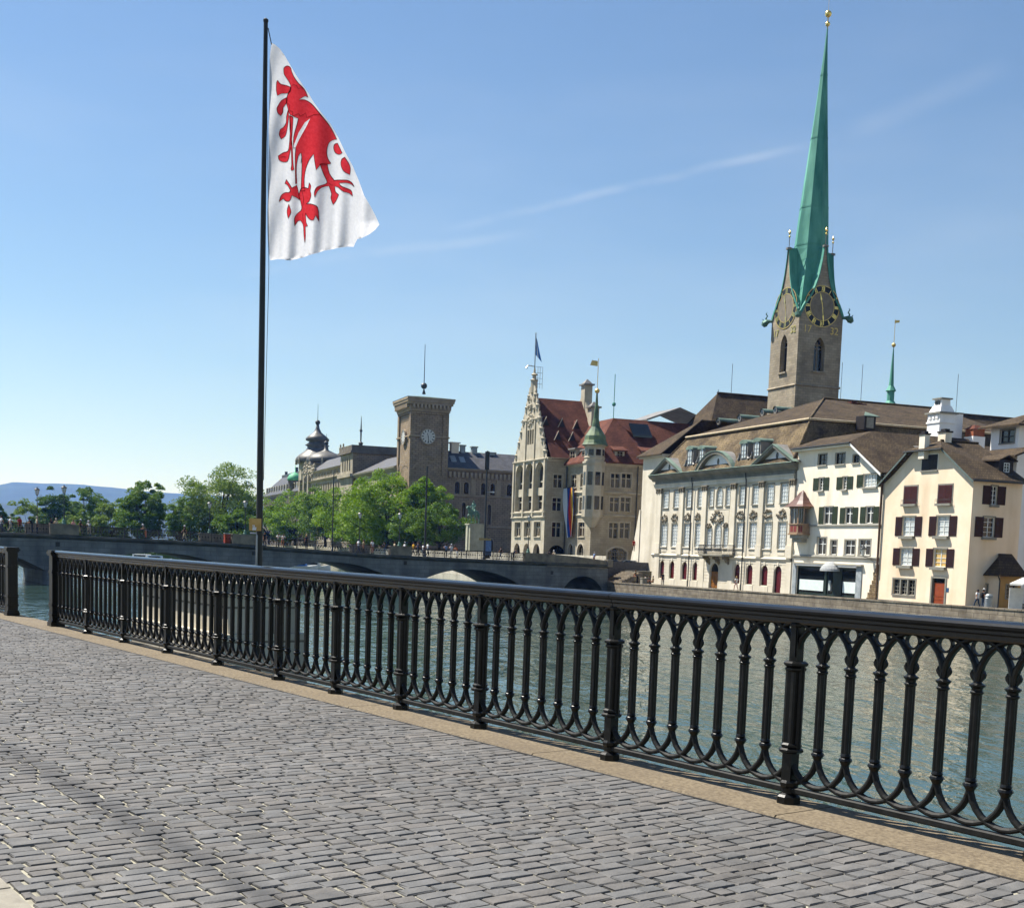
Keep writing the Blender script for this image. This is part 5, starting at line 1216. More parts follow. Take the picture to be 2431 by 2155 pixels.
for p in ((440, 240, 500, 425), (552, 235, 612, 395), (948, 182, 1018, 370), (1070, 165, 1142, 350)):
    yq = -.1; x0, x1, z0, z1 = b.rect('E', yq, *p); w = x1 - x0; c = (x0 + x1) / 2
    dmr = put('dormer', MB().box(x0, x1, yq + .05, yq + 3.0, z0, z1 - .35), LEAD, r_)
    q = MB(); n = 8
    o = [(c + (w / 2 + .12) * cos(pi * i / n), z1 - .4 + .5 * sin(pi * i / n)) for i in range(n + 1)]
    q.add([(x, yq - .12, z) for x, z in o] + [(x, yq + 3.6, z) for x, z in o], [(i, i + 1, n + 1 + i + 1, n + 1 + i) for i in range(n)] + [tuple(range(n + 1))]); put('dormer_roof', q, COPPER_P, dmr)
    b.window('E', yq + .05 - .16, (x0 + .28, x1 - .28, z0 + .25, z1 - .25, 'round'), LEAD, CURTAIN, 2, 4, rec=.12, ft=.05)
    put('dormer_volute', MB().tube([(x0 - .05, yq, z0 + .9), (x0 - .12, yq, z0 + .4), (x0 - .35, yq, z0 + .1)], [.08, .14, .2], 6).tube([(x1 + .05, yq, z0 + .9), (x1 + .12, yq, z0 + .4), (x1 + .35, yq, z0 + .1)], [.08, .14, .2], 6), LEAD, dmr)
for px_, py_ in ((1690, 1010), (1717, 1004), (1768, 996), (1822, 983), (1853, 977)):
    # on the upper east slope: find the point of that pixel on the slope plane
    P0 = Vector((0, 3.1, ZB)); nn = Vector((0, -(zap - ZB), yap - 3.1)).normalized()
    Minv = b.root.matrix_world.inverted() if False else None
    bpy.context.view_layer.update(); Mi = b.root.matrix_world.inverted(); dL = Mi.to_3x3() @ ray(px_, py_); oL = Mi @ EYEV
    s = (P0 - oL).dot(nn) / dL.dot(nn); p = oL + dL * s
    q = MB(); n = 12
    q.lathe([(.42, 0), (.42, .25)], n).xf(Matrix.Translation((p.x, p.y - .6, p.z + .15)) @ Matrix.Rotation(pi / 2, 4, 'X') @ Matrix.Diagonal((1, 1.15, 1, 1)))
    dmr = put('oval_dormer', q, LEAD, ru)
    q = MB().lathe([(.27, 0), (.001, 0.001)], n).xf(Matrix.Translation((p.x, p.y - .86, p.z + .15)) @ Matrix.Rotation(pi / 2, 4, 'X')); put('oval_window', q, GLASS, dmr)
    q = MB(); o = [(p.x + .5 * cos(pi * i / 8), p.z + .2 + .48 * sin(pi * i / 8)) for i in range(9)]
    q.add([(x, p.y - .95, z) for x, z in o] + [(x, p.y + 2.2, z) for x, z in o], [(i, i + 1, 10 + i, 9 + i) for i in range(8)]); put('dormer_roof', q, COPPER_P, dmr)
for px_, py_ in ((2062, 1000), (2252, 1035)):             # dormers on the steep north side
    yN, zN = b.N((px_ - 1520) * 4, (py_ - 1000) * 4, W_ - .8); dmr = put('dormer', MB().box(W_ - 2.2, W_ - .5, yN - .8, yN + .8, zN - 1.0, zN + .6), SHUT_K, r_)
    put('dormer_roof', MB().slab([(W_ - .2, yN - 1.1, zN + .6), (W_ - .2, yN + 1.1, zN + .6), (W_ - 1.6, yN, zN + 1.2)], .1), COPPER_P, dmr)
    put('dormer_window', MB().box(W_ - .52, W_ - .47, yN - .5, yN + .5, zN - .8, zN + .45), WINF_G, dmr)
for px_, py_ in ((2022, 962), (2035, 965), (2046, 967), (2069, 972)):
    yN, zN = b.N((px_ - 1520) * 4, (py_ - 1000) * 4, W_ / 2 + 1.5); put('chimney', MB().box(W_ / 2 + 1.1, W_ / 2 + 1.9, yN - .3, yN + .3, zN - 2.0, zN + .25).box(W_ / 2 + 1.0, W_ / 2 + 2.0, yN - .4, yN + .4, zN + .25, zN + .45), ROOF_RED, ru)
PAL = b

# ---- set-back wing at the far end of the palace with a raking buttress
w_ = Bld('buttressed_wing', 'narrow pale wing with a raking buttress beside the far end of the palace', 166.2, 81.2, -2.9).zoom(1520, 1000)
zw = w_.E(130, 345)[1]
put('wall', MB().box(0, 6.9, 0, 14, 0, zw), MEISEN, w_.root)
put('cornice', MB().box(-.5, 7.0, -.5, 14.2, zw, zw + .35), MEISEN, w_.root)
zr_ = zw + 5.5
put('roof', MB().slab([(-.8, -.8, zw + .35), (7.2, -.8, zw + .35), (7.2, 5.5, zr_)], .2).slab([(-.8, 14.5, zw + .35), (-.8, -.8, zw + .35), (7.2, 5.5, zr_), (7.2, 14.5, zr_)], .2), ROOF_BR, w_.root)
q = MB(); zb_ = w_.E(100, 1000)[1]; q.add([(-3.6, -.1, 0), (0, -.1, 0), (0, -.1, zb_ + 2.5), (-.35, -.1, zb_ + 2.5), (-3.6, 1.1, 0), (0, 1.1, 0), (0, 1.1, zb_ + 2.5), (-.35, 1.1, zb_ + 2.5)], [(0, 1, 2, 3), (7, 6, 5, 4), (0, 3, 7, 4), (3, 2, 6, 7)])
put('buttress', q, MEISEN, w_.root)
# ------------------------------------------------------------------ minster: tower with green spire, long nave roof
t6 = lambda x, y: (1780 + x / 3.775, 500 + y / 3.775)
ch = Bld('minster_church', 'minster church with slender green copper spire, clock tower and long brown nave roof', 168.1, 103, -2.5, 'church').zoom(1780, 500, 3.775)
TW = 7.6; z_band = ch.E(400, 1560)[1]; z_sp = ch.E(440, 905)[1]; z_tip = ch.N(702, 322, TW)[1]; z_top = ch.E((1967 - 1780) * 3.775, (50 - 500) * 3.775, TW / 2)[1]
a = TW / 2
def gcurve(n=10):                                          # ogee gable edge: from the corner up to the tip, in (s from centre, z)
    pts = []
    for i in range(n + 1):
        f = i / n
        s = (1 - f) ** 1.0; 
        x = np.interp(f, [0, .06, .17, .32, .43, .6, .8, 1], [1, .93, .74, .47, .34, .21, .11, .05]); pts.append((a * x, z_sp + (z_tip - z_sp) * f))
    return pts
gc = gcurve()
def gable_poly():
    left = [(a - x, z) for x, z in reversed(gc)]
    right = [(a + x, z) for x, z in gc]
    return [(0, 0), (TW, 0)] + right + left
wN = ch.rect('N', TW, 560, 1135, 668, 1440) + ('point',); wE = ch.rect('E', 0, 268, 1110, 358, 1445) + ('point',)
wN = (a - .95, a + .95, wN[2], wN[3], 'point'); wE = (a - .95, a + .95, wE[2], wE[3], 'point')
ch.wall('E', 0, gable_poly(), [wE], CHURCH, .9, 'tower_wall'); ch.wall('N', TW, gable_poly(), [wN], CHURCH, .9, 'tower_wall')
mbk = MB(); P = gable_poly()
for T in (lambda s, z: (s, TW, z), lambda s, z: (0, s, z)):
    vs_, fs_ = cdt([], [P]); mbk.add([T(v.x, v.y) for v in vs_], [tuple(f) for f in fs_ if inpoly(sum(vs_[i].x for i in f) / 3, sum(vs_[i].y for i in f) / 3, P)])
put('tower_wall', mbk, CHURCH, ch.root)
for face, pos, o in (('E', 0, wE), ('N', TW, wN)):
    ch.window(face, pos, o, DIALG, GLASS, 2, (.68,), ft=.14, bt=.14, rec=.75, sill=(CHURCH, .25), sillw=.25)
    ch.box('louvre', face, pos, o[0] + .35, o[1] - .35, o[3] - 1.15, o[3] - .9, -.7, DIALG, d0=-.8)
    s0, s1 = a - a, TW
    T = ch.tf(face, pos)
    q = MB(); n = 4; prof = [(0, z_band - .12), (.16, z_band - .02), (.16, z_band + .05), (0, z_band + .22)]
    q.add([T(-.16, z, d) for d, z in prof] + [T(TW + .16, z, d) for d, z in prof], [(i, i + 1, n + i + 1, n + i) for i in range(3)] + [tuple(range(n))]); put('string_course', q, CHURCH, ch.root)
put('corner_pier', MB().box(TW - .35, TW + .05, -.05, .35, 0, z_sp), CHURCH, ch.root)
# clocks
zc = (ch.N(660, 670, TW)[1] + ch.N(660, 1050, TW)[1]) / 2; rcl = 3.05
for face, pos in (('E', 0), ('N', TW)):
    T = ch.tf(face, pos); c = a
    def ringm(r0, r1, d, m, nm, par, seg=48):
        q = MB(); q.add([T(c + r * cos(2 * pi * i / seg), zc + r * sin(2 * pi * i / seg), d) for i in range(seg) for r in (r0, r1)], [(2 * i, 2 * i + 1, 2 * ((i + 1) % seg) + 1, 2 * ((i + 1) % seg)) for i in range(seg)]); return put(nm, q, m, par)
    ck = ringm(0.02, rcl, .05, DIALG, 'clock_face', ch.root)
    ringm(rcl * .70, rcl * .97, .062, NAVY, 'hour_ring', ck); ringm(rcl * .965, rcl, .075, GOLD_F, 'rim', ck); ringm(rcl * .675, rcl * .705, .075, GOLD_F, 'inner_rim', ck)
    q = MB(); num = {0: 'XII', 1: 'I', 2: 'II', 3: 'III', 4: 'IIII', 5: 'V', 6: 'VI', 7: 'VII', 8: 'VIII', 9: 'IX', 10: 'X', 11: 'XI'}
    for hnum, tx in num.items():
        ang = pi / 2 - hnum * pi / 6; wtot = sum({'I': .15, 'V': .3, 'X': .3}[g] for g in tx); off = -wtot / 2
        er = Vector((cos(ang), sin(ang))); et = Vector((sin(ang), -cos(ang)))
        def stroke(p0, p1, w):
            d = (p1 - p0).normalized(); nn = Vector((-d.y, d.x)) * w / 2
            q.add([T(c + p.x, zc + p.y, .085) for p in (p0 - nn, p1 - nn, p1 + nn, p0 + nn)], [(0, 1, 2, 3)])
        r0, r1 = rcl * .72, rcl * .95
        for g in tx:
            gw = {'I': .15, 'V': .3, 'X': .3}[g]; m_ = off + gw / 2
            if g == 'I': stroke(er * r0 + et * m_, er * r1 + et * m_, .085)
            elif g == 'V': stroke(er * r0 + et * m_, er * r1 + et * (m_ - .11), .07); stroke(er * r0 + et * m_, er * r1 + et * (m_ + .11), .05)
            else: stroke(er * r0 + et * (m_ - .11), er * r1 + et * (m_ + .11), .07); stroke(er * r0 + et * (m_ + .11), er * r1 + et * (m_ - .11), .05)
            off += gw
    put('numerals', q, GOLD, ck, kind='stuff')
    q = MB()
    for ang, ln, w in ((radians(90 + 14), rcl * .62, .22), (radians(-90 + 8), rcl * .9, .18)):
        d = Vector((cos(ang), sin(ang))); nn = Vector((-d.y, d.x))
        for f0, f1, k in ((-.2, .5, .5), (.5, .72, 1.3), (.72, 1.0, .6)):
            q.add([T(c + (d * ln * f + nn * w * k * s).x, zc + (d * ln * f + nn * w * k * s).y, .13) for f, s in ((f0, -.5), (f1, -.35), (f1, .35), (f0, .5))], [(0, 1, 2, 3)])
    put('hands', q, GOLD, ck)
# date on the tower: 17 32 in gilt figures
def text_mesh(txt, size, name):
    cu = bpy.data.curves.new(name, 'FONT'); cu.body = txt; cu.size = size; cu.extrude = .02; cu.align_x = 'CENTER'
    o = bpy.data.objects.new(name, cu); col.objects.link(o); bpy.context.view_layer.update()
    me = bpy.data.meshes.new_from_object(o.evaluated_get(bpy.context.evaluated_depsgraph_get())); bpy.data.objects.remove(o); bpy.data.curves.remove(cu); return me
for face, pos in (('E', 0), ('N', TW)):
    zN = zc - rcl - .55
    for txt, s in (('17', a - 2.35), ('32', a + 2.35)):
        me = text_mesh(txt, 1.5, 'date_figures'); me.materials.clear(); me.materials.append(GOLD_F if face == 'N' else GOLD)
        o = link('date_figures', me, ch.root, ch.tf(face, pos)(s, zN - .35, .06)); o.rotation_euler = (pi / 2, 0, 0 if face == 'E' else pi / 2)
# copper helm: ruled surfaces from the gable edges to the valleys, then an eight-sided needle
ro = 2.62
def oct_pt(k, r): an = k * pi / 4; return (a + r * cos(an), a + r * sin(an))
# gable roofs: each ogee edge runs back into the spire
for k, (dx, dy) in enumerate(((0, -1), (1, 0), (0, 1), (-1, 0))):
    q = MB(); edge = [(-x, z) for x, z in gc] + [(x, z) for x, z in reversed(gc)]; n = len(edge)
    for dep, up_ in ((a + .16, .05), (a - 2.6, .25)):
        for x, z in edge: q.v.append((a + dx * dep - dy * x, a + dy * dep + dx * x, z + up_))
    q.f = [(i, i + 1, n + i + 1, n + i) for i in range(n - 1)]; q.m = [0] * (n - 1)
    lo_ = len(q.v); q.add([(a + dx * (a + .16) - dy * x, a + dy * (a + .16) + dx * x, z + .05) for x, z in edge] + [(a + dx * (a + .16) - dy * x * .93, a + dy * (a + .16) + dx * x * .93, z - .22) for x, z in edge], [(i, i + 1, n + i + 1, n + i) for i in range(n - 1)])
    put('gable_roof', q, COPPER, ch.root)
q = MB(); zs0 = z_sp - .15
levels = [(z_sp - .15 + (z_tip - z_sp) * f, ro * (1 + .12 * (1 - f)), ro + (a * 1.42 - ro) * (1 - f) ** 1.35) for f in (0, .06, .14, .25, .4, .55, .7, .85)]
levels += [(z_tip + (z_top - z_tip) * f, ro * r, ro * r) for f, r in ((0, 1.0), (.155, .86), (.31, .70), (.45, .545), (.6, .385), (.76, .22), (.89, .1), (1.0, .02))]
for z, rax, rco in levels: q.v += [(*oct_pt(k, rco if k % 2 else rax), z) for k in range(8)]
for j in range(len(levels) - 1):
    for k in range(8): q.f.append((j * 8 + k, j * 8 + (k + 1) % 8, (j + 1) * 8 + (k + 1) % 8, (j + 1) * 8 + k)); q.m.append(0)
q.v = [(x, y + .7 * max(0, (z - z_tip) / (z_top - z_tip)), z) for x, y, z in q.v]
put('spire', q, COPPER, ch.root)
sbm = MB()
for f in (.02, .19, .5, .78):
    z = z_tip + (z_top - z_tip) * f; r = float(np.interp(z, [l[0] for l in levels], [l[1] for l in levels])) + .05; q2 = MB(); q2.v = [(oct_pt(k, r)[0], oct_pt(k, r)[1] + .7 * f, z + dz) for dz in (-.08, .08) for k in range(8)]
    q2.f = [(k, (k + 1) % 8, 8 + (k + 1) % 8, 8 + k) for k in range(8)]; q2.m = [0] * 8; put('spire_band', q2, COPPER, ch.root)
for z, r in ((z_top + .1, .36), (z_top + 1.55, .5)): put('gilt_ball', MB().ball((a, a + .7, z), r, 14), GOLD, ch.root, smooth=True)
put('finial_rod', MB().tube([(a, a + .7, z_top - 1), (a, a + .7, z_top + 1.6)], .09, 6).tube([(a, a + .7, z_top + 2.0), (a, a + .7, z_top + 4.5)], .025, 5), GOLD_F, ch.root)
for x, y in ((a, -.05), (TW + .05, a), (a, TW + .05), (-.05, a)):
    fn = put('gable_finial', MB().tube([(x, y, z_tip - .1), (x, y, z_tip + 1.7)], .06, 6).lathe([(.45, -.15), (.45, .12), (.1, .2)], 6, (x, y, z_tip)), LEAD, ch.root)
    put('gilt_flame', MB().ball((x, y, z_tip + 1.75), .17, 10).lathe([(.05, 0), (.2, .25), (.16, .42), (.02, .7)], 8, (x, y, z_tip + 2.0)), GOLD, fn)
# dragon waterspouts at the corners
for sx, sy in ((1, 1), (1, -1), (-1, -1)):
    d = Vector((sx, sy, 0)).normalized(); p = Vector((a + sx * a, a + sy * a, z_sp - .3)); e = lambda f, h: p + d * f * .8 + Vector((0, 0, h * .85))
    put('waterspout', MB().tube([e(-.2, 0), e(.4, .05), e(.9, .0), e(1.4, -.35), e(1.75, -.75)], [.2, .24, .4, .55, .3], 7).tube([e(1.0, .1), e(1.2, .6), e(.9, 1.0), e(1.2, 1.4), e(1.0, 1.7)], [.14, .12, .1, .09, .03], 6).tube([e(1.5, -.1), e(1.7, .35), e(1.9, .5)], [.1, .08, .03], 5), BRONZE, ch.root)
# nave roofs behind the tower, ridge running west
ch.zoom(0, 0, 1)
XR = -13.0                                                 # ridge line 13 m beyond the tower
yl, zl_ = ch.N(1703, 934, XR); yr1, zr1 = ch.N(2300, 995, XR)
ye, ze = yl - 7.5, zl_ - 11.5
q = MB().slab([(XR + 10, ye, ze), (XR + 10, 75, ze), (XR, 75, zl_), (XR, yl, zl_)], .3).slab([(XR - 10, ye, ze), (XR + 10, ye, ze), (XR, yl, zl_)], .3).slab([(XR - 10, 75, ze), (XR - 10, ye, ze), (XR, yl, zl_), (XR, 75, zl_)], .3)
put('nave_roof', q, ROOF_BR, ch.root)
put('ridge_tiles', MB().tube([(XR, yl, zl_ + .1), (XR, 75, zl_ + .1)], .2, 6), ROOF_BR, ch.root)
put('nave_wall', MB().box(XR - 9.3, XR + 9.3, ye + .7, 74, 0, ze), CHURCH, ch.root)
yf, zf = ch.N(2112, 975, XR); zt_ = ch.N(2117, 823, XR)[1]; zf2 = zl_
fc = put('fleche', MB().lathe([(1.1, -.4), (1.0, .8), (.62, 1.3), (.62, 2.8), (.9, 3.0), (.42, 3.9), (.25, 7), (.06, zt_ - zf2)], 8, (XR, yf, zf2)), COPPER, ch.root)
put('fleche_ball', MB().ball((XR, yf, zt_ + .3), .38, 10).tube([(XR, yf, zt_), (XR, yf, zt_ + 4.6)], .05, 5).add([(XR, yf - .1, zt_ + 4.0), (XR, yf + .9, zt_ + 4.2), (XR, yf + .9, zt_ + 4.6), (XR, yf - .1, zt_ + 4.5)], [(0, 1, 2, 3)]), GOLD_F, fc)
for x_ in (2021, 2070, 2300): yy, zz = ch.N(x_, 930, XR + 3); put('lightning_rod', MB().tube([(XR, yy, zl_ - .2), (XR, yy, zl_ + 7)], .04, 4), DARKMET, ch.root)
yy, zz = ch.N(1736, 930, XR); put('lightning_rod', MB().tube([(XR, yy, zl_ - .2), (XR, yy, zl_ + 5)], .04, 4), DARKMET, ch.root)

# ------------------------------------------------------------------ town hall annex (gabled stone building with red roofs and a turret)
b = Bld('gabled_town_house', 'large grey stone building with stepped gable, red tiled roofs and a green onion turret', 204.0, 74.6, -.1).zoom(1200, 960)
W_ = 15.6; ZE = 16.5; D1 = b.N(572, 1070, W_)[0]
gx0, gz = b.E(85, 520); gx1, _ = b.E(350, 500); zpk = b.E(210, 0)[1]; zpk2 = b.E((1262 - 1200) * 4, (905 - 960) * 4)[1]
ar = [b.rect('E', 0, 85, 575, 150, 1015) + ('round',), b.rect('E', 0, 168, 560, 232, 1010) + ('round',), b.rect('E', 0, 252, 545, 320, 1003) + ('round',)]
ar = [(i * 4.6 + 1.35, i * 4.6 + 5.1, 5.0 + 3.0, 15.3, 'round') for i in range(3)]
def zz(y, x=200): return b.E(x, y)[1]
za0, za1 = zz(1012), zz(562)
ar = [(i * 4.65 + 1.2, i * 4.65 + 5.1, za0, za1, 'round') for i in range(3)]
lw = [(i * 4.65 + 1.7, i * 4.65 + 4.6, zz(1255), zz(1115)) for i in range(3)]
ga = [(i * 4.65 + 1.5, i * 4.65 + 4.6, .05, zz(1318), 'round') for i in range(3)]
gw = [(W_ / 2 - 1.55 + i * 1.1, W_ / 2 - .65 + i * 1.1, zz(385), zz(250)) for i in range(3)]
# stepped, curved gable outline
gz0 = ZE; H = zpk2 - gz0
stp = [(1.0, 0), (.97, .05), (.88, .07), (.80, .22), (.74, .23), (.66, .36), (.62, .36), (.53, .50), (.49, .50), (.40, .66), (.35, .66), (.28, .80), (.22, .80), (.18, .92), (.10, .94), (.06, 1.0)]
c = W_ / 2; outl = [(0, 0), (W_, 0)] + [(c + c * x, gz0 + H * z) for x, z in stp] + [(c - c * x, gz0 + H * z) for x, z in reversed(stp)]
b.wall('E', 0, outl, ar + lw + ga + gw, STADT_T, .9)
for o in ar: b.window('E', 0, o, STADT_T, GLASS, 2, 5, ft=.3, bt=.25, rec=.8); b.box('balcony_panel', 'E', 0, o[0] + .05, o[1] - .05, (o[2] + o[3]) / 2 - 1.5, (o[2] + o[3]) / 2 - .2, -.45, STADT_T, d0=-.75)
for o in lw: b.window('E', 0, o, STADT_T, GLASS_B, 3, (.62,), ft=.16, bt=.18, rec=.4, surround=(.2, .08, STADT_T), sill=(STADT_T, .2))
for o in ga: b.window('E', 0, o, WINF_D, GLASS, 2, 2, rec=.7)
for o in gw: b.window('E', 0, o, STADT_T, GLASS, 1, 3, rec=.35)
for z in (zz(1075), zz(1030), ZE - .1, zz(160)):
    wid = 1.0 if z < ZE + 1 else .55; b.bands('string_course', 'E', 0, [(0, z - .2), (.22, z - .05), (.25, z + .1), (0, z + .2)], c - c * wid - (.1 if wid == 1 else 0), c + c * wid + (.1 if wid == 1 else 0), STADT_T)
for x in (.5, 5.15 + .35, 10.1, W_ - .5): b.box('buttress_strip', 'E', 0, x - .3, x + .3, zz(1075) + .2, ZE - .3, .22, STADT_T)
for x in (c - 2.1, c + 2.1): b.box('buttress_strip', 'E', 0, x - .2, x + .2, ZE + .15, zz(160) - .2, .18, STADT_T)
rs_ = random.Random(8)
for i, (x, z) in enumerate(stp):
    if i in (2, 4, 6, 8, 10, 12):
        for sg in (-1, 1): put('gable_ornament', MB().lathe([(.4, 0), (.4, .7), (.5, .8), (.22, 1.0), (.24, 1.4), (.06, 1.9)], 8, (c + sg * c * (x - .03), .15, gz0 + H * z - .5)), STADT_T, b.root)
q = MB()
for i in range(40): q.ball((c + rs_.uniform(-1.9, 1.9) * .8, -.06, zz(90) + rs_.uniform(-2.2, 2.6)), rs_.uniform(.12, .34), 7)
put('gable_relief', q, STADT_T, b.root)
# north side of the gabled block
ns = [b.rect('N', W_, 455, 665, 540, 792), b.rect('N', W_, 445, 885, 532, 1012), b.rect('N', W_, 440, 1118, 525, 1260)]; na = (.8, 3.9, .05, b.N(460, 1335, W_)[1], 'round')
b.wall('N', W_, [(0, 0), (D1, 0), (D1, ZE), (0, ZE)], ns + [na], STADT)
for o in ns: b.window('N', W_, o, STADT_T, GLASS, 2, (.66,), ft=.08, bt=.11, rec=.22, surround=(.14, .05, STADT_T))
put('door_recess', MB().box(W_ - 1.2, W_ - .9, na[0] - .3, na[1] + .3, 0, na[3] + .3), GLASS, b.root)
put('wall', MB().box(.01, .6, .02, 14, 0, ZE).box(.6, W_ - .03, 13.4, 14, 0, ZE), STADT, b.root)
# second wing
D2 = D1; X2 = W_ + 10.4
e2 = [b.rect('E', D2, 620, 665, 675, 790), b.rect('E', D2, 712, 655, 762, 780), b.rect('E', D2, 703, 880, 757, 1005), b.rect('E', D2, 692, 1118, 750, 1255), b.rect('E', D2, 600, 1118, 640, 1255)]
e2 = [(o[0], o[1], o[2], o[3]) for o in e2]; e2a = [b.rect('E', D2, 597, 1322, 642, 1450) + ('round',), b.rect('E', D2, 680, 1322, 744, 1460) + ('round',)]
ZE2 = b.E(700, 560, D2)[1]
b.wall('E', D2, [(W_, 0), (X2, 0), (X2, ZE2), (W_, ZE2)], e2 + e2a, STADT)
for o in e2: b.window('E', D2, o, STADT_T, GLASS_B, 2, (.64,), ft=.08, bt=.11, rec=.22, surround=(.15, .05, STADT_T), sill=(STADT_T, .15))
for o in e2a: b.window('E', D2, o, STADT_T, GLASS, 2, 3, rec=.3, surround=(.25, .05, STADT_T))
n2 = []
for y0, y1 in ((655, 792), (880, 1018), (1122, 1272)):
    for x0, x1 in ((1000, 1085), (1103, 1195), (1300, 1375)):
        dx = {655: 0, 880: -10, 1122: -18}[y0]; n2.append(b.rect('N', X2, x0 + dx, y0, x1 + dx, y1))
na2 = [b.rect('N', X2, 970, 1360, 1150, 1470) + ('seg',), b.rect('N', X2, 1265, 1365, 1400, 1480) + ('seg',)]
na2 = [(o[0], o[1], .3, o[3], 'seg') for o in na2]
ZN2 = b.N(1100, 555, X2)[1]
b.wall('N', X2, [(D2, 0), (D2 + 26, 0), (D2 + 26, ZE2), (D2, ZE2)], n2 + na2, STADT)
for o in n2: b.window('N', X2, o, STADT_T, GLASS, 2, (.64,), ft=.08, bt=.12, rec=.25, surround=(.15, .05, STADT_T))
for o in na2: b.window('N', X2, o, STADT_T, GLASS, 5, 3, rec=.3, surround=(.3, .05, STADT_T))
for z in (b.N(1100, 1060, X2)[1], b.N(1100, 830, X2)[1] - .2): b.bands('string_course', 'N', X2, [(0, z - .2), (.2, z - .05), (.22, z + .08), (0, z + .2)], D2, D2 + 26, STADT_T); b.bands('string_course', 'E', D2, [(0, z - .2), (.2, z - .05), (.22, z + .08), (0, z + .2)], W_ + .02, X2, STADT_T)
for f, p, s0, s1 in (('N', X2, D2, D2 + 26), ('E', D2, W_ + .02, X2 + .5), ('N', W_, 0, D1)):
    zt_ = ZE2 if f != 'N' or p != W_ else ZE; b.bands('eaves_cornice', f, p, [(0, zt_ - .5), (.3, zt_ - .2), (.6, zt_ - .05), (.65, zt_ + .1), (0, zt_ + .15)], s0, s1, STADT_T)
for f, p, s, zz_ in (('N', W_, D1 - .2, ZE), ('N', X2, b.N(1240, 900, X2)[0], ZE2)): T = b.tf(f, p); put('downpipe', MB().tube([T(s, zz_ - .3, .25), T(s, .2, .25)], .09, 8), DARKMET, b.root)
# main roof
xr = W_ / 2; yr0, zr0 = b.N((1273 - 1200) * 4, (944 - 960) * 4, xr); yr1, _ = b.N((1382 - 1200) * 4, (956 - 960) * 4, xr)
rf = MB().slab([(W_ + .6, .6, ZE + .1), (W_ + .6, yr1, ZE + .1), (xr, yr1, zr0), (xr, .6, zr0)], .25).slab([(-.6, yr1, ZE + .1), (-.6, .6, ZE + .1), (xr, .6, zr0), (xr, yr1, zr0)], .25)
r_ = put('roof', rf, ROOF_RED, b.root)
put('fire_gable', MB().prism([(-.4, ZE - 2), (W_ + .4, ZE - 2), (W_ + .4, ZE + .4), (xr + .9, zr0 + .5), (xr - .9, zr0 + .5), (-.4, ZE + .4)], yr1, yr1 + .7, tf=lambda x, y, z: (x, z, y)), STADT_T, b.root)
for xc, zt_, zt2 in ((xr + .4, 11.5, 0), (xr + 3.6, 7.5, 0)):
    zb_ = zr0 - (abs(xc - xr)) * 1.4; hh_ = 3.2 if zt_ > 10 else 3.6
    c_ = put('chimney', MB().box(xc - .8, xc + .8, yr1 - .1, yr1 + 1.3, zb_ - 2, zb_ + hh_), STADT_T, r_); put('chimney_cap', MB().box(xc - 1.1, xc + 1.1, yr1 - .4, yr1 + 1.6, zb_ + hh_, zb_ + hh_ + .25).lathe([(1.1, 0), (.15, .8)], 4, (xc, yr1 + .6, zb_ + hh_ + .25), ph=pi / 4), LEAD, c_)
# triangular roof dormers
slp = (zr0 - ZE - .1) / (W_ + .6 - xr)
bpy.context.view_layer.update(); Mi = b.root.matrix_world.inverted()
for px_, py_ in ((385, 205), (535, 220), (675, 235), (500, 340), (635, 350)):
    dL = Mi.to_3x3() @ ray(1200 + px_ / 4, 960 + py_ / 4); oL = Mi @ EYEV; nn = Vector((slp, 0, 1)).normalized(); P0 = Vector((xr, 0, zr0)); s = (P0 - oL).dot(nn) / dL.dot(nn); p = oL + dL * s
    dmr = put('roof_dormer', MB().add([(p.x + .1, p.y - .7, p.z), (p.x + .1, p.y + .7, p.z), (p.x + .1, p.y, p.z + 1.5), (p.x - 1.2, p.y, p.z + 1.5)], [(0, 1, 2), (0, 2, 3), (1, 3, 2)]), ROOF_RED, r_)
    put('dormer_opening', MB().add([(p.x + .13, p.y - .52, p.z + .08), (p.x + .13, p.y + .52, p.z + .08), (p.x + .13, p.y, p.z + 1.25)], [(0, 1, 2)]), SHUT_K, dmr)
    put('dormer_edge', MB().tube([(p.x + .14, p.y - .75, p.z - .02), (p.x + .14, p.y, p.z + 1.55)], .07, 5), STADT_T, dmr)
# hipped roof of the second wing
x2r = (W_ + X2) / 2 - 1.0; y2, z2 = b.N(1025, 130, x2r); z2 = max(z2, ZE2 + 6)
rf = MB().slab([(X2 + .7, D2 - .7, ZE2 + .1), (X2 + .7, D2 + 26, ZE2 + .1), (x2r, D2 + 26, z2), (x2r, y2, z2)], .25).slab([(W_ - 5, D2 - .7, ZE2 + .1), (X2 + .7, D2 - .7, ZE2 + .1), (x2r, y2, z2), (W_ - 5, y2, z2)], .25)
r2_ = put('wing_roof', rf, ROOF_RED, b.root)
put('back_roof', MB().slab([(x2r, y2 + 6, z2 + .3), (x2r, y2 + 12, z2 + 2.6), (x2r - 9, y2 + 12, z2 + 2.6), (x2r - 9, y2 + 6, z2 + .3)], .3).slab([(x2r, y2 + 12, z2 + 2.6), (x2r, y2 + 20, z2), (x2r - 9, y2 + 20, z2), (x2r - 9, y2 + 12, z2 + 2.6)], .3), LEAD, b.root)
put('ridge_spike', MB().tube([(x2r, y2, z2), (x2r, y2, z2 + 7)], .06, 5).ball((x2r, y2, z2 + 2.2), .35, 8), COPPER, r2_)
put('lightning_rod', MB().tube([(x2r, y2 + 19, z2), (x2r, y2 + 19, z2 + 6)], .05, 4), DARKMET, r2_)
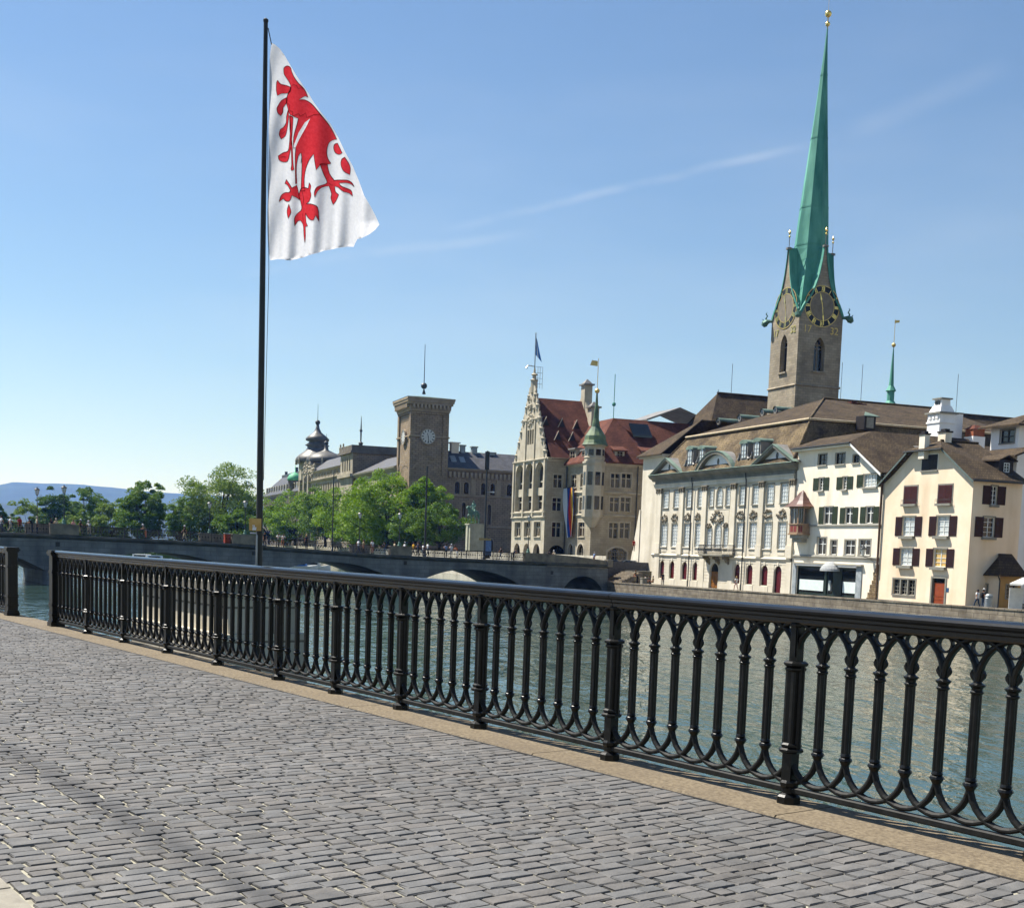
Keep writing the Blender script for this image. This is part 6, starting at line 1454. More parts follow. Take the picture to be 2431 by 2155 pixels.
for p in ((1040, 435, 1130, 505), (1310, 445, 1400, 520)):
    y0, y1, z0, z1 = b.rect('N', X2 - .3, *p); dmr = put('dormer', MB().box(X2 - 3.5, X2 - .3, y0, y1, z0 - .6, z1), STADT_T, r2_)
    b.window('N', X2 - .3 + .15, (y0 + .3, y1 - .3, z0, z1 - .15), STADT_T, GLASS, 2, 2, rec=.12)
    put('dormer_roof', MB().slab([(X2 + .1, y0 - .4, z1), (X2 + .1, y1 + .4, z1), (X2 - 6, y1 + .4, z1 + 2.4), (X2 - 6, y0 - .4, z1 + 2.4)], .2), ROOF_RED, dmr)
for p in ((618, 430, 662, 520), (732, 440, 768, 510)):
    x0, x1, z0, z1 = b.rect('E', D2 + .2, *p); dmr = put('dormer', MB().box(x0 - .3, x1 + .3, D2 + .2, D2 + 3, z0 - .6, z1), STADT_T, r2_)
    put('dormer_roof', MB().box(x0 - .5, x1 + .5, D2 - .1, D2 + 4, z1, z1 + .25), LEAD, dmr); b.window('E', D2 + .2 - .15, (x0, x1, z0, z1 - .2), STADT_T, GLASS, 2, 2, rec=.12)
yS, zS = b.N(1275, 240, X2 - 4); put('skylight', MB().slab([(X2 - 2.8, yS - 1.7, zS - 1.0), (X2 - 2.8, yS + 1.7, zS - 1.0), (X2 - 4.6, yS + 1.7, zS + 1.0), (X2 - 4.6, yS - 1.7, zS + 1.0)], .3), GLASS, r2_)
# corner turret
tx, ty = X2 - .1, D2 + .2; z_l0, z_l1 = b.N(870, 520, X2)[1], b.N(870, 388, X2)[1]; zcor = b.N(840, 1085, X2)[1]; ztp = b.N((1424 - 1200) * 4, (840 - 960) * 4 + 60, X2)[1]
zball = b.N((1424 - 1200) * 4, (932 - 960) * 4, X2)[1]
ztur = put('turret', MB().lathe([(.5, zcor - 1.4), (1.55, zcor), (1.7, zcor + .25), (1.7, ZE2 - .6), (1.85, ZE2 - .3), (1.85, ZE2)], 8, (tx, ty, 0), ph=pi / 8).lathe([(1.6, ZE2), (1.6, z_l0)], 8, (tx, ty, 0), ph=pi / 8), STADT_T, b.root)
lan = put('turret_lantern', MB().lathe([(1.62, z_l0), (1.72, z_l0 + .2), (1.55, z_l0 + .3), (1.55, z_l1 - .4), (1.8, z_l1 - .2), (1.8, z_l1)], 8, (tx, ty, 0), ph=pi / 8), STADT_T, ztur)
for k in range(8):
    an = k * pi / 4; d = Vector((cos(an), sin(an))); e = Vector((-d.y, d.x))
    for z0, z1, rr3, gm in ((z_l0 + .5, z_l1 - .7, 1.46, GLASS), (b.N(860, 770, X2)[1], b.N(860, 645, X2)[1], 1.585, GLASS), (b.N(860, 1000, X2)[1], b.N(860, 872, X2)[1], 1.585, GLASS)):
        if d.x < -.3 and z1 < ZE2: continue
        q = MB(); hw_ = .42; q.add([(tx + d.x * rr3 + e.x * s, ty + d.y * rr3 + e.y * s, z) for s, z in ((-hw_, z0), (hw_, z0), (hw_, z1), (-hw_, z1))], [(0, 1, 2, 3)]); put('pane', q, gm, ztur)
hs = zball - z_l1
put('onion_roof', MB().lathe([(2.1, z_l1), (1.95, z_l1 + .2), (1.7, z_l1 + .75), (1.62, z_l1 + 1.4), (1.15, z_l1 + 2.1), (.7, z_l1 + 2.8), (.42, z_l1 + 4.2), (.22, z_l1 + 6.5), (.12, zball)], 12, (tx, ty, 0)), mat('copper_light', '3c5446', '6f7f5a', .6, .6, spec=.35), ztur)
put('turret_vane', MB().ball((tx, ty, zball + .25), .4, 10).tube([(tx, ty, zball), (tx, ty, zball + 5.2)], .05, 5).add([(tx, ty - .1, zball + 4.0), (tx - .2, ty - 1.3, zball + 4.1), (tx - .2, ty - 1.0, zball + 4.9), (tx, ty - .1, zball + 4.8)], [(0, 1, 2, 3)]), GOLD_F, ztur)
# gable top: obelisk finial, antenna frame and flagstaff
zg = gz0 + H; zfl = b.E((1263.5 - 1200) * 4, (792 - 960) * 4)[1]
put('gable_finial', MB().lathe([(.6, -2), (.6, 0), (.75, .15), (.35, .35), (.35, .9), (.6, 1.05), (.22, 1.3), (.12, 2.2)], 8, (c, .3, zg)), STADT_T, b.root)
put('flagstaff', MB().tube([(c, .3, zg + 1), (c, .3, zfl)], .09, 6), GALV, b.root)
q = MB(); X0 = c; 
for yy_ in (.9, 1.3, 1.75): q.tube([(X0, yy_, zg - 1.2), (X0, yy_, zg + 2.4)], .04, 4)
for z in (-.4, .5, 1.4, 2.4): q.tube([(X0, .3, zg + z), (X0, 1.75, zg + z)], .04, 4)
q.tube([(X0, .3, zg + 2.4), (X0, -.9, zg + 2.5), (X0, -1.2, zg + 2.0)], [.08, .1, .18], 6); put('antenna_frame', q, GALV, b.root)
TH = b
# flag on the staff
f_ = thing('small_flag', 'small blue and white flag drooping from the staff on the stone gable', 'flag', b.root.matrix_world @ Vector((c, .3, zfl - 4)))
q = MB(); zA = 3.4; rows_ = 8
pts = [[(0 + s * (.15 + .85 * (r / rows_)) * 1.15, .1 * sin(3 * s + r), zA - r * .36 - s * (.3 + r * .13)) for s in (0, .33, .5, .66, 1)] for r in range(rows_ + 1)]
for i, row in enumerate(pts): q.v += row
for i in range(rows_):
    for j in range(4): q.f.append((i * 5 + j, i * 5 + j + 1, i * 5 + j + 6, i * 5 + j + 5)); q.m.append(1 if j == 1 else 0)
put('cloth', q, [mat('flag_blue', '2a5a9a', '32659f', 4, .8, transl=.3), WHITE], f_)
# long banner on the second wing
x0, z0 = b.E(557, 797, D2 - .5); x1 = b.E(655, 797, D2 - .5)[0]; z1 = b.E(630, 1268, D2 - .5)[1]
bn = thing('long_banner', 'long narrow white, blue and rainbow striped banner hanging on the stone wall', 'banner', b.root.matrix_world @ Vector((x0, D2 - .6, z1)), RZ_W)
w_ = x1 - x0; h_ = z0 - z1; cols_ = [('banner_white', 'd5dae0', .0, .34), ('banner_blue', '1f3f86', .34, .58), ('banner_red', 'b32a1c', .58, .76), ('banner_orange', 'c9701f', .76, .85), ('banner_yellow', 'c9b03a', .85, .91), ('banner_navy', '27345e', .91, 1.0)]
for nm, cc, f0, f1 in cols_:
    q = MB(); n = 16
    for i in range(n + 1):
        z = h_ * (1 - i / n); sh_ = .55 * (i / n) ** 2 * w_
        for f in (f0, f1): q.v.append((w_ * f + sh_ * (1 - f) * .9, -.12 * sin(f * 9 + i * .35), z + (f * .3 if i == n else 0)))
    q.f = [(2 * i, 2 * i + 1, 2 * i + 3, 2 * i + 2) for i in range(n)]; q.m = [0] * n
    put('stripe', q, mat(nm, cc, cc, 4, .85, transl=.15), bn)
put('banner_pole', MB().tube([(-.2, 0, h_ + .05), (w_ + .2, 0, h_ + .05)], .06, 6).tube([(w_ * .5, 0, h_ + .05), (w_ * .5, .62, h_ + .4)], .04, 5), DARKMET, bn)

# ------------------------------------------------------------------ post office with square clock tower
b = Bld('clock_tower_building', 'brown-grey rusticated building with a square clock tower under a shallow copper roof', 305.1, 80, -1.0).zoom(900, 960)
TWx = 12.3; TWy = b.N(658, 400, TWx)[0]; ztw = b.N(480, 70, TWx)[1]; ztop_ = b.N(480, 15, TWx)[1]; zclk = b.N(465, 305, TWx)[1]
b.wall('E', 0, [(0, 0), (TWx, 0), (TWx, ztw), (0, ztw)], [(1.4, TWx - 1.4, zclk - 10, b.E(230, 100)[1])], POST, .35, 'tower_wall'); put('recessed_panel', MB().box(1.39, TWx - 1.39, .35, .4, zclk - 10.1, b.E(230, 100)[1] + .1), POST, b.root)
yp1 = TWy - 1.5
b.wall('N', TWx, [(0, 0), (TWy, 0), (TWy, ztw), (0, ztw)], [(1.5, yp1, zclk - 9.5, b.N(470, 95, TWx)[1])], POST, .3, 'tower_wall'); put('recessed_panel', MB().box(TWx - .35, TWx - .3, 1.49, yp1 + .01, zclk - 9.6, b.N(470, 95, TWx)[1] + .1), POST, b.root)
put('tower_wall', MB().box(.01, .5, .45, TWy, 0, ztw).box(.5, TWx - .02, TWy - .5, TWy, 0, ztw), POST, b.root)
for i in range(6):
    z0, dz, o = ztw + i * .55, .5, (.2, .35, .4, .75, 1.0, 1.15)[i]
    put('tower_cornice', MB().box(-o, TWx + o, -o, TWy + o, z0, z0 + .53), POST_T if i != 2 else POST, b.root)
q = MB().box(-.05, .05, 0, .5, 0, .9)
me = MB().box(-.25, .25, -.5, 0, -.9, 0).mesh('bracket', POST_T)
for i in range(11): link('bracket', me, b.root, (.6 + i * 1.1, -.45, ztw + 1.64))
for i in range(10): link('bracket', me, b.root, (TWx + .45, .6 + i * (TWy - 1.2) / 9, ztw + 1.64), pi / 2)
zc_ = ztw + 3.3
put('tower_roof', MB().add([(-1.2, -1.2, zc_), (TWx + 1.2, -1.2, zc_), (TWx + 1.2, TWy + 1.2, zc_), (-1.2, TWy + 1.2, zc_), (TWx / 2, TWy / 2, zc_ + 1.1)], [(0, 1, 4), (1, 2, 4), (2, 3, 4), (3, 0, 4), (3, 2, 1, 0)]), mat('tower_copper', '4c5f56', '5f7268', 1, .7), b.root)
zm = b.N((1007 - 900) * 4, (817 - 960) * 4, TWx / 2)[1]
put('mast', MB().tube([(TWx / 2, TWy / 2, zc_ + 1.5), (TWx / 2, TWy / 2, zm)], [.14, .07], 6).ball((TWx / 2, TWy / 2, zc_ + 3.6), .8, 10).lathe([(.5, 0), (.15, 1.2)], 8, (TWx / 2, TWy / 2, zc_ + 1.6)), DARKMET, b.root)
for f, p, s in (('E', 0, TWx / 2), ('N', TWx, b.N(465, 305, TWx)[0])):
    T = b.tf(f, p); n = 36
    def disc(r0, r1, d, m, nm, par): q = MB(); q.add([T(s + r * cos(2 * pi * i / n), zclk + r * sin(2 * pi * i / n), d) for i in range(n) for r in (r0, r1)], [(2 * i, 2 * i + 1, 2 * ((i + 1) % n) + 1, 2 * ((i + 1) % n)) for i in range(n)]); return put(nm, q, m, par)
    q = MB(); q.add([T(s + 1.95 * cos(2 * pi * i / n), zclk + 1.95 * sin(2 * pi * i / n), d) for d in (-.3, .2) for i in range(n)], [(i, (i + 1) % n, n + (i + 1) % n, n + i) for i in range(n)]); 
    ck = disc(.01, 1.75, .12, DIALW, 'clock_face', b.root); put('clock_case', q, POST_T, ck); disc(1.72, 1.98, .2, POST_T, 'rim', ck)
    q = MB()
    for k in range(12):
        an = k * pi / 6; d = Vector((cos(an), sin(an))); e = Vector((-d.y, d.x)) * .11
        q.add([T(s + (d * r + e * g).x, zclk + (d * r + e * g).y, .15) for r, g in ((1.15, -1), (1.62, -1), (1.62, 1), (1.15, 1))], [(0, 1, 2, 3)])
    for an, ln in ((radians(90 + 16), .85), (radians(-90 + 6), 1.4)):
        d = Vector((cos(an), sin(an))); e = Vector((-d.y, d.x)) * .07; q.add([T(s + (d * r + e * g).x, zclk + (d * r + e * g).y, .17) for r, g in ((-.25, -1), (ln, -1), (ln, 1), (-.25, 1))], [(0, 1, 2, 3)])
    put('hands_and_marks', q, NAVY, ck)
    b.bands('string_course', f, p, [(0, zclk - .2), (.25, zclk - .15), (.25, zclk + .15), (0, zclk + .2)], -.25 if f == 'E' else 0, s - 2.0, POST_T); b.bands('string_course', f, p, [(0, zclk - .2), (.25, zclk - .15), (.25, zclk + .15), (0, zclk + .2)], s + 2.0, (TWx if f == 'E' else TWy) + .2, POST_T)
    zz0 = b.N(470, 615, TWx)[1]; put('blind_arch', (lambda q: q.add([T(s + r * cos(pi * i / 16), zz0 + r * .55 * sin(pi * i / 16), .12) for i in range(17) for r in (3.3, 3.7)], [(2 * i, 2 * i + 1, 2 * i + 3, 2 * i + 2) for i in range(16)]))(MB()), POST_T, b.root)
# right wing (north face)
DYW = 34; zev = b.N(900, 625, TWx)[1]
wd = [b.rect('N', TWx - .6, *p) + ('round',) for p in ((718, 722, 766, 842), (805, 732, 852, 850), (968, 748, 1010, 860), (1055, 757, 1100, 866), (1212, 768, 1262, 866), (1028, 950, 1062, 1140), (785, 930, 820, 1110), (1000, 1265, 1082, 1390))]
zw0, zw1 = np.mean([o[2] for o in wd[:5]]), np.mean([o[3] for o in wd[:5]])
wd = [(o[0], o[1], zw0, zw1, 'round') for o in wd[:5]] + wd[5:]
b.wall('N', TWx - .6, [(TWy, 0), (TWy + DYW, 0), (TWy + DYW, zev), (TWy, zev)], wd, POST, .5)
for o in wd: b.window('N', TWx - .6, o, WINF_D, GLASS, 2, 3, rec=.4, surround=(.3, .08, POST_T))
for z in (b.N(900, 870, TWx)[1], b.N(900, 1160, TWx)[1]): b.bands('string_course', 'N', TWx - .6, [(0, z - .25), (.25, z - .1), (.25, z + .15), (0, z + .25)], TWy, TWy + DYW, POST_T)
for yy_ in (b.N(900, 800, TWx)[0], b.N(1140, 800, TWx)[0]): b.box('pilaster_strip', 'N', TWx - .6, yy_ - .6, yy_ + .6, b.N(900, 870, TWx)[1] + .25, zev - 2.2, .2, POST_T)
b.bands('eaves_cornice', 'N', TWx - .6, [(0, zev - .6), (.5, zev - .3), (.9, zev), (.95, zev + .3), (0, zev + .4)], TWy, TWy + DYW, POST_T)
me = MB().box(-.3, .3, -.5, 0, -1.3, 0).mesh('bracket', POST_T)
for i in range(30): link('bracket', me, b.root, (TWx - .6, TWy + .8 + i * 1.1, zev - .6), pi / 2)
zrg = b.N(900, 455, TWx - 7)[1]
rw = put('wing_roof', MB().slab([(TWx + .3, TWy, zev + .35), (TWx + .3, TWy + DYW, zev + .35), (TWx - 7, TWy + DYW, zrg), (TWx - 7, TWy, zrg)], .25).slab([(TWx - 7, TWy, zrg), (TWx - 7, TWy + DYW, zrg), (TWx - 15, TWy + DYW, zev), (TWx - 15, TWy, zev)], .25), SLATE, b.root)
for px_, py_ in ((705, 505), (790, 515), (960, 545), (1045, 550)):
    yy_, z_ = b.N(px_, py_, TWx - 3); put('skylight', MB().slab([(TWx - 2.2, yy_ - .7, z_ - .9), (TWx - 2.2, yy_ + .7, z_ - .9), (TWx - 4.0, yy_ + .7, z_ + .55), (TWx - 4.0, yy_ - .7, z_ + .55)], .25), ZINC, rw)
for px_, py_, m_, wv in ((715, 360, PLASTER, 1.3), (793, 385, ZINC, .8), (902, 400, ZINC, .9), (1060, 455, ZINC, 1.2)):
    yy_, z_ = b.N(px_, py_, TWx - 7); c_ = put('chimney', MB().box(TWx - 7 - wv * .7, TWx - 7 + wv * .7, yy_ - wv * .75, yy_ + wv * .75, zrg - .8, z_ - .3), m_, rw); put('chimney_cap', MB().box(TWx - 7 - wv * .9, TWx - 7 + wv * .9, yy_ - wv, yy_ + wv, z_ - .3, z_), m_, c_)
# left wing along the river, lower, then the taller corner block
b.zoom(590, 950); zl1 = b.E(1200, 680)[1]; XL = -47.5; XC = -64.0
ew = []
for i in range(9): x = -3.5 - i * 4.9; ew += [(x - 2.2, x, 11.5, 15.8, 'round'), (x - 2.2, x, 3.5, 8.5, 'round')]
b.wall('E', .3, [(XL, 0), (0, 0), (0, zl1), (XL, zl1)], ew, FARW, .5)
for o in ew: b.window('E', .3, o, WINF_D, GLASS, 2, 3, rec=.4)
b.bands('eaves_cornice', 'E', .3, [(0, zl1 - .8), (.5, zl1 - .4), (1.0, zl1), (1.1, zl1 + .4), (0, zl1 + .5)], XL, 0, FARW)
put('river_wing_roof', MB().slab([(XL, -.6, zl1 + .4), (0, -.6, zl1 + .4), (0, 9, zl1 + 5.2), (XL, 9, zl1 + 5.2)], .25), SLATE, b.root)
zc1 = b.E(1010, 500)[1]; zc2 = b.E(1010, 425)[1]
cw = [(XL - 3.2 - i * 3.1 - 1.5, XL - 3.2 - i * 3.1, zl1 + 1.6, zl1 + 5.8, 'round') for i in range(4)]
b.wall('E', -.6, [(XC, 0), (XL, 0), (XL, zc1), (XC, zc1)], cw, FARW, .5, 'corner_wall')
for o in cw: b.window('E', -.6, o, WINF_D, GLASS, 1, 2, rec=.4)
put('corner_wall', MB().box(XL - .3, XL - .001, -.59, 32, 0, zc1).box(XC, XC + .3, -.59, 32, 0, zc1), POST, b.root)
put('corner_cornice', MB().box(XC - .8, XL + .8, -1.4, 32.5, zc1, zc1 + .7).box(XC - .4, XL + .4, -1.0, 32.2, zc1 + .7, zc2), FARG, b.root)
put('block_cornice', MB().box(XC - .5, XL + .5, -1.5, 3, zl1 - .3, zl1 + .6), FARW, b.root)
put('corner_spike', MB().lathe([(.5, 0), (.7, .8), (.2, 1.2), (.25, 4), (.05, 8.5)], 8, (XL - 1.5, 2, zc2)).ball((XL - 1.5, 2, zc2 + 4.3), .45, 8), DARKMET, b.root)
for x in (XC + .5, XL - 12): put('roof_figure', MB().lathe([(.5, 0), (.35, .9), (.45, 1.6), (.2, 2.0), (.28, 2.4), (.05, 2.8)], 8, (x, -.8, zc1 + .7)), FARW, b.root)

# ------------------------------------------------------------------ ornate pale house with two onion domes
b = Bld('domed_house', 'ornate pale stone house with two grey onion domes and attic arches', 437, 80, -1.5).zoom(590, 950)
W_ = 65; zq = b.E(760, 745)[1]; zat = b.E(760, 655)[1]
fw_ = []
for i in range(17): x = 2.2 + i * 3.75; fw_ += [(x, x + 1.7, zq - 4.9, zq - 1.2), (x, x + 1.7, zq - 10, zq - 6.5), (x, x + 1.7, 4, 8, 'round')]
aw = [(x + 2.0, x + 3.9, zq + 1.2, zat - .5, 'round') for x in [25 + i * 4.8 for i in range(8)]]
b.wall('E', 0, [(0, 0), (W_, 0), (W_, zat), (0, zat)], fw_ + aw, FARW, .5)
for o in fw_: b.window('E', 0, o, WINF, GLASS, 2, 2, rec=.35, surround=(.25, .1, FARW))
for o in aw: b.window('E', 0, o, WINF_D, GLASS, 2, 2, rec=.4, surround=(.3, .15, FARW))
for z in (zq, zat, zq - 5.8): b.bands('cornice', 'E', 0, [(0, z - .4), (.7, z - .1), (.9, z + .2), (0, z + .35)], -.3, W_ + .3, FARW)
put('wall', MB().box(0, .4, .01, 20, 0, zat).box(W_ - .4, W_ - .01, .01, 20, 0, zat), FARG, b.root)
put('roof', MB().slab([(18, -.3, zat + .3), (W_, -.3, zat + .3), (W_, 5, zat + 4.5), (18, 5, zat + 4.5)], .3).slab([(18, 5, zat + 4.5), (W_, 5, zat + 4.5), (W_, 20, zat + 4.5), (18, 20, zat + 4.5)], .3), SLATE, b.root)
def dome(px_, py_ball, py_base, r, prof_top, nm, Y):
    X, zb_ = b.E(px_, py_base, Y); zt_ = b.E(px_, py_ball, Y)[1]; h = zt_ - zb_
    o = put(nm, MB().lathe([(r * .92, zb_ - 6), (r * .92, zb_ - .3), (r * 1.05, zb_)], 8, (X, Y, 0), ph=pi / 8), FARW, b.root)
    put('dome_roof', MB().lathe([(r * p, zb_ + h * f) for p, f in prof_top], 16, (X, Y, 0)), mat('dome_metal', '45423d', '5e5a53', 1, .5, spec=.4), o, smooth=True)
    put('dome_spike', MB().ball((X, Y, zt_), r * .13, 10).tube([(X, Y, zt_ - h * .15), (X, Y, zt_ + h * .45)], [.15, .05], 5), DARKMET, o)
    for k in range(8): an = k * pi / 4 + pi / 8; put('pier_ornament', MB().lathe([(.5, 0), (.4, 1.2), (.55, 1.4), (.15, 2.4)], 6, (X + r * 1.05 * cos(an), Y + r * 1.05 * sin(an), zb_ - .5)), FARW, o)
dome(650, 215, 605, 7.0, [(1.0, 0), (1.08, .06), (1.06, .12), (.9, .2), (.62, .3), (.5, .38), (.52, .42), (.62, .44), (.46, .5), (.40, .53), (.58, .56), (.6, .6), (.42, .68), (.2, .76), (.1, .86), (.05, 1)], 'dome_tower', 5)
dome(735, 408, 605, 6.2, [(1.0, 0), (1.12, .12), (1.08, .25), (.85, .42), (.4, .56), (.14, .66), (.1, .85), (.05, 1)], 'dome_tower', 6)
rs_ = random.Random(14)
for i in range(16):
    X = 1 + i * 1.6 + rs_.uniform(-.3, .3); put('roof_ornament', MB().lathe([(.7, 0), (.5, 1.2), (.8, 1.6), (.35, 2.2), (.5, 2.7), (.1, 3.6)], 7, (X, -.2, zat + .3 + rs_.uniform(-2.5, 1.5))), FARW, b.root)
for X in (1.2, 9, 17): b.box('corner_bay', 'E', 0, X - .9, X + .9, 3, zat - .3, .9, FARW)

# ------------------------------------------------------------------ far house with dark mansard and small green dome
b = Bld('mansard_house', 'distant grey house with a dark mansard roof and small green dome', 535, 82, -1.5).zoom(590, 950)
W_ = 92; zq = b.E(250, 905)[1]; zt_ = b.E(300, 700)[1]
fw_ = []
for i in range(22): x = 2 + i * 4.0; fw_ += [(x, x + 1.8, zq - 4.5, zq - 1.2), (x, x + 1.8, zq - 10, zq - 6.5)]
b.wall('E', 0, [(0, 0), (W_, 0), (W_, zq), (0, zq)], fw_, FARG, .4)
for o in fw_: b.window('E', 0, o, WINF, GLASS, 2, 2, rec=.3, surround=(.25, .1, FARW))
b.bands('cornice', 'E', 0, [(0, zq - .6), (.7, zq - .2), (1.0, zq + .2), (0, zq + .4)], -.5, W_ + .5, FARW)
put('wall', MB().box(W_ - .4, W_ - .01, .01, 16, 0, zq), FARG, b.root)
r_ = put('mansard_roof', MB().add([(-.3, -.4, zq + .3), (W_ + .3, -.4, zq + .3), (W_ + .3, 18, zq + .3), (-.3, 18, zq + .3), (6, 3.0, zq + 5), (W_ - 5, 3.0, zq + 5), (W_ - 5, 16, zq + 5), (6, 16, zq + 5), (14, 5.5, zt_), (W_ - 12, 5.5, zt_), (W_ - 12, 14, zt_), (14, 14, zt_)],
    [(0, 1, 5, 4), (1, 2, 6, 5), (2, 3, 7, 6), (3, 0, 4, 7), (4, 5, 9, 8), (5, 6, 10, 9), (6, 7, 11, 10), (7, 4, 8, 11), (8, 9, 10, 11)]), SLATE, b.root)
put('roof_balustrade', MB().box(14, W_ - 12, 5.3, 5.6, zt_, zt_ + .9).box(20, 21, 5.5, 6.5, zt_, zt_ + 2.2).box(44, 45.2, 5.5, 6.5, zt_, zt_ + 2.8), DARKMET, r_)
for i in range(14):
    x = 3 + i * 6.0; dmr = put('dormer', MB().box(x, x + 2.4, .5, 4, zq + .8, zq + 3.8), FARW, r_); put('dormer_opening', MB().box(x + .5, x + 1.9, .44, .49, zq + 1.2, zq + 3.4), GLASS, dmr)
X, zb_ = b.E(378, 760, -1); dt = put('dome_turret', MB().lathe([(2.6, zq - 2), (2.6, zb_)], 12, (X, 1.5, 0)), FARG, r_); put('green_dome', MB().lathe([(2.9, zb_), (2.85, zb_ + .9), (2.2, zb_ + 2.1), (1.0, zb_ + 2.8), (.2, zb_ + 3.0), (.08, zb_ + 6)], 16, (X, 1.5, 0)), mat('copper_mint', '4f9d74', '66b288', 1, .6), dt, smooth=True)

# ------------------------------------------------------------------ roofs and chimneys behind the quay houses
b = Bld('rear_house', 'brown roofed house tucked behind the cream and yellow houses', 136, 91, -2.5).zoom(1920, 1000)
b.zoom(1940, 780, 4.163)
X = 8; yA, zA = b.N(860, 1075, X)
put('wall', MB().box(0, 16, 0, 40, 0, zA - 2.6), PLASTER, b.root)
put('roof', MB().slab([(16.6, -.5, zA - 3.0), (16.6, 40, zA - 3.0), (8, 40, zA + .6), (8, -.5, zA + .6)], .2).slab([(-.6, 40, zA - 3), (-.6, -.5, zA - 3), (8, -.5, zA + .6), (8, 40, zA + .6)], .2), ROOF_BR, b.root)
# tall white ornate chimney
X = 21.0; yA, z0 = b.N(1170, 1100, X); y1, _ = b.N(1320, 1000, X); zt = b.N(1240, 690, X)[1]; zm1 = b.N(1200, 940, X)[1]; zm2 = b.N(1200, 830, X)[1]; zm3 = b.N(1200, 765, X)[1]
cwid = (y1 - yA) ; cy = (yA + y1) / 2 - .4
q = thing('ornate_chimney', 'tall white ornate chimney with a slotted hood rising behind the yellow house', 'chimney', b.root.matrix_world @ Vector((X, cy, z0 - 9)), RZ_W)
H0 = 9.0; dz = lambda z: z - z0 + H0; s = 1.05
put('stack', MB().box(-s, s, -s, s, 0, dz(zm1)), WHITEPL, q)
put('moulding', MB().box(-s - .1, s + .1, -s - .1, s + .1, dz(zm1), dz(zm1) + .2), WHITEPL, q); put('frieze', MB().box(-s - .0, s + .0, -s, s, dz(zm1) + .2, dz(zm2) - .2), WHITEPL, q)
for k in (-.6, 0, .6): put('frieze_block', MB().box(k - .18, k + .18, -s - .12, -s + .02, dz(zm1) + .5, dz(zm2) - .35), WHITEPL, q)
put('cap_slab', MB().box(-s - .25, s + .25, -s - .25, s + .25, dz(zm2) - .2, dz(zm2)), GS, q)
put('hood', MB().lathe([(s * 1.35, dz(zm2)), (s * .95, dz(zm3))], 4, ph=pi / 4).lathe([(s * .85, dz(zm3)), (s * .78, dz(zt) - .15)], 4, ph=pi / 4), WHITEPL, q)
for k in (-.3, 0, .3): put('slot', MB().box(k - .09, k + .09, -s * .66, -s * .6, dz(zm3) + .15, dz(zt) - .3), GLASS, q)
put('top_plate', MB().box(-s * .75, s * .75, -s * .75, s * .75, dz(zt) - .15, dz(zt)), GS, q)
yA, zA = b.N(1345, 1085, X - 1.5); zB = b.N(1350, 832, X - 1.5)[1]
q = thing('white_stack', 'plain white chimney slab standing just behind the ornate chimney', 'chimney', b.root.matrix_world @ Vector((X - 1.5, yA, zA - 9)), RZ_W); put('slab', MB().box(-.5, .5, -.75, .75, 0, 9 + zB - zA - .15), WHITEPL, q); put('cap', MB().box(-.58, .58, -.83, .83, 9 + zB - zA - .15, 9 + zB - zA), GS, q)
yA, zA = b.N(1550, 1155, X); zB = b.N(1550, 1070, X)[1]; zC = b.N(1550, 972, X)[1]
q = thing('brick_chimney', 'white chimney with an orange brick head behind the yellow house roof', 'chimney', b.root.matrix_world @ Vector((X, yA, zA - 9)), RZ_W); put('stack', MB().box(-.75, .75, -.85, .85, 0, 9 + zB - zA), WHITEPL, q); BRK = mat('orange_brick', '8e4526', 'a85a36', 2, .9, brick=(.3, .1, .012, '7a6a5a', .1)); put('head', MB().box(-.68, .68, -.78, .78, 9 + zB - zA, 9 + zC - zA - .3), BRK, q); put('opening', MB().box(-.4, .1, -.84, -.77, 9 + zB - zA + .3, 9 + zC - zA - .8), GLASS, q); put('hood', MB().lathe([(1.25, 9 + zC - zA - .3), (.35, 9 + zC - zA + .2)], 4, ph=pi / 4), ROOF_RED, q)
# white dormer house at the right edge
b2 = Bld('white_attic_house', 'white attic storey with a double window under a brown hipped roof', 98, 95, -2.5).zoom(1940, 780, 4.163)
xw0 = b2.E(1715, 1100)[0]; xw1 = b2.E(1990, 1100)[0]; zA, zB = b2.E(1850, 1180)[1], b2.E(1850, 965)[1]
o = b2.rect('E', 0, 1812, 1000, 1950, 1130); b2.wall('E', 0, [(xw0, 0), (xw1, 0), (xw1, zB), (xw0, zB)], [o], WHITEPL); b2.window('E', 0, o, WINF_D, GLASS, 2, 2, bt=.12, surround=(.14, .04, GS), sill=(GS, .15))
o2 = (1.2, 3.2, zA + .8, zB - .6); b2.wall('N', xw1, [(0, 0), (12, 0), (12, zB), (0, zB)], [o2], WHITEPL); b2.window('N', xw1, o2, WINF_D, GLASS, 2, 2, surround=(.14, .04, GS))
zap = b2.E(1960, 850, 2)[1]
put('roof', MB().slab([(xw0 - 1, -1, zB), (xw1 + 1, -1, zB), (xw1 - 1.5, 4, zap + .5), (xw0 + 3, 4, zap + .5)], .2).slab([(xw1 + 1, -1, zB), (xw1 + 1, 13, zB), (xw1 - 1.5, 13, zap + .5), (xw1 - 1.5, 4, zap + .5)], .2), ROOF_BR, b2.root)
put('lower_roof', MB().slab([(xw0 - 3, -3.0, zA - 1.2), (xw1 + 3, -3.0, zA - 1.2), (xw1 + 3, .0, zA - .1), (xw0 - 3, .0, zA - .1)], .2), ROOF_BR, b2.root)
b3 = Bld('pink_house', 'plain pink plastered house beyond the annex', 84.5, 88, -2.6)
pw = [(1.6 + i * 3.6, 2.9 + i * 3.6, z, z + 1.9) for i in range(4) for z in (1.2, 4.4, 7.6)]
b3.wall('E', 0, [(0, 0), (16, 0), (16, 11), (0, 11)], pw, PINKISH)
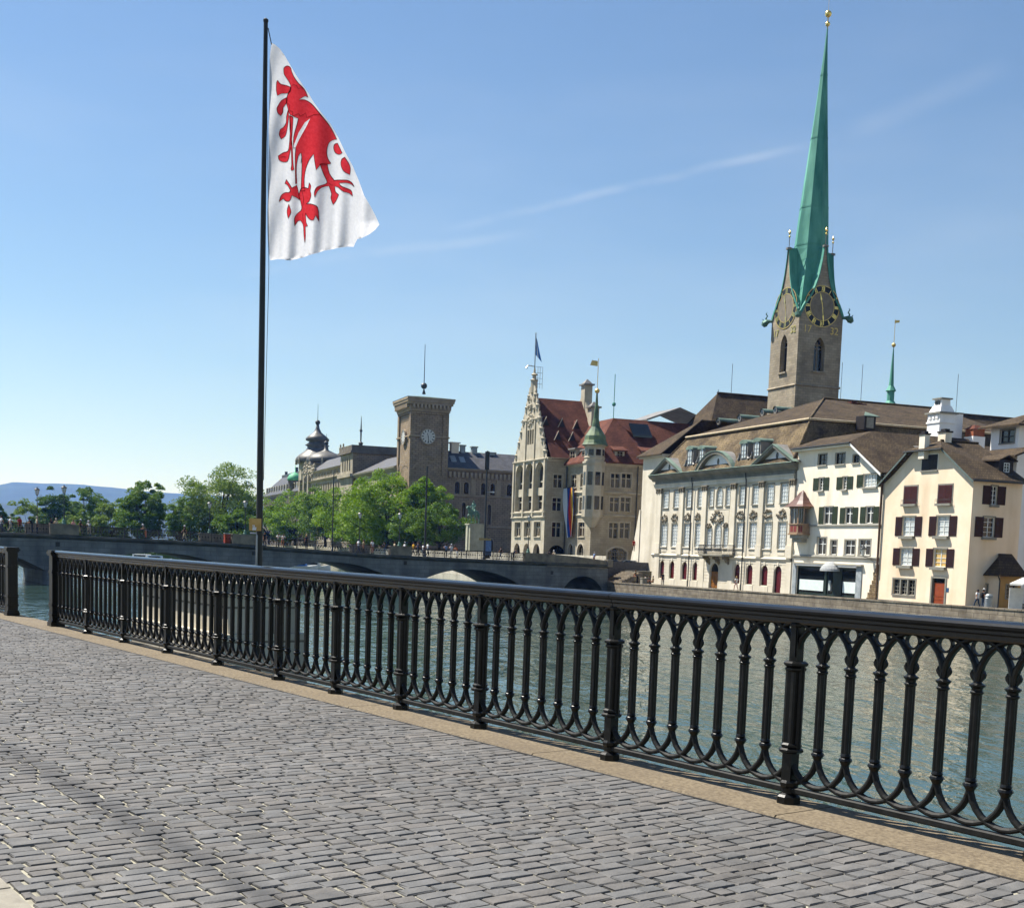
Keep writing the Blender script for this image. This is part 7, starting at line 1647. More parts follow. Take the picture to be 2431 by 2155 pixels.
for o in pw: b3.window('E', 0, o, WINF, GLASS, 2, 3, shutters=(SHUT_G, .75, False), surround=(.12, .03, GS), sill=(GS, .18))
put('wall', MB().box(15.7, 15.99, .02, 12, 0, 11).box(.01, .3, .02, 12, 0, 11), PINKISH, b3.root)
put('roof', MB().slab([(-.6, -.6, 10.9), (16.6, -.6, 10.9), (16.6, 6, 14), (-.6, 6, 14)], .2).slab([(-.6, 6, 14), (16.6, 6, 14), (16.6, 12.6, 10.9), (-.6, 12.6, 10.9)], .2), ROOF_BR, b3.root)
put('gable_wall', MB().prism([(0, 11), (12, 11), (6, 13.7)], 15.72, 15.98, tf=lambda x, y, z: (z, x, y)), PINKISH, b3.root)
# ------------------------------------------------------------------ trees
LEAF = {}
def leafmat(nm, c1, c2): return mat(nm, c1, c2, .5, .6, spec=.25, transl=.35, lo=.3, hi=.7)
L1 = leafmat('leaf_bright', '4a7012', '85a020'); L2 = leafmat('leaf_mid', '3f6018', '6b8628'); L3 = leafmat('leaf_olive', '4c6a22', '84983e'); L4 = leafmat('leaf_dark', '2f4a1a', '527028')
def tree(label, base, h, rx, trunk, seed, lm, group, n_clump=70, n_leaf=150, top=None, leaf=.42, name='broadleaf_tree', squash=1.0, lean=0.0):
    g = np.random.default_rng(seed); rr = random.Random(seed)
    o = thing(name, label, 'tree', base, rr.uniform(0, 6), group)
    cz = trunk + (h - trunk) * .47; rz = (h - trunk) * .56; rx = rx * 1.24
    mb = MB(); tr = h * .022 + .06
    mb.tube([(0, 0, -.4), (0, 0, trunk * .5), (lean * .3, 0, trunk), (lean, 0, cz)], [tr * 1.5, tr, tr * .85, tr * .4], 8)
    cl_ = []
    # clumps: spread through the crown, mostly near an uneven outer shell
    lobes = [(g.normal(size=3), g.uniform(.62, 1.28)) for _ in range(14)]
    for i in range(n_clump):
        d = g.normal(size=3); d /= np.linalg.norm(d); d[2] = d[2] * .92 + .08
        k = 1.0
        for lv, ls in lobes:
            c = float(np.dot(d, lv / np.linalg.norm(lv)))
            if c > .72: k = k * (1 + (ls - 1) * (c - .72) / .28)
        r = (g.uniform(.2, 1) ** .42) * .9 * min(k, 1.3)
        p = np.array([lean + d[0] * rx * r, d[1] * rx * r, cz + d[2] * rz * r * squash])
        cl_.append((p, rx * g.uniform(.11, .27)))
        if i % 3 == 0:
            e = Vector(p); s0 = Vector((lean * .5, 0, trunk + (p[2] - trunk) * .25 if p[2] > trunk else trunk * .8)); m_ = s0.lerp(e, .5) + Vector((0, 0, -.1 * rx * rr.random()))
            mb.tube([s0, m_, e], [tr * .38, tr * .2, tr * .06], 5)
    put('trunk', mb, BARK, o)
    P = []; 
    for p, r in cl_:
        q = g.normal(size=(n_leaf, 3)); q /= np.linalg.norm(q, axis=1)[:, None]; q *= (g.uniform(.1, 1, n_leaf) ** .45)[:, None] * r; q[:, 2] *= .48; q[:, 2] += -.35 * (q[:, 0] ** 2 + q[:, 1] ** 2) / max(r, .1)
        P.append(q + p)
    P = np.concatenate(P); n = len(P)
    nv = g.normal(size=(n, 3)) + np.array([0, 0, .9]); nv /= np.linalg.norm(nv, axis=1)[:, None]
    t = np.cross(nv, g.normal(size=(n, 3))); t /= np.linalg.norm(t, axis=1)[:, None]; b_ = np.cross(nv, t)
    s = (leaf * g.uniform(.55, 1.2, n))[:, None]
    V = np.stack([P - t * s * .5, P + b_ * s * .28 - t * s * .05, P + t * s * .5, P - b_ * s * .28 + t * s * .05], 1).reshape(-1, 3)
    me = bpy.data.meshes.new('crown'); me.vertices.add(4 * n); me.vertices.foreach_set('co', V.ravel()); me.loops.add(4 * n); me.loops.foreach_set('vertex_index', np.arange(4 * n, dtype=np.int32))
    me.polygons.add(n); me.polygons.foreach_set('loop_start', np.arange(0, 4 * n, 4, dtype=np.int32)); me.materials.append(lm); me.update(); me.validate()
    link('crown', me, o)
    return o
def tree_px(label, xc, ytop, half, Y, zg, trunk_f, seed, lm, group, **k):
    p = at_y(xc, 1265, Y); h = at_y(xc, ytop, Y).z - zg; r = half / F_PX * Y
    return tree(label, (p.x, p.y, zg), h, r, h * trunk_f, seed, lm, group, **k)
GI = 'trees on the lake island'; ZI = -2.6
tree_px('broad pale olive tree, widest on the lake island, rising behind the bridge', 515, 1105, 104, 335, ZI, .04, 31, L3, GI, n_clump=220, n_leaf=200, leaf=.6)
tree_px('dense upright dark tree with a rounded top beside the pale island tree', 340, 1128, 54, 330, ZI, .05, 32, L2, GI, n_clump=150, n_leaf=210, leaf=.55)
tree_px('small light tree between the dark island tree and low round trees', 262, 1178, 48, 340, ZI, .05, 33, L3, GI, n_clump=80, n_leaf=180, leaf=.55)
tree_px('grey-green rounded island tree behind the striped-shirt stroller', 208, 1153, 46, 372, ZI, .06, 34, L2, GI, n_clump=100, n_leaf=180, leaf=.6)
tree_px('dark rounded island tree behind the near bridge lantern', 138, 1153, 48, 352, ZI, .06, 35, L4, GI, n_clump=110, n_leaf=190, leaf=.55)
tree_px('pale low tree at the edge of the island group', 72, 1180, 46, 360, ZI, .05, 36, L3, GI, n_clump=80, n_leaf=180, leaf=.55)
tree_px('dark low tree at the bridge edge under the wooded hill', 0, 1190, 30, 345, ZI, .05, 37, L4, GI, n_clump=60, n_leaf=180, leaf=.5)
tree_px('small mid green tree beside the broad pale island tree', 428, 1168, 38, 320, ZI, .05, 38, L2, GI, n_clump=80, n_leaf=180, leaf=.5)
tree_px('low olive tree in the dip between two rounded island trees', 178, 1200, 40, 330, ZI, .03, 39, L3, GI, n_clump=70, n_leaf=180, leaf=.5)
tree_px('low mid green tree in front of the broad pale tree', 560, 1190, 50, 318, ZI, .03, 40, L2, GI, n_clump=90, n_leaf=180, leaf=.5)

GQ = 'trees along the far quay'
def tree_q(label, xc, ytop, half, n, seed, lm, trunk_f=.07, **k):
    u, zt = on_n(xc, ytop, n); p = Wp(u, n, 0); zg = -.5; Yd = p.y; h = zt - zg; r = half / F_PX * Yd
    return tree(label, (p.x, p.y, zg), h, r, h * trunk_f, seed, lm, GQ, **k)
tree_q('tall bright green tree before the clock tower, top of the quay row', 925, 1108, 92, 76.5, 41, L1, n_clump=190, n_leaf=200, leaf=.55, squash=1.02)
tree_q('low spreading tree beside the bronze rider', 1046, 1184, 66, 78, 42, L2, .12, n_clump=90, n_leaf=180, leaf=.42, squash=.95)
tree_q('bright green tree left of the tallest quay tree', 838, 1152, 88, 76, 43, L1, n_clump=140, n_leaf=190, leaf=.55)
tree_q('mid green quay tree in front of the domed house', 775, 1148, 66, 77, 44, L2, n_clump=100, n_leaf=180, leaf=.6)
tree_q('low bright quay tree below the mansard house', 702, 1172, 78, 76, 45, L1, n_clump=120, n_leaf=180, leaf=.65)
tree_q('rounded low quay tree next to the flagpole plate', 640, 1190, 66, 75.5, 46, L2, n_clump=100, n_leaf=180, leaf=.7)
tree_q('light green quay tree reaching up to the clock tower wall', 1008, 1122, 50, 77.5, 47, L1, .3, n_clump=110, n_leaf=170, leaf=.45)
tree_q('wide bright quay tree filling the gap behind the parapet block lantern', 878, 1196, 84, 75.5, 48, L1, .04, n_clump=110, n_leaf=180, leaf=.55)
tree_q('dark green quay tree behind the slim tram mast', 985, 1195, 56, 76, 49, L2, .08, n_clump=100, n_leaf=180, leaf=.5)

# ------------------------------------------------------------------ people
SKIN = mat('skin', '9c6b50', 'b07e62', 4, .6)
HAIRS = {k: mat('hair_' + k, c, c, 5, .7) for k, c in (('dark', '1d1613'), ('brown', '4a3322'), ('fair', 'a58a58'), ('grey', '9a9690'))}
CLO = {k: mat('cloth_' + k, c, None, 5, .85) for k, c in (('white', 'd4d4d2'), ('black', '17181b'), ('navy', '1c2740'), ('red', '8e1f22'), ('beige', 'b5a68a'), ('grey', '6e7074'), ('yellow', 'c99a24'), ('blue', '6f86a8'), ('orange', 'b56a44'), ('pink', 'c28c84'), ('jeans', '34455c'), ('khaki', '7c7256'), ('stripe', '9a9a98'))}
BODY = {}
def body_mesh(pose):
    if pose in BODY: return BODY[pose]
    # one continuous skinned figure, facing -y, 1.74 m tall
    J = dict(pel=(0, 0, .96), waist=(0, 0, 1.1), chest=(0, -.01, 1.33), neck=(0, 0, 1.49), head=(0, -.015, 1.6), crown=(0, .0, 1.7),
             sl=(.17, 0, 1.42), sr=(-.17, 0, 1.42), el=(.23, .03, 1.15), er=(-.23, .03, 1.15), wl=(.22, -.06, .92), wr=(-.22, -.06, .92), hl=(.21, -.1, .82), hr=(-.21, -.1, .82),
             ul=(.1, 0, .9), ur=(-.1, 0, .9), kl=(.11, -.02, .5), kr=(-.11, -.02, .5), al=(.11, .03, .09), ar=(-.11, .03, .09), tl=(.13, -.12, .035), tr=(-.13, -.12, .035))
    if pose == 'walk': J.update(kl=(.11, -.2, .52), al=(.11, -.28, .1), tl=(.12, -.43, .06), kr=(-.11, .06, .5), ar=(-.11, .33, .14), tr=(-.12, .22, .04), el=(.24, .14, 1.17), wl=(.23, .16, .95), hl=(.23, .13, .85), er=(-.24, -.1, 1.17), wr=(-.22, -.28, 1.0), hr=(-.21, -.36, .96))
    if pose == 'lean': J.update(chest=(0, -.2, 1.26), neck=(0, -.29, 1.38), head=(0, -.35, 1.48), crown=(0, -.37, 1.59), sl=(.17, -.24, 1.32), sr=(-.17, -.24, 1.32), el=(.25, -.38, 1.1), er=(-.25, -.38, 1.1), wl=(.16, -.58, 1.1), wr=(-.16, -.58, 1.1), hl=(.08, -.64, 1.1), hr=(-.08, -.64, 1.1))
    if pose == 'phone': J.update(er=(-.24, -.12, 1.2), wr=(-.14, -.34, 1.36), hr=(-.11, -.38, 1.43), el=(.24, -.1, 1.2), wl=(.1, -.34, 1.34), hl=(.08, -.38, 1.41))
    if pose == 'sit': J.update(kl=(.13, -.43, .94), al=(.13, -.42, .5), tl=(.14, -.56, .46), kr=(-.13, -.43, .94), ar=(-.13, -.42, .5), tr=(-.14, -.56, .46), wl=(.18, -.3, 1.0), hl=(.16, -.38, .98), wr=(-.18, -.3, 1.0), hr=(-.16, -.38, .98))
    E = [('pel', 'waist'), ('waist', 'chest'), ('chest', 'neck'), ('neck', 'head'), ('head', 'crown'), ('chest', 'sl'), ('sl', 'el'), ('el', 'wl'), ('wl', 'hl'), ('chest', 'sr'), ('sr', 'er'), ('er', 'wr'), ('wr', 'hr'),
         ('pel', 'ul'), ('ul', 'kl'), ('kl', 'al'), ('al', 'tl'), ('pel', 'ur'), ('ur', 'kr'), ('kr', 'ar'), ('ar', 'tr')]
    rad = dict(pel=(.15, .11), waist=(.135, .10), chest=(.155, .11), neck=(.055, .055), head=(.075, .09), crown=(.06, .07), sl=(.07, .07), sr=(.07, .07), el=(.045, .045), er=(.045, .045), wl=(.034, .034), wr=(.034, .034), hl=(.03, .04), hr=(.03, .04), ul=(.095, .095), ur=(.095, .095), kl=(.062, .062), kr=(.062, .062), al=(.045, .045), ar=(.045, .045), tl=(.042, .035), tr=(.042, .035))
    ks = list(J); me = bpy.data.meshes.new('sk'); me.from_pydata([J[k] for k in ks], [(ks.index(x), ks.index(y)) for x, y in E], [])
    ob = bpy.data.objects.new('sk', me); col.objects.link(ob); md = ob.modifiers.new('s', 'SKIN'); md.use_smooth_shade = True
    for i, k in enumerate(ks): me.skin_vertices[0].data[i].radius = rad[k]; me.skin_vertices[0].data[i].use_root = (k == 'pel')
    sb = ob.modifiers.new('d', 'SUBSURF'); sb.levels = 1; sb.render_levels = 1
    bpy.context.view_layer.update(); m2 = bpy.data.meshes.new_from_object(ob.evaluated_get(bpy.context.evaluated_depsgraph_get())); bpy.data.objects.remove(ob)
    m2.materials.clear()
    for m_ in (SKIN, CLO['white'], CLO['jeans'], CLO['black']): m2.materials.append(m_)
    zn = J['neck'][2] - .01
    def near(c, *kk): return min((Vector(J[k]) - c).length for k in kk)
    for p in m2.polygons:
        c = p.center
        arm = min(near(c, 'el', 'wl', 'hl'), near(c, 'er', 'wr', 'hr')); core = near(c, 'pel', 'waist', 'chest', 'ul', 'ur')
        foot = near(c, 'al', 'tl', 'ar', 'tr')
        if (c - Vector(J['head'])).length < .15 and c.z > zn - .06: k = 0
        elif arm < core and arm < .2 and arm < near(c, 'sl', 'sr') * .9 and arm < near(c, 'kl', 'kr'): k = 0
        elif foot < .1: k = 3
        elif c.z < J['pel'][2] - .02 or near(c, 'kl', 'kr') < .2: k = 2
        else: k = 1
        p.material_index = k; p.use_smooth = True
    BODY[pose] = (m2, J); return BODY[pose]
def person(label, loc, face, shirt, legs, hair, pose='stand', h=1.72, hat=None, extra=None):
    me, J = body_mesh(pose); s = h / 1.74
    o = link('person', me, None, loc, face); o.scale = (s, s, s); tag(o, label, 'person')
    for i, m_ in ((1, CLO[shirt]), (2, CLO[legs])): o.material_slots[i].link = 'OBJECT'; o.material_slots[i].material = m_
    hd = Vector(J['head']); cr = Vector(J['crown'])
    c = hd.lerp(cr, .6)
    put('hair', MB().lathe([(.06, -.10), (.092, -.03), (.098, .03), (.085, .075), (.045, .105), (.001, .115)], 10, (c.x, c.y + .022, c.z), sy=1.08), HAIRS[hair], o, smooth=True)
    if hat: put('hat', MB().lathe([(.13, .03), (.13, .045), (.095, .05), (.09, .12), (.04, .15), (.001, .152)], 12, tuple(c)), CLO[hat], o)
    if extra == 'pack': put('backpack', MB().lathe([(.1, 0), (.15, .06), (.15, .3), (.1, .42), (.02, .46)], 8, (0, .19, 1.0), sy=.7), CLO['black'], o)
    return o
def on_bridge(x, off, label, face, *a, **k):
    d = ray(x, 1290); p = EYEV + d * ((BR.dot(BN) + off) / d.dot(BN)); t_ = (p - BR).dot(BT)
    return person(label, (p.x, p.y, deck(t_)), RZ_B + face, *a, **k)
P_ = on_bridge; AW, TOW, LFT, RGT = pi, 0, pi / 2, -pi / 2
P_(4, 2.0, 'stroller in a white top at the bridge railing under the dark low tree', LFT, 'white', 'jeans', 'dark', 'walk')
P_(25, 3.0, 'stroller in white shirt and pale trousers walking behind the bridge railing', RGT, 'white', 'beige', 'grey', 'walk')
P_(47, 6.5, 'person in a dark red shirt standing tall on the bridge', AW, 'red', 'black', 'dark')
P_(77, 2.2, 'person in dark clothes bending beside the man in beige', LFT, 'black', 'navy', 'dark', 'lean')
P_(88, 1.6, 'man in a beige shirt and dark shorts beside the far parapet block', RGT, 'beige', 'navy', 'grey', h=1.8)
P_(122, 8.6, 'dark-haired person half hidden behind the near parapet block', TOW, 'black', 'black', 'brown')
P_(133, 7.0, 'person in a pale sun hat behind the near parapet block', TOW, 'beige', 'khaki', 'grey', hat='beige')
P_(174, 8.0, 'person in a pink-red top behind the near parapet block', AW, 'pink', 'khaki', 'brown')
P_(191, 1.8, 'person in a black shirt and white cap at the end of the parapet block', RGT, 'black', 'khaki', 'dark', 'walk', hat='white')
P_(212, 1.4, 'person in a striped grey shirt and white hat leaning over the bridge railing', TOW, 'stripe', 'beige', 'grey', 'lean', hat='white')
P_(346, 4.0, 'cyclist-like walker in tan trousers in the middle of the bridge', LFT, 'khaki', 'orange', 'grey', 'lean', hat='white')
P_(438, 5.0, 'walker with a white cap behind the bridge railing before the red box', LFT, 'black', 'beige', 'dark', 'walk', hat='white')
P_(628, 5.5, 'person in dark clothes just right of the flagpole', AW, 'black', 'black', 'dark')
P_(659, 1.8, 'person in a white shirt leaning on the railing, with a companion close by', AW, 'white', 'khaki', 'dark', 'lean')
P_(671, 2.0, 'companion in a white shirt leaning on the railing beside the other white shirt', AW, 'white', 'orange', 'dark', 'lean')
P_(727, 2.6, 'fair-haired person in black standing alone at the bridge railing', TOW, 'black', 'black', 'fair')
P_(851, 2.8, 'person in a white T-shirt below the far lantern of the domed house', RGT, 'white', 'navy', 'dark', 'walk')
P_(863, 4.0, 'person in brown and black beside the white T-shirt', LFT, 'khaki', 'black', 'brown')
P_(884, 2.4, 'person in a white T-shirt with a pack amid the bridge strollers', AW, 'white', 'orange', 'dark', extra='pack')
P_(915, 3.0, 'dark figure leaning at the railing before the parapet block', TOW, 'black', 'jeans', 'dark', 'lean')
P_(937, 8.5, 'person seen over the parapet block below the clock tower lantern', LFT, 'beige', 'khaki', 'brown')
P_(961, 7.0, 'person in white with a pale cap beyond the parapet block', RGT, 'white', 'jeans', 'dark', 'walk', hat='white')
P_(982, 2.4, 'person in a yellow shirt and dark shorts on the bridge', LFT, 'yellow', 'black', 'dark', 'walk')
P_(993, 3.5, 'tall person in navy walking next to the yellow shirt', LFT, 'navy', 'black', 'dark', 'walk', h=1.82)
P_(1005, 2.2, 'small person in white and grey between two taller strollers', RGT, 'white', 'grey', 'brown', h=1.6)
P_(1016, 2.8, 'man in a white T-shirt and dark trousers walking on the bridge', RGT, 'white', 'black', 'dark', 'walk', h=1.84)
P_(1059, 2.2, 'person in a pale blue shirt and shorts holding a phone on the bridge', TOW, 'blue', 'black', 'dark', 'phone')
P_(1072, 2.0, 'person in white shirt, white trousers and a white cap', TOW, 'white', 'stripe', 'grey', 'phone', hat='white')
P_(1086, 3.0, 'person in an orange top and white shorts bending on the bridge', LFT, 'orange', 'white', 'brown', 'lean')
P_(1190, 2.5, 'person in black walking past the statue end of the bridge', LFT, 'black', 'jeans', 'dark', 'walk')
P_(1220, 3.0, 'dark figure leaning at the bridge end before the stone arcade', RGT, 'black', 'black', 'dark', 'lean')
P_(1308, 1.4, 'dark-clad person leaning on the sloping end parapet', TOW, 'black', 'black', 'dark', 'lean')
P_(1319, 2.2, 'person in a pale sun hat by the sloping end parapet', TOW, 'beige', 'beige', 'grey', 'lean', hat='white')
P_(1412, 5.0, 'person in a blue-grey jacket at the foot of the end parapet', LFT, 'blue', 'navy', 'grey')
def on_quay(x, n, label, face, *a, dz=0.0, **k):
    d = ray(x, 1400); p = EYEV + d * (n / d.dot(NW)); u = p.dot(UW)
    return person(label, (p.x, p.y, qz(u) + dz if u < 160 else .12 + dz), RZ_W + face, *a, **k)
on_quay(1500, 79.0, 'person in a bright red shirt standing by the parked cars', LFT, 'red', 'black', 'dark', dz=1.6)
on_quay(1507, 74.5, 'person in tan trousers on the steps by the quay', RGT, 'beige', 'khaki', 'brown', dz=.2)
on_quay(1512, 73.6, 'person in black crouched over the quay coping', TOW, 'black', 'black', 'dark', 'lean')
on_quay(1531, 74.6, 'seated person in a white shirt, first of the quay sitters', TOW, 'white', 'jeans', 'dark', 'sit', dz=-.45)
on_quay(1540, 74.2, 'seated person in black, middle of the quay sitters', TOW, 'black', 'beige', 'dark', 'sit', dz=-.45)
on_quay(1549, 74.6, 'seated person in brown, last of the quay sitters', TOW, 'khaki', 'black', 'brown', 'sit', dz=-.45)
on_quay(1572, 77.5, 'person in black standing before the first red-draped arch', LFT, 'black', 'black', 'dark')
on_quay(1747, 77.8, 'person in a pale top walking past the palace arches', RGT, 'white', 'pink', 'fair', 'walk')
on_quay(2322, 77.0, 'person in a white shirt and jeans beside the annex', RGT, 'white', 'jeans', 'dark', 'walk')
on_quay(2336, 76.6, 'person in black with a backpack and white cap beside the annex', AW, 'black', 'jeans', 'dark', hat='white', extra='pack', h=1.8)

# ------------------------------------------------------------------ bronze rider
u_, _ = on_n(1122, 1300, 76.5); sp = Wp(u_, 76.5, -.3); pxm = sp.length
zt_ = EYE + (ray(1119, 1186).z / ray(1119, 1186).y) * sp.y; zp_ = EYE + (ray(1121, 1243).z / ray(1121, 1243).y) * sp.y
pd = thing('statue_pedestal', 'tall pale stone pedestal carrying the bronze rider', 'pedestal', sp, RZ_W)
hp = zp_ + .3; wd_ = 1.35
put('shaft', MB().prism([(-wd_, -wd_ * .8), (wd_, -wd_ * .8), (wd_, wd_ * 1.6), (-wd_, wd_ * 1.6)], .5, hp - .25), mat('pedestal_stone', '9a9a86', 'b3b29c', .8, .85, dirt=('5d5f52', .6, .6)), pd)
put('rib', MB().box(-wd_ * .35, wd_ * .25, -wd_ * .8 - .18, -wd_ * .8 + .02, .5, hp - .25), MATS['pedestal_stone'], pd); put('cap', MB().box(-wd_ - .1, wd_ + .1, -wd_ * .8 - .25, wd_ * 1.6 + .1, hp - .25, hp), MATS['pedestal_stone'], pd); put('step', MB().box(-wd_ - .7, wd_ + .7, -wd_ * .8 - .7, wd_ * 1.6 + .7, 0, .5), MATS['pedestal_stone'], pd)
def skin_obj(name, J, E, rad, root, m, parent, loc=(0, 0, 0), sc=1.0):
    ks = list(J); me = bpy.data.meshes.new('sk'); me.from_pydata([J[k] for k in ks], [(ks.index(x), ks.index(y)) for x, y in E], [])
    ob = bpy.data.objects.new('sk', me); col.objects.link(ob); ob.modifiers.new('s', 'SKIN'); 
    for i, k in enumerate(ks): r_ = rad.get(k, .1); me.skin_vertices[0].data[i].radius = r_ if isinstance(r_, tuple) else (r_, r_); me.skin_vertices[0].data[i].use_root = (k == root)
    sb = ob.modifiers.new('d', 'SUBSURF'); sb.levels = 1
    bpy.context.view_layer.update(); m2 = bpy.data.meshes.new_from_object(ob.evaluated_get(bpy.context.evaluated_depsgraph_get())); bpy.data.objects.remove(ob)
    m2.materials.clear(); m2.materials.append(m); m2.polygons.foreach_set('use_smooth', [True] * len(m2.polygons))
    o = link(name, m2, parent, loc); o.scale = (sc, sc, sc); return o
sc_ = (zt_ - zp_) / 3.05
st = thing('bronze_rider', 'green bronze statue of an armoured rider on a standing horse', 'statue', (sp.x, sp.y, zp_), RZ_W + radians(-55))
skin_obj('horse', dict(b0=(-.75, 0, 1.45), b1=(-.2, 0, 1.42), b2=(.45, 0, 1.45), c=(.75, 0, 1.55), n1=(1.0, 0, 1.9), n2=(1.12, 0, 2.15), h1=(1.3, 0, 2.1), h2=(1.55, 0, 1.8), fl=(.65, .18, 1.2), fk=(.72, .2, .75), fa=(.7, .2, .15), ff=(.78, .2, .03), fr=(.65, -.18, 1.2), gk=(1.0, -.2, .95), ga=(.85, -.2, .5), gf=(.9, -.2, .35), hl=(-.8, .2, 1.15), hk=(-.65, .22, .85), ho=(-.95, .22, .5), ha=(-.88, .22, .1), hf=(-.8, .22, .03), il=(-.75, -.2, 1.15), ik=(-.55, -.22, .85), io=(-.8, -.22, .5), ia=(-.72, -.22, .1), if_=(-.64, -.22, .03), t1=(-1.05, 0, 1.4), t2=(-1.25, 0, 1.0), t3=(-1.2, 0, .6)),
    [('b0', 'b1'), ('b1', 'b2'), ('b2', 'c'), ('c', 'n1'), ('n1', 'n2'), ('n2', 'h1'), ('h1', 'h2'), ('b2', 'fl'), ('fl', 'fk'), ('fk', 'fa'), ('fa', 'ff'), ('b2', 'fr'), ('fr', 'gk'), ('gk', 'ga'), ('ga', 'gf'), ('b0', 'hl'), ('hl', 'hk'), ('hk', 'ho'), ('ho', 'ha'), ('ha', 'hf'), ('b0', 'il'), ('il', 'ik'), ('ik', 'io'), ('io', 'ia'), ('ia', 'if_'), ('b0', 't1'), ('t1', 't2'), ('t2', 't3')],
    dict(b0=.32, b1=.32, b2=.34, c=.28, n1=.22, n2=.15, h1=.13, h2=.08, fl=.15, fk=.08, fa=.055, ff=.07, fr=.15, gk=.08, ga=.055, gf=.07, hl=.19, hk=.12, ho=.07, ha=.055, hf=.07, il=.19, ik=.12, io=.07, ia=.055, if_=.07, t1=.09, t2=.1, t3=.05), 'b1', BRONZE, st, sc=sc_)
skin_obj('rider', dict(p=(.0, 0, 1.85), w=(.0, 0, 2.1), c=(.03, 0, 2.4), n=(.05, 0, 2.6), h=(.08, 0, 2.75), t=(.08, 0, 2.95), sl=(.02, .24, 2.5), el=(.1, .36, 2.2), wl=(.4, .25, 2.05), sr=(.02, -.24, 2.5), er=(-.05, -.42, 2.2), wr=(.25, -.4, 2.05), ul=(.05, .2, 1.8), kl=(.35, .36, 1.5), al=(.2, .38, 1.05), tl=(.38, .38, .98), ur=(.05, -.2, 1.8), kr=(.35, -.36, 1.5), ar=(.2, -.38, 1.05), tr=(.38, -.38, .98)),
    [('p', 'w'), ('w', 'c'), ('c', 'n'), ('n', 'h'), ('h', 't'), ('c', 'sl'), ('sl', 'el'), ('el', 'wl'), ('c', 'sr'), ('sr', 'er'), ('er', 'wr'), ('p', 'ul'), ('ul', 'kl'), ('kl', 'al'), ('al', 'tl'), ('p', 'ur'), ('ur', 'kr'), ('kr', 'ar'), ('ar', 'tr')],
    dict(p=.17, w=.15, c=.18, n=.08, h=.12, t=.07, sl=.11, el=.075, wl=.06, sr=.11, er=.075, wr=.06, ul=.14, kl=.1, al=.07, tl=.06, ur=.14, kr=.1, ar=.07, tr=.06), 'p', BRONZE, st, sc=sc_)

# ------------------------------------------------------------------ street furniture, cars, boats
def mast(label, x, y0, y1, off, r=.09):
    d = ray((x[0] + x[1]) / 2, 1290); p = EYEV + d * ((BR.dot(BN) + off) / d.dot(BN)); zt = EYE + ray(x[0], y0).z / ray(x[0], y0).y * p.y; t_ = (p - BR).dot(BT); z0 = deck(t_) if t_ > 0 else 0
    o = thing('tram_mast', label, 'mast', (p.x, p.y, z0)); h = zt - z0
    put('pole', MB().tube([(0, 0, 0), (0, 0, h * .5), (0, 0, h)], [r * 1.5, r * 1.2, r], 8), DARKMET, o); put('collar', MB().lathe([(r * 2.2, 0), (r * 2.2, .3), (r * 1.6, .4)], 8), DARKMET, o); return o, h
mast('slim dark tram mast standing before the bright quay trees', (1010, 1008), 1106, 1280, 8.5, .1)
m_, h_ = mast('tall grey tram mast beside the bronze rider with a boxy head', (1155, 1146), 1070, 1300, 9.0, .11)
put('head_box', MB().box(-.3, .3, -.2, .2, h_ - 2.6, h_ - .1), DARKMET, m_); put('float_lamp', MB().tube([(0, 0, h_ * .62), (.9, -.2, h_ * .62)], .05, 5).lathe([(.05, -.1), (.3, -.05), (.3, .05), (.05, .12)], 8, (.9, -.2, h_ * .62)), GALV, m_); put('direction_sign', MB().box(-.8, .9, -.16, -.11, 2.6, 2.9), mat('sign_ochre', '8a7a4c', '9a8a58', 3, .6), m_)
mast('thin far mast rising above the domed house trees', (789, 789), 1122, 1280, 9.6, .06)
# red box and info column on the bridge
d = ray(539, 1280); p = EYEV + d * ((BR.dot(BN) + .9) / d.dot(BN)); t_ = (p - BR).dot(BT)
o = thing('red_box', 'red-orange box with a pale lid standing on the bridge by the parapet block', 'box', (p.x, p.y, deck(t_)), RZ_B)
put('cabinet', MB().box(-.32, .32, -.25, .25, .0, 1.05), ORANGEB, o); put('lid', MB().box(-.36, .36, -.29, .29, 1.052, 1.12), WHITE, o); put('panel', MB().box(-.22, .22, -.256, -.249, .5, .85), mat('panel_dark', '5a2014'), o)
d = ray(1157, 1300); p = EYEV + d * ((BR.dot(BN) + 14) / d.dot(BN)); o = thing('info_column', 'blue and white information panel at the end of the bridge', 'sign', (p.x, p.y, -.1), RZ_B); put('panel', MB().box(-.6, .6, -.08, .08, .5, 2.6), mat('panel_blue', '3f6190', '587aa6', 3, .4), o); put('foot', MB().box(-.4, .4, -.15, .15, 0, .5), DARKMET, o); put('notice', MB().box(-.4, .4, -.09, -.081, 1.2, 2.3), WHITE, o)
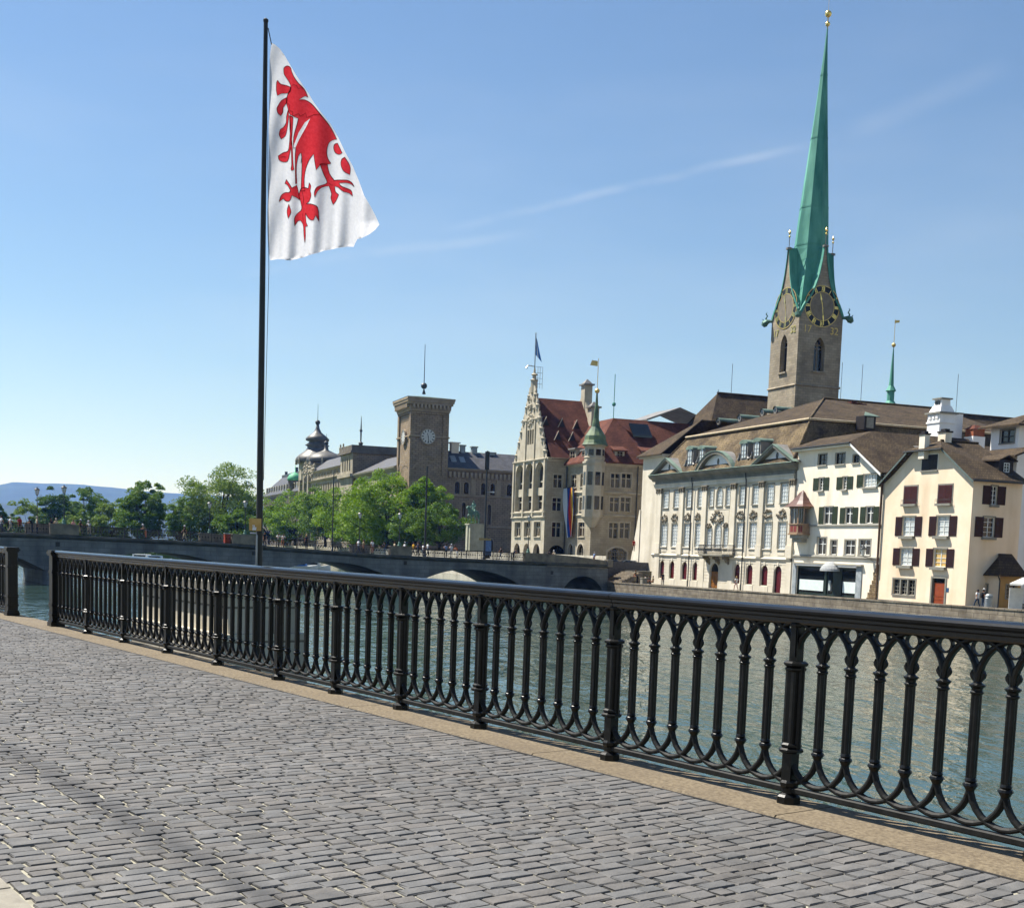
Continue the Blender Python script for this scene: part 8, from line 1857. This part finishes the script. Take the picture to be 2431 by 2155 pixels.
# parked cars by the palace corner
def car(label, u, n, rz, z0, paint):
    o = thing('parked_car', label, 'car', Wp(u, n, z0), rz, 'cars parked by the palace corner'); L_, W2 = 4.3, .88
    side = [(-2.1, .35), (2.1, .35), (2.15, .62), (2.0, .86), (1.15, .98), (.45, 1.42), (-.95, 1.46), (-1.7, 1.05), (-2.08, .95), (-2.15, .6)]
    q = MB(); k = len(side)
    def ins(z): return W2 - (max(0, z - .9) * .28)
    q.add([(x, -ins(z), z) for x, z in side] + [(x, ins(z), z) for x, z in side], [tuple(reversed(range(k))), tuple(range(k, 2 * k))] + [(i, (i + 1) % k, k + (i + 1) % k, k + i) for i in range(k)]); put('body', q, paint, o)
    for sg in (-1, 1):
        q = MB(); pts = [(.95, 1.0), (.42, 1.36), (-.9, 1.4), (-1.5, 1.06)]; q.add([(x, sg * (ins(z) + .012), z) for x, z in pts], [(0, 1, 2, 3)]); put('side_window', q, GLASS, o)
        for x in (-1.3, 1.32): w = put('wheel', MB().lathe([(.2, -.1), (.31, -.1), (.32, 0), (.31, .1), (.2, .1)], 16).xf(Matrix.Translation((x, sg * .8, .32)) @ Matrix.Rotation(pi / 2, 4, 'X')), TYRE, o); put('rim', MB().lathe([(.001, .0), (.2, .0)], 12).xf(Matrix.Translation((x, sg * .905, .32)) @ Matrix.Rotation(-sg * pi / 2, 4, 'X')), GALV, w)
        put('headlight', MB().ball((2.02, sg * .62, .74), .12, 8), WHITE, o)
    q = MB(); q.add([(1.17, -.8, .985), (1.17, .8, .985), (.47, .7, 1.425), (.47, -.7, 1.425)], [(0, 1, 2, 3)]); q2 = MB(); q2.add([(-1.72, -.78, 1.055), (-1.72, .78, 1.055), (-.98, .7, 1.465), (-.98, -.7, 1.465)], [(3, 2, 1, 0)])
    for nm, qq in (('windscreen', q), ('rear_window', q2)): qq.v = [(x + (.03 if nm == 'windscreen' else -.03), y, z + .02) for x, y, z in qq.v]; put(nm, qq, GLASS, o)
CP = mat('car_grey', '4a545c', '545e66', 3, .25, spec=.6, coat=.6); CP2 = mat('car_silver', '8d979c', '99a2a6', 3, .25, spec=.6, coat=.6)
structure(put('square_ground', MB().box(0, 30, 0, 30, -5, 0), EARTH, None, Wp(190, 77.2, -1.1), RZ_W))
car('dark grey car parked by the end parapet of the bridge', 170.5, 79.0, RZ_W + radians(70), -1.09, CP); car('silver car parked nearest the palace buttress', 167.0, 80.3, RZ_W + radians(75), -1.09, CP2)
# steps between the bridge end and the lower quay
sq = thing('stone_steps', 'dark stone steps down from the bridge end to the quay', 'steps', Wp(161, 73.2, qz(160)), RZ_W)
for i in range(8): put('step', MB().box(-1.5, 4.6, .3 + i * .42, .3 + i * .42 + .44 if i < 7 else 3.9, 0, .2 + i * .2), QUAY, sq)
# litter bin and small pillar on the quay
bpy.context.view_layer.update()
def quay_thing(x, n): d = ray(x, 1400); p = EYEV + d * (n / d.dot(NW)); u = p.dot(UW); return Wp(u, n, qz(u))
o = thing('litter_bin', 'grey cylindrical litter bin beside the annex', 'bin', quay_thing(2349, 76.4)); put('drum', MB().lathe([(.34, 0), (.34, 1.05), (.3, 1.1)], 16), GALV, o); put('hood', MB().lathe([(.33, 1.1), (.33, 1.25), (.2, 1.4), (.001, 1.42)], 16), ZINC, o)
o = thing('quay_pillar', 'small pale stone pillar next to the quay sitters', 'pillar', quay_thing(1527, 73.4), RZ_W); put('block', MB().box(-.35, .35, -.35, .35, 0, .9), PALE, o); put('cap', MB().box(-.4, .4, -.4, .4, .9, 1.0), PALE, o)
# white parasol at the right edge
o = thing('white_parasol', 'white parasol at the quay edge beyond the annex', 'parasol', quay_thing(2449, 78.5)); put('pole', MB().tube([(0, 0, 0), (0, 0, 3.1)], .04, 8), GALV, o); put('canopy', MB().lathe([(1.9, 2.25), (1.92, 2.4), (1.0, 2.85), (.05, 3.2)], 8), mat('parasol_cloth', 'c9c9c6', 'd6d6d3', 4, .85, transl=.3), o); put('base', MB().lathe([(.35, 0), (.35, .1), (.06, .14)], 12), GALV, o); put('side_cloth', MB().box(-1.4, -.2, 1.2, 1.24, .02, 2.0), WHITE, o)
# moored boats seen under the arches
def boat(label, x, y, Yd, ln, hull, cover, rz):
    p = at_y(x, y, Yd); o = thing('moored_boat', label, 'boat', (p.x, p.y, WATER_Z), rz, 'boats moored beyond the bridge')
    q = MB(); sec = []; n = 9
    for i in range(n):
        f = i / (n - 1); x_ = -ln / 2 + ln * f; w = ln * .16 * (1 - max(0, (f - .55) / .45) ** 2); q.v += [(x_, -w, .7 + .35 * f ** 3), (x_, -w * .6, -.1), (x_, w * .6, -.1), (x_, w, .7 + .35 * f ** 3)]
    for i in range(n - 1):
        for j in range(3): q.f.append((4 * i + j, 4 * i + 4 + j, 4 * i + 5 + j, 4 * i + 1 + j)); q.m.append(0)
        q.f.append((4 * i + 3, 4 * i + 7, 4 * i + 4, 4 * i)); q.m.append(0)
    q.f.append((0, 1, 2, 3)); q.m.append(0); put('hull', q, hull, o)
    put('cabin', MB().prism([(-ln * .3, -ln * .11), (ln * .12, -ln * .11), (ln * .2, 0), (ln * .12, ln * .11), (-ln * .3, ln * .11)], .7, 1.55), cover, o); put('cabin_window', MB().box(-ln * .25, ln * .1, -ln * .113, -ln * .111, 1.05, 1.4), GLASS, o); put('mast_pole', MB().tube([(0, 0, 1.5), (0, 0, 2.6)], .03, 5), GALV, o)
CB = mat('boat_cover_blue', '2f62a0', '3a6fb0', 3, .7)
boat('white boat with a blue cover moored under the middle arch', 712, 1350, 235, 7.0, WHITE, CB, .4); boat('pale boat with a grey cabin beside the blue covered boat', 745, 1350, 240, 6.5, WHITE, mat('boat_grey', '9aa0a0', 'a8aead', 3, .6), .2); boat('white motorboat moored beyond the arch near the wooded hill', 343, 1330, 260, 8.0, WHITE, WHITE, -.3); boat('small boat with a pale blue cover beyond the far-left arch', 372, 1330, 250, 6.0, WHITE, mat('boat_pale_blue', '8fa8c4', 'a2b8d0', 3, .7), .3)
# ------------------------------------------------------------------ the hazy summer air
hz_ = MB().box(-8500, 8500, -250, 9400, -6.0, 480)
me = hz_.mesh('haze', []); ho = link('haze', me, None); ho['kind'] = 'stuff'
hm = bpy.data.materials.new('haze_air'); hm.use_nodes = True; nt = hm.node_tree; nt.nodes.clear()
om_ = nt.nodes.new('ShaderNodeOutputMaterial'); pvn = nt.nodes.new('ShaderNodeVolumePrincipled'); pvn.inputs['Color'].default_value = (.14, .36, 1.0, 1); pvn.inputs['Absorption Color'].default_value = (1, 1, 1, 1); pvn.inputs['Density'].default_value = 7.5e-5; pvn.inputs['Anisotropy'].default_value = .3
nt.links.new(pvn.outputs[0], om_.inputs['Volume']); me.materials.append(hm)
